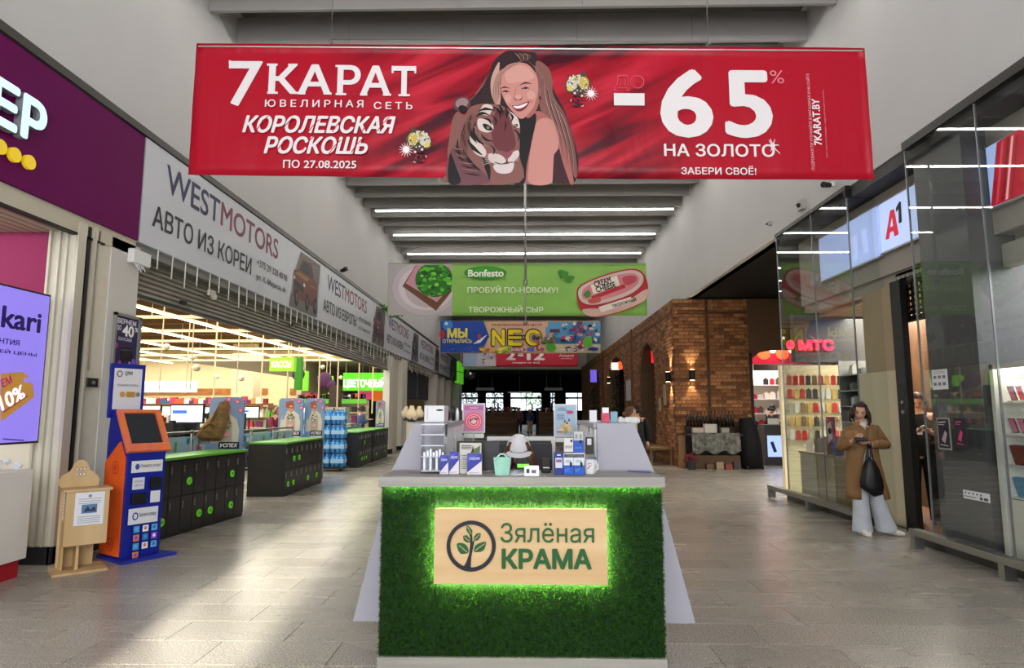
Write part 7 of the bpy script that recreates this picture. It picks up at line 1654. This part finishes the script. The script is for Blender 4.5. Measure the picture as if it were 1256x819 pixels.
def shoe(t, toe, heel, mtl, sole):
    toe, heel = V(toe), V(heel); d = (toe-heel).normalized(); s = MB()
    s.loft([(heel+V((0, 0, .05)), .03, .045), (heel+d*.05+V((0, 0, .05)), .042, .05), (heel+(toe-heel)*.55+V((0, 0, .042)), .047, .038), (toe-d*.04+V((0, 0, .032)), .045, .026), (toe+V((0, 0, .026)), .022, .014)], 12, up=tuple(d.cross(V((0, 0, 1)))))
    sh = s.build('shoe', mat(mtl, .5), t, smooth=True)
    m = MB(); m.loft([(heel-d*.015+V((0, 0, .012)), .034, .012), (heel+d*.06+V((0, 0, .012)), .046, .012), (toe-d*.06+V((0, 0, .012)), .05, .012), (toe+d*.01+V((0, 0, .012)), .026, .01)], 12, up=tuple(d.cross(V((0, 0, 1))))); m.build('sole', mat(sole, .6), sh, smooth=True)
def wrap(pts, n=14, m=0, mb=None, fold=0, cap=False, up=(1, 0, 0)):
    """cloth tube through rings (centre, rx, ry) with folds"""
    mb = mb or MB(); b = len(mb.v); mb.loft(pts, n, m, cap=cap, up=up)
    if fold:
        for i in range(b, len(mb.v)):
            k = (i-b)//n; j = (i-b) % n; c = V(pts[k][0]); mb.v[i] = c+(mb.v[i]-c)*(1+fold*math.sin(j*2.6+k*.9)*min(1, k/2))
    return mb
SKIN = '#c99a80'
# ---------------- woman in camel coat
WY = 8.18
def wp_(x, y, dy=0): return at(x, y, Y=WY+dy)
gx = wp_(1065, 650).x
wom = thing('person', (gx, WY, 0), 'standing woman in long camel coat and pale jeans looking at a phone', 'person')
pel = wp_(1061, 574); chest = wp_(1056, 532); neck = wp_(1056, 519); hc = wp_(1054.5, 504, -.05)
shL, shR = wp_(1043, 528), wp_(1071, 526); elL, elR = wp_(1032, 548, -.02), wp_(1086, 545, -.02); haL, haR = wp_(1046, 540, -.24), wp_(1066, 544, -.24)
hipL, hipR = wp_(1054, 578), wp_(1069, 577); knL, knR = wp_(1056, 615, -.03), wp_(1077, 615); anL, anR = wp_(1058, 648), wp_(1088, 651)
anL.z = .09; anR.z = .09
hfw = V((-.42, -.82, -.42)); hup = V((0, -.3, 1))
vs, fs = skin_mesh([[(pel, .14, .11), (wp_(1059, 555), .125, .095), (chest, .125, .09), (neck, .05), (hc-V((0, 0, .05)), .05)],
    [(chest, .125, .09), (shL, .045), (elL, .040), (haL, .026)], [(chest, .125, .09), (shR, .045), (elR, .042), (haR, .026)],
    [(pel, .14, .11), (hipL, .09), (knL, .058), (anL, .04)], [(pel, .14, .11), (hipR, .09), (knR, .058), (anR, .04)]])
bm_ = MB(); bm_.add(vs, fs)
fw_, up_, rt_ = head_geo(bm_, hc, hfw, hup, 1.0)
hand(bm_, haL, (wp_(1053, 536, -.32)-haL), V((.4, .1, .8)), 1.0, .9, -1); hand(bm_, haR, (wp_(1059, 541, -.31)-haR), V((-.4, .1, .8)), 1.0, .9, 1)
bm_.build('body', mat(SKIN, .5), wom, smooth=True)
face(wom, hc, fw_, up_, rt_)
# hair bob
def hair_dome(hb, hc, rt_, fw_, up_, front=40, side=-12, k=1.0, L=.13, W_=V((0, 0, 1))):
    b0 = len(hb.v); nu, nv = 30, 10; tips = []
    for i in range(nu):
        q = 2*math.pi*i/nu; x, y = math.cos(q), math.sin(q); am = front if y > .62 else (side if y < .25 else side+(front-side)*(y-.25)/.37)
        for j in range(nv+1):
            a = R(90-(90-am)*j/nv); wob = 1+.02*math.sin(i*2.3+j)
            hb.v.append(hc+rt_*(.090*x*math.cos(a)*wob*k)+fw_*(.108*y*math.cos(a)*wob*k-.008)+up_*(.130*math.sin(a)*k))
        if y < .66: tips.append((hb.v[-1].copy(), x, y))
    for i in range(nu):
        for j in range(nv): a = b0+i*(nv+1)+j; c = b0+((i+1) % nu)*(nv+1)+j; hb.f.append((a, a+1, c+1, c)); hb.m.append(0)
    for n_, (p, x, y) in enumerate(tips):
        ll = L*(1-.12*((n_*7) % 3)); d = rt_*x*.02-fw_*.01*(1 if y < 0 else 0)
        hb.loft([(p+W_*.03, .017), (p+d-W_*ll*.35, .021), (p+d*1.2-W_*ll*.75, .018), (p+d*.6-W_*ll, .006)], 7)
hb = MB(); hair_dome(hb, hc, rt_, fw_, up_)
hb.build('hair', mat('#34211b', .45, var=.4, scale=30, stretch=(4, 4, .5)), wom, smooth=True)
# turtleneck and blouse
wrap([(neck+V((0, 0, .05)), .058, .058), (neck, .066, .066), (wp_(1056, 523), .11, .095)], 14, fold=.02).build('white_collar', mat('#d9d3cc', .7), wom, smooth=True)
wrap([(wp_(1056, 524, 0), .08, .07), (wp_(1056, 534, 0), .13, .10), (wp_(1055.5, 545, -.01), .13, .11), (wp_(1056, 563, -.02), .13, .115), (wp_(1058, 574, -.01), .135, .12)], 14, fold=.02).build('white_top', mat('#d6d2cc', .7), wom, smooth=True)
# coat: open front, rings with a gap at the front
coatm = mat('#80603d', .75, var=.12, scale=6, bump=.2)
def open_ring(c, rx, ry, gap, n=22, fold=0, ph=0):
    out = []
    for i in range(n):
        q = -math.pi/2+gap+(2*math.pi-2*gap)*i/(n-1); k = 1+fold*math.sin(i*1.7+ph); out.append(V(c)+V((math.cos(q)*rx*k, math.sin(q)*ry*k, 0)))
    return out
rings = [(wp_(1056, 519.5, .02), .085, .08, .8), (wp_(1056.5, 522), .175, .115, .3), (wp_(1057, 528), .205, .135, .03), (wp_(1057, 541), .195, .14, .03), (wp_(1057.5, 550), .19, .14, .16), (wp_(1058, 561), .195, .14, .3), (wp_(1060, 575), .215, .14, .42), (wp_(1062, 590), .235, .15, .55), (wp_(1064, 603), .25, .16, .62), (wp_(1065, 611), .255, .165, .65)]
cm = MB(); n = 22
for side in (1, .94):
    for k, (c, rx, ry, g) in enumerate(rings): cm.v += open_ring(c, rx*side, ry*side, g, n, .035 if k > 4 else .015, k*.6)
q_ = n*len(rings)
for k in range(len(rings)-1):
    for i in range(n-1): a = k*n+i; cm.f.append((a, a+1, a+n+1, a+n)); cm.m.append(0); cm.f.append((q_+a, q_+a+n, q_+a+n+1, q_+a+1)); cm.m.append(0)
    for i in (0, n-1): a = k*n+i; cm.f.append((a, a+n, q_+a+n, q_+a)); cm.m.append(0)
for i in range(n-1): a = (len(rings)-1)*n+i; cm.f.append((a, a+1, q_+a+1, q_+a)); cm.m.append(0)
ct_ = cm.build('coat', coatm, wom, smooth=True)
def sleeve(a, b, c, m, r0=.076, r1=.064, r2=.05):
    a, b, c = V(a), V(b), V(c); L = [(a+(a-b)*.05, r0*.7), (a, r0), (a.lerp(b, .4), r0*.95), (a.lerp(b, .8), r1*1.05), (b, r1), (b.lerp(c, .25), r1*.98), (b.lerp(c, .6), r2*1.05), (b.lerp(c, .86), r2), (b.lerp(c, .87), r2*.8)]
    return wrap([(p, r_, r_) for p, r_ in L], 14, mb=m, fold=.04, cap=True)
sm_ = MB(); sleeve(shL, elL, haL, sm_); sm_.build('sleeve', coatm, wom, smooth=True); sm_ = MB(); sleeve(shR, elR, haR, sm_); sm_.build('sleeve', coatm, wom, smooth=True)
m_ = MB()
for sg, c in ((-1, shL), (1, shR)):
    m_.add([neck+V((.05*sg, -.06, .03)), neck+V((.10*sg, -.03, .02)), wp_(1056, 534, -.135)+V((.10*sg, 0, .02)), wp_(1056, 538, -.14)+V((.03*sg, 0, 0)), neck+V((.05*sg, -.075, .01))], [(0, 1, 2, 3, 4)])
    m_.add([wp_(1056, 534, -.125)+V((.03*sg, 0, .06)), wp_(1056, 534, -.125)+V((.17*sg, .03, .06)), wp_(1056, 540, -.13)+V((.17*sg, .03, 0)), wp_(1056, 540, -.14)+V((.03*sg, 0, 0))], [(0, 1, 2, 3)])
m_.build('lapel', mat('#936d45', .75, bump=.2, scale=20), ct_)
m_ = MB()
for i in range(3): m_.cyl(wp_(1050, 535+7*i, -.14), wp_(1050, 535+7*i, -.155), .012, n=10)
m_.build('button', mat('#3b2a20', .4), ct_)
# jeans, wide legs
jm = mat('#b9c0c8', .75, var=.14, scale=7, bump=.15)
for h_, k_, a_, w0 in ((hipL, knL, anL, .105), (hipR, knR, anR, .105)):
    e = V((a_.x, a_.y, .035)); wrap([(h_+V((0, 0, .05)), .10, .10), (h_, .105, .11), (h_.lerp(k_, .5), .095, .1), (k_, .09, .09), (k_.lerp(e, .5), .10, .1), (e+V((0, 0, .03)), .115, .12), (e, .118, .125)], 16, fold=.035, cap=True).build('jeans_leg', jm, wom, smooth=True)
wrap([(wp_(1061, 566), .15, .115), (pel, .155, .125), (pel-V((0, 0, .06)), .15, .12)], 16, cap=True).build('jeans_waist', jm, wom, smooth=True)
shoe(wom, V((anL.x-.02, WY-.2, 0)), V((anL.x, WY+.04, 0)), '#d9d5cd', '#c9c2b6'); shoe(wom, V((anR.x+.13, WY-.14, 0)), V((anR.x-.02, WY+.06, 0)), '#d9d5cd', '#c9c2b6')
# phone and bag are things of their own
ph = thing('held_phone', tuple(wp_(1056, 539, -.33)), 'black smartphone held by the woman in the camel coat', 'phone')
pc_ = wp_(1056, 538.5, -.34); rot = Matrix.Rotation(R(35), 3, 'X'); MB().obox(pc_, (.15, .075, .011), rot, 0).build('case', mat('#15161a', .3), ph, bevel=.003); MB().obox(pc_+rot @ V((0, 0, .0065)), (.136, .066, .002), rot, 0).build('screen', mat('#3b4450', .1), ph); MB().obox(pc_-rot @ V((-.05, -.015, .0075)), (.03, .03, .006), rot).build('camera_block', mat('#6a6c70', .2, .5), ph)
bg_ = thing('black_handbag', tuple(wp_(1070, 604, -.22)), 'slouchy black bag hanging from the woman\'s wrist', 'bag')
bm2 = mat('#0e0e10', .45, bump=.4, scale=9)
rr = [(wp_(1066.5, 560, -.24), .02, .02), (wp_(1067, 566, -.24), .06, .045), (wp_(1068, 575, -.24), .10, .06), (wp_(1069, 588, -.24), .135, .07), (wp_(1070, 597, -.24), .14, .07), (wp_(1070, 603, -.24), .115, .06), (wp_(1068, 606, -.24), .05, .03)]
wrap(rr, 18, fold=.06, cap=True).build('pouch', bm2, bg_, smooth=True)
m_ = MB()
for o_ in (-.02, .02): m_.loft([(wp_(1066, 546, -.24)+V((o_*.6, 0, 0)), .012, .012), (wp_(1066, 553, -.24)+V((o_, 0, 0)), .016, .012), (wp_(1066.5, 562, -.24)+V((o_*1.4, 0, 0)), .022, .015), (wp_(1067, 572, -.25)+V((o_*1.8, 0, 0)), .026, .012)], 8)
m_.tube([wp_(1064, 547, -.25), wp_(1065, 543, -.28), wp_(1068, 543, -.26), wp_(1068, 547, -.22), wp_(1064, 547, -.25)], .012, 6); m_.build('strap', bm2, bg_, smooth=True)

# ---------------- generic figures
def figure(P, lab, top, bottom, hair, skin=SKIN, facing=(0, -1, 0), short=True, coat=None, shoes='#1a1a1c', longhair=False, props=True):
    """P: joints as world points: head, neck, chest, pelvis, shL, shR, elL, elR, haL, haR, hipL.. anR"""
    t = thing('person', (P['pelvis'].x, P['pelvis'].y, 0), lab, 'person')
    ch = [[(P['pelvis'], .14, .11), (P['pelvis'].lerp(P['chest'], .5), .125, .1), (P['chest'], .15, .105), (P['neck'], .055), (P['head']-V((0, 0, .05)), .05)],
          [(P['chest'], .15, .105), (P['shL'], .06), (P['elL'], .043), (P['haL'], .027)], [(P['chest'], .15, .105), (P['shR'], .06), (P['elR'], .043), (P['haR'], .027)],
          [(P['pelvis'], .14, .11), (P['hipL'], .09), (P['knL'], .06), (P['anL'], .042)], [(P['pelvis'], .14, .11), (P['hipR'], .09), (P['knR'], .06), (P['anR'], .042)]]
    vs, fs = skin_mesh(ch); b = MB(); b.add(vs, fs); f = V(facing).normalized(); look = V(P.get('look', tuple(f))); a, u, r_ = head_geo(b, P['head'], look, (0, 0, 1))
    for s_, h, e in ((-1, 'haL', 'elL'), (1, 'haR', 'elR')): hand(b, P[h], (P[h]-P[e]), f*.4+V((0, 0, -.3)), 1, .8, s_)
    b.build('body', mat(skin, .5), t, smooth=True); face(t, P['head'], a, u, r_)
    hb = MB(); hair_dome(hb, P['head'], r_, a, u, L=.05)
    rot_ = None
    if longhair: hb.loft([(P['head']-a*.05+u*.05, .09, .06), (P['head']-a*.06-u*.06, .095, .05), (P['head']-a*.05-u*.2, .08, .04)], 12, up=tuple(r_))
    hb.build('hair', mat(hair, .5, var=.3, scale=25), t, smooth=True)
    tm = mat(top, .75, var=.1, scale=8, bump=.15)
    wrap([(P['neck']-V((0, 0, .01)), .07, .065), (P['neck']-V((0, 0, .06)), .14, .09), (P['chest'], .185, .125), (P['chest'].lerp(P['pelvis'], .6), .165, .125), (P['pelvis']-V((0, 0, .06 if not coat else .35)), .185 if not coat else .24, .14)], 18, fold=.02, cap=True, up=tuple(r_)).build('top', tm, t, smooth=True)
    for s_, e, h in (('shL', 'elL', 'haL'), ('shR', 'elR', 'haR')):
        m = MB()
        if short: wrap([(P[s_]+V((0, 0, .03)), .05, .05), (P[s_], .08, .08), (P[s_].lerp(P[e], .6), .068, .068)], 12, mb=m, fold=.03)
        else: sleeve(P[s_], P[e], P[h], m, .078, .062, .05)
        m.build('sleeve', tm, t, smooth=True)
    bmn = mat(bottom, .75, var=.12, scale=8, bump=.15)
    for h, k, n_ in (('hipL', 'knL', 'anL'), ('hipR', 'knR', 'anR')):
        e = V((P[n_].x, P[n_].y, .05)); wrap([(P[h]+V((0, 0, .05)), .10, .10), (P[h], .105, .11), (P[k], .08, .085), (e, .07, .08)], 14, fold=.03, cap=True).build('trouser_leg', bmn, t, smooth=True)
        shoe(t, V((P[n_].x, P[n_].y, 0))+V((f.x, f.y, 0))*.19, V((P[n_].x, P[n_].y, 0))-V((f.x, f.y, 0))*.05, shoes, '#2a2a2a')
    return t
def stand(x, y, h, ang, arms='down', z0=0, lean=0):
    """standing pose facing angle ang (0 faces the viewer), arms: down / front / reach"""
    s = h/1.72; Rz = Matrix.Rotation(ang, 3, 'Z'); o = V((x, y, z0))
    def L(a, b, c): return o+Rz @ V((a*s, b*s, c*s))
    P = dict(pelvis=L(0, 0, .93), chest=L(0, -.01-lean, 1.32), neck=L(0, -.01-lean, 1.47), head=L(0, -.03-lean, 1.59), shL=L(-.19, -lean, 1.40), shR=L(.19, -lean, 1.40), hipL=L(-.09, 0, .88), hipR=L(.09, 0, .88), knL=L(-.10, -.02, .49), knR=L(.10, -.02, .49), anL=L(-.11, .01, .09), anR=L(.12, 0, .09))
    if arms == 'front': P.update(elL=L(-.25, -.03, 1.12), elR=L(.25, -.03, 1.12), haL=L(-.10, -.28, 1.2), haR=L(.10, -.28, 1.2))
    elif arms == 'reach': P.update(elL=L(-.25, -.12, 1.14), elR=L(.25, -.12, 1.14), haL=L(-.18, -.36, 1.02), haR=L(.18, -.36, 1.02))
    else: P.update(elL=L(-.25, .02, 1.12), elR=L(.25, .02, 1.12), haL=L(-.24, -.06, .87), haR=L(.24, -.06, .87))
    P['look'] = tuple(Rz @ V((0, -1, -.25))); return P
def face_dir(ang): return (math.sin(ang), -math.cos(ang), 0)
# staff member in black in the doorway
sx_ = at(1130, 560, Y=9.0).x
P = stand(sx_, 9.0, 1.78, R(-30), 'front'); P['look'] = (-.5, -.8, -.6)
st_ = figure(P, 'shop assistant in black t-shirt and trousers standing in the shop doorway', '#141417', '#101012', '#3a241c', facing=face_dir(R(-30)))
tag(MB().obox((P['haL']+P['haR'])/2+V((-.05, -.1, .03)), (.075, .012, .14), Matrix.Rotation(R(50), 3, 'X') @ Matrix.Rotation(R(20), 3, 'Z')).build('held_phone', mat('#8a8078', .3), bevel=.002), 'pale phone held by the shop assistant in the doorway', 'phone')
bdg = MB().obox(P['chest']+V((-.08, -.14, -.13)), (.06, .006, .09), Matrix.Rotation(R(-30), 3, 'Z')).build('badge', mat('#c8c8c8', .4), st_)
# customers inside the far glass shop
P = stand(5.62, 10.6, 1.72, R(150), 'reach'); figure(P, 'customer in dark jacket bent over the cabinets behind the far glass', '#24262c', '#17181c', '#5a4a3a', facing=face_dir(R(150)), short=False)
P = stand(7.5, 19.6, 1.7, R(100), 'front'); figure(P, 'dark haired person at the counter in the shop beyond the brick wall', '#2c2a30', '#1a1a1e', '#15110f', facing=face_dir(R(100)), short=False)
# seated seller with a white cap
cp = at(636, 545, Y=5.2); sel_h = cp-V((0, 0, .06))
P = dict(pelvis=V((cp.x, 5.42, .60)), chest=V((cp.x, 5.36, 1.0)), neck=V((cp.x, 5.28, 1.13)), head=sel_h, shL=V((cp.x-.18, 5.35, 1.06)), shR=V((cp.x+.18, 5.35, 1.06)), elL=V((cp.x-.24, 5.15, .86)), elR=V((cp.x+.24, 5.15, .86)), haL=V((cp.x-.1, 4.95, .93)), haR=V((cp.x+.1, 4.95, .93)),
         hipL=V((cp.x-.1, 5.4, .58)), hipR=V((cp.x+.1, 5.4, .58)), knL=V((cp.x-.12, 4.98, .56)), knR=V((cp.x+.12, 4.98, .56)), anL=V((cp.x-.12, 5.0, .1)), anR=V((cp.x+.12, 5.0, .1)), look=(0, -.9, -.4))
sel = figure(P, 'seated seller with long brown hair and dark top bent behind the counter', '#4a3038', '#22242c', '#5a3524', facing=(0, -1, 0), short=False, longhair=True)
hm_ = MB()
for s_ in (-1, 1): hm_.loft([(sel_h+V((.06*s_, -.02, .03)), .045, .05), (sel_h+V((.085*s_, -.06, -.05)), .05, .045), (sel_h+V((.12*s_, -.05, -.13)), .045, .035), (sel_h+V((.15*s_, -.02, -.2)), .02, .02)], 10)
hm_.build('hair_lock', mat('#5e3826', .5, var=.4, scale=30), sel, smooth=True)
cap_ = sel; cm_ = mat('#dfdfe2', .7, var=.04, bump=.1)
cf = V((0, -.9, -.4)).normalized(); cu = V((0, -.4, .9)).normalized(); CR = Matrix(((1, 0, 0), (0, -cf.y, cu.y), (0, -cf.z, cu.z))); dome = MB(); dome.sphere(sel_h-cf*.01, (.104, .124, .145), 22, 12, 0, .35, 1, rot=CR); cap_ = dome.build('cap', cm_, sel, smooth=True); cap_['label'] = 'white baseball cap'
m_ = MB(); m_.sphere(sel_h-cf*.01+cu*.145, .01, 8, 5); m_.build('button', cm_, cap_)
m_ = MB(); b = []
for j, (rr_, dz) in enumerate(((.095, -.03), (.108, -.035), (.124, -.05))):
    for i in range(13): q = math.pi*(1.12+.76*i/12); b.append(sel_h+V((rr_*math.cos(q)*1.02, 0, 0))-cf*(rr_*math.sin(q)*1.1)+cu*(dz+.075))
m_.add(b+[p-V((0, 0, .006)) for p in b], [(j*13+i, j*13+i+1, (j+1)*13+i+1, (j+1)*13+i) for j in range(2) for i in range(12)]+[(39+j*13+i, 39+(j+1)*13+i, 39+(j+1)*13+i+1, 39+j*13+i+1) for j in range(2) for i in range(12)]); m_.build('peak', cm_, cap_, smooth=True)
chr_ = thing('office_chair', (cp.x, 5.5, 0), 'dark grey mesh office chair under the seated seller', 'chair'); dg_ = mat('#3d3d40', .7, bump=.1)
MB().box(cp.x-.24, cp.x+.24, 5.2, 5.64, .44, .5).build('seat', dg_, chr_, bevel=.02); MB().box(cp.x-.29, cp.x+.29, 5.62, 5.66, .62, 1.24).build('backrest', dg_, chr_, bevel=.02); MB().cyl((cp.x, 5.45, .08), (cp.x, 5.45, .44), .03, n=10).build('column', M_STEEL, chr_); MB().box(cp.x-.03, cp.x+.03, 5.5, 5.65, .44, .7).build('back_support', M_BLACK, chr_)
for k in range(5): q = k*2*math.pi/5; MB().cyl((cp.x, 5.45, .1), (cp.x+.26*math.cos(q), 5.45+.26*math.sin(q), .06), .02, n=6).build('leg', M_BLACK, chr_)
# visitor in beige patterned shirt beyond the right wing, another in black behind
vx = at(771, 520, Y=11.5).x
P = stand(vx+.03, 11.6, 1.58, R(60), 'down'); figure(P, 'visitor in beige leopard patterned shirt beyond the right wing', '#b5a07a', '#3a3530', '#6a4a34', facing=face_dir(R(60)), short=False)
vx = at(784, 520, Y=14).x
P = stand(vx+.02, 14.4, 1.62, R(170), 'down'); figure(P, 'visitor in black seen from behind near the brick arch', '#161616', '#141416', '#1a1412', facing=face_dir(R(170)), short=False)
# cashier
P = stand(at(323, 495, Y=16).x, 16.9, 1.62, R(60), 'reach'); figure(P, 'cashier in maroon shirt working at the dark checkouts', '#7a2438', '#2a2a2e', '#8a6a4a', facing=face_dir(R(60)), short=False)
P = stand(at(443, 495, Y=21.7).x, 21.7, 1.7, R(120), 'front'); figure(P, 'shopper in blue jacket by the far lockers', '#4a5a8a', '#2a2c34', '#3a2c24', facing=face_dir(R(120)), short=False)
# far hall figures
P = stand(at(637, 505, Y=46).x, 46.0, 1.75, R(180), 'down'); figure(P, 'pale haired visitor in pinkish clothes at the far wooden bar', '#8a5a6a', '#3a3440', '#d8cdb8', facing=face_dir(R(180)), short=False)
P = stand(at(650, 510, Y=43).x, 43.0, 1.6, R(200), 'down'); figure(P, 'visitor in blue jacket and white cap before the far wooden bar', '#3a4a78', '#c8a890', '#e0ddd8', facing=face_dir(R(200)), short=False)

# ================================================================== FAR BAR
def bar(px0, px1, Y, lab):
    x0, x1 = at(px0, 505, Y=Y).x, at(px1, 505, Y=Y).x; t = thing('wooden_bar', ((x0+x1)/2, Y, 0), lab, 'counter'); n = 5
    for k in range(n): MB().box(x0, x1, Y, Y+.6, .02+k*.262, .27+k*.262).build('plank', mat(['#7a5232', '#6e482c', '#84593a'][k % 3], .5, var=.2), t)
    MB().box(x0-.05, x1+.05, Y-.05, Y+.65, 1.33, 1.38).build('top', mat('#8a6440', .4), t); return x0, x1
x0, x1 = bar(592, 636, 48.2, 'long wooden plank bar in the far hall left of the visitors'); x2, x3 = bar(661, 679, 48.2, 'short wooden plank bar in the far hall right of the visitors')
random.seed(23)
fl_c = ['#c85a8a', '#d8c8b0', '#3a5a3a', '#e0b0c0', '#8a6a4a', '#2a2a2e', '#e8e4dc', '#a84a6a']
for i in range(16):
    x = (x0+.1+i*(x1-x0-.2)/11) if i < 12 else (x2+.1+(i-12)*(x3-x2-.2)/4); c = fl_c[i % 8]; m = MB(); s_ = random.uniform(.12, .22)
    m.cyl((x, 48.5, 1.38), (x, 48.5, 1.52), .06, .08, n=8)
    for k in range(5): m.sphere((x+random.uniform(-.1, .1), 48.5, 1.6+random.uniform(-.04, .12)), s_*.5, 7, 5)
    tag(m.build('flower_bouquet', mat(c, .6, var=.4, scale=12), smooth=True), 'small bouquet standing on the far wooden bars', 'flowers', 'bouquets on the far wooden bars')
dp_ = tag(MB().cyl((at(659, 500, Y=40).x, 40, 0), (at(659, 500, Y=40).x, 40, 1.65), .09, n=10).build('black_post', M_BLACK), 'slim black post before the far wooden bars', 'post')
# small stalls left far: cafe tables
for i, (px, Y, c, lab) in enumerate([(520, 27, '#d8d2c4', 'pale cafe counter in the left cafe opening'), (549, 36.2, '#e4dccc', 'pale low counter between the far left pillars')]):
    x = at(px, 510, Y=Y).x; t = thing('cafe_counter', (x, Y, 0), lab, 'counter'); MB().box(x-1.0, x+.5, Y, Y+.6, 0, 1.05).build('body', mat(c, .5), t); MB().box(x-1.05, x+.55, Y-.05, Y+.65, 1.05, 1.1).build('top', mat('#a89878', .4), t)
    tag(MB().box(x-.8, x-.2, Y+.1, Y+.5, 1.1, 1.5).build('coffee_machine', mat('#c8c4bc', .3, .4), bevel=.02), ['coffee machine on the pale cafe counter', 'appliance on the low counter between far left pillars'][i], 'appliance')
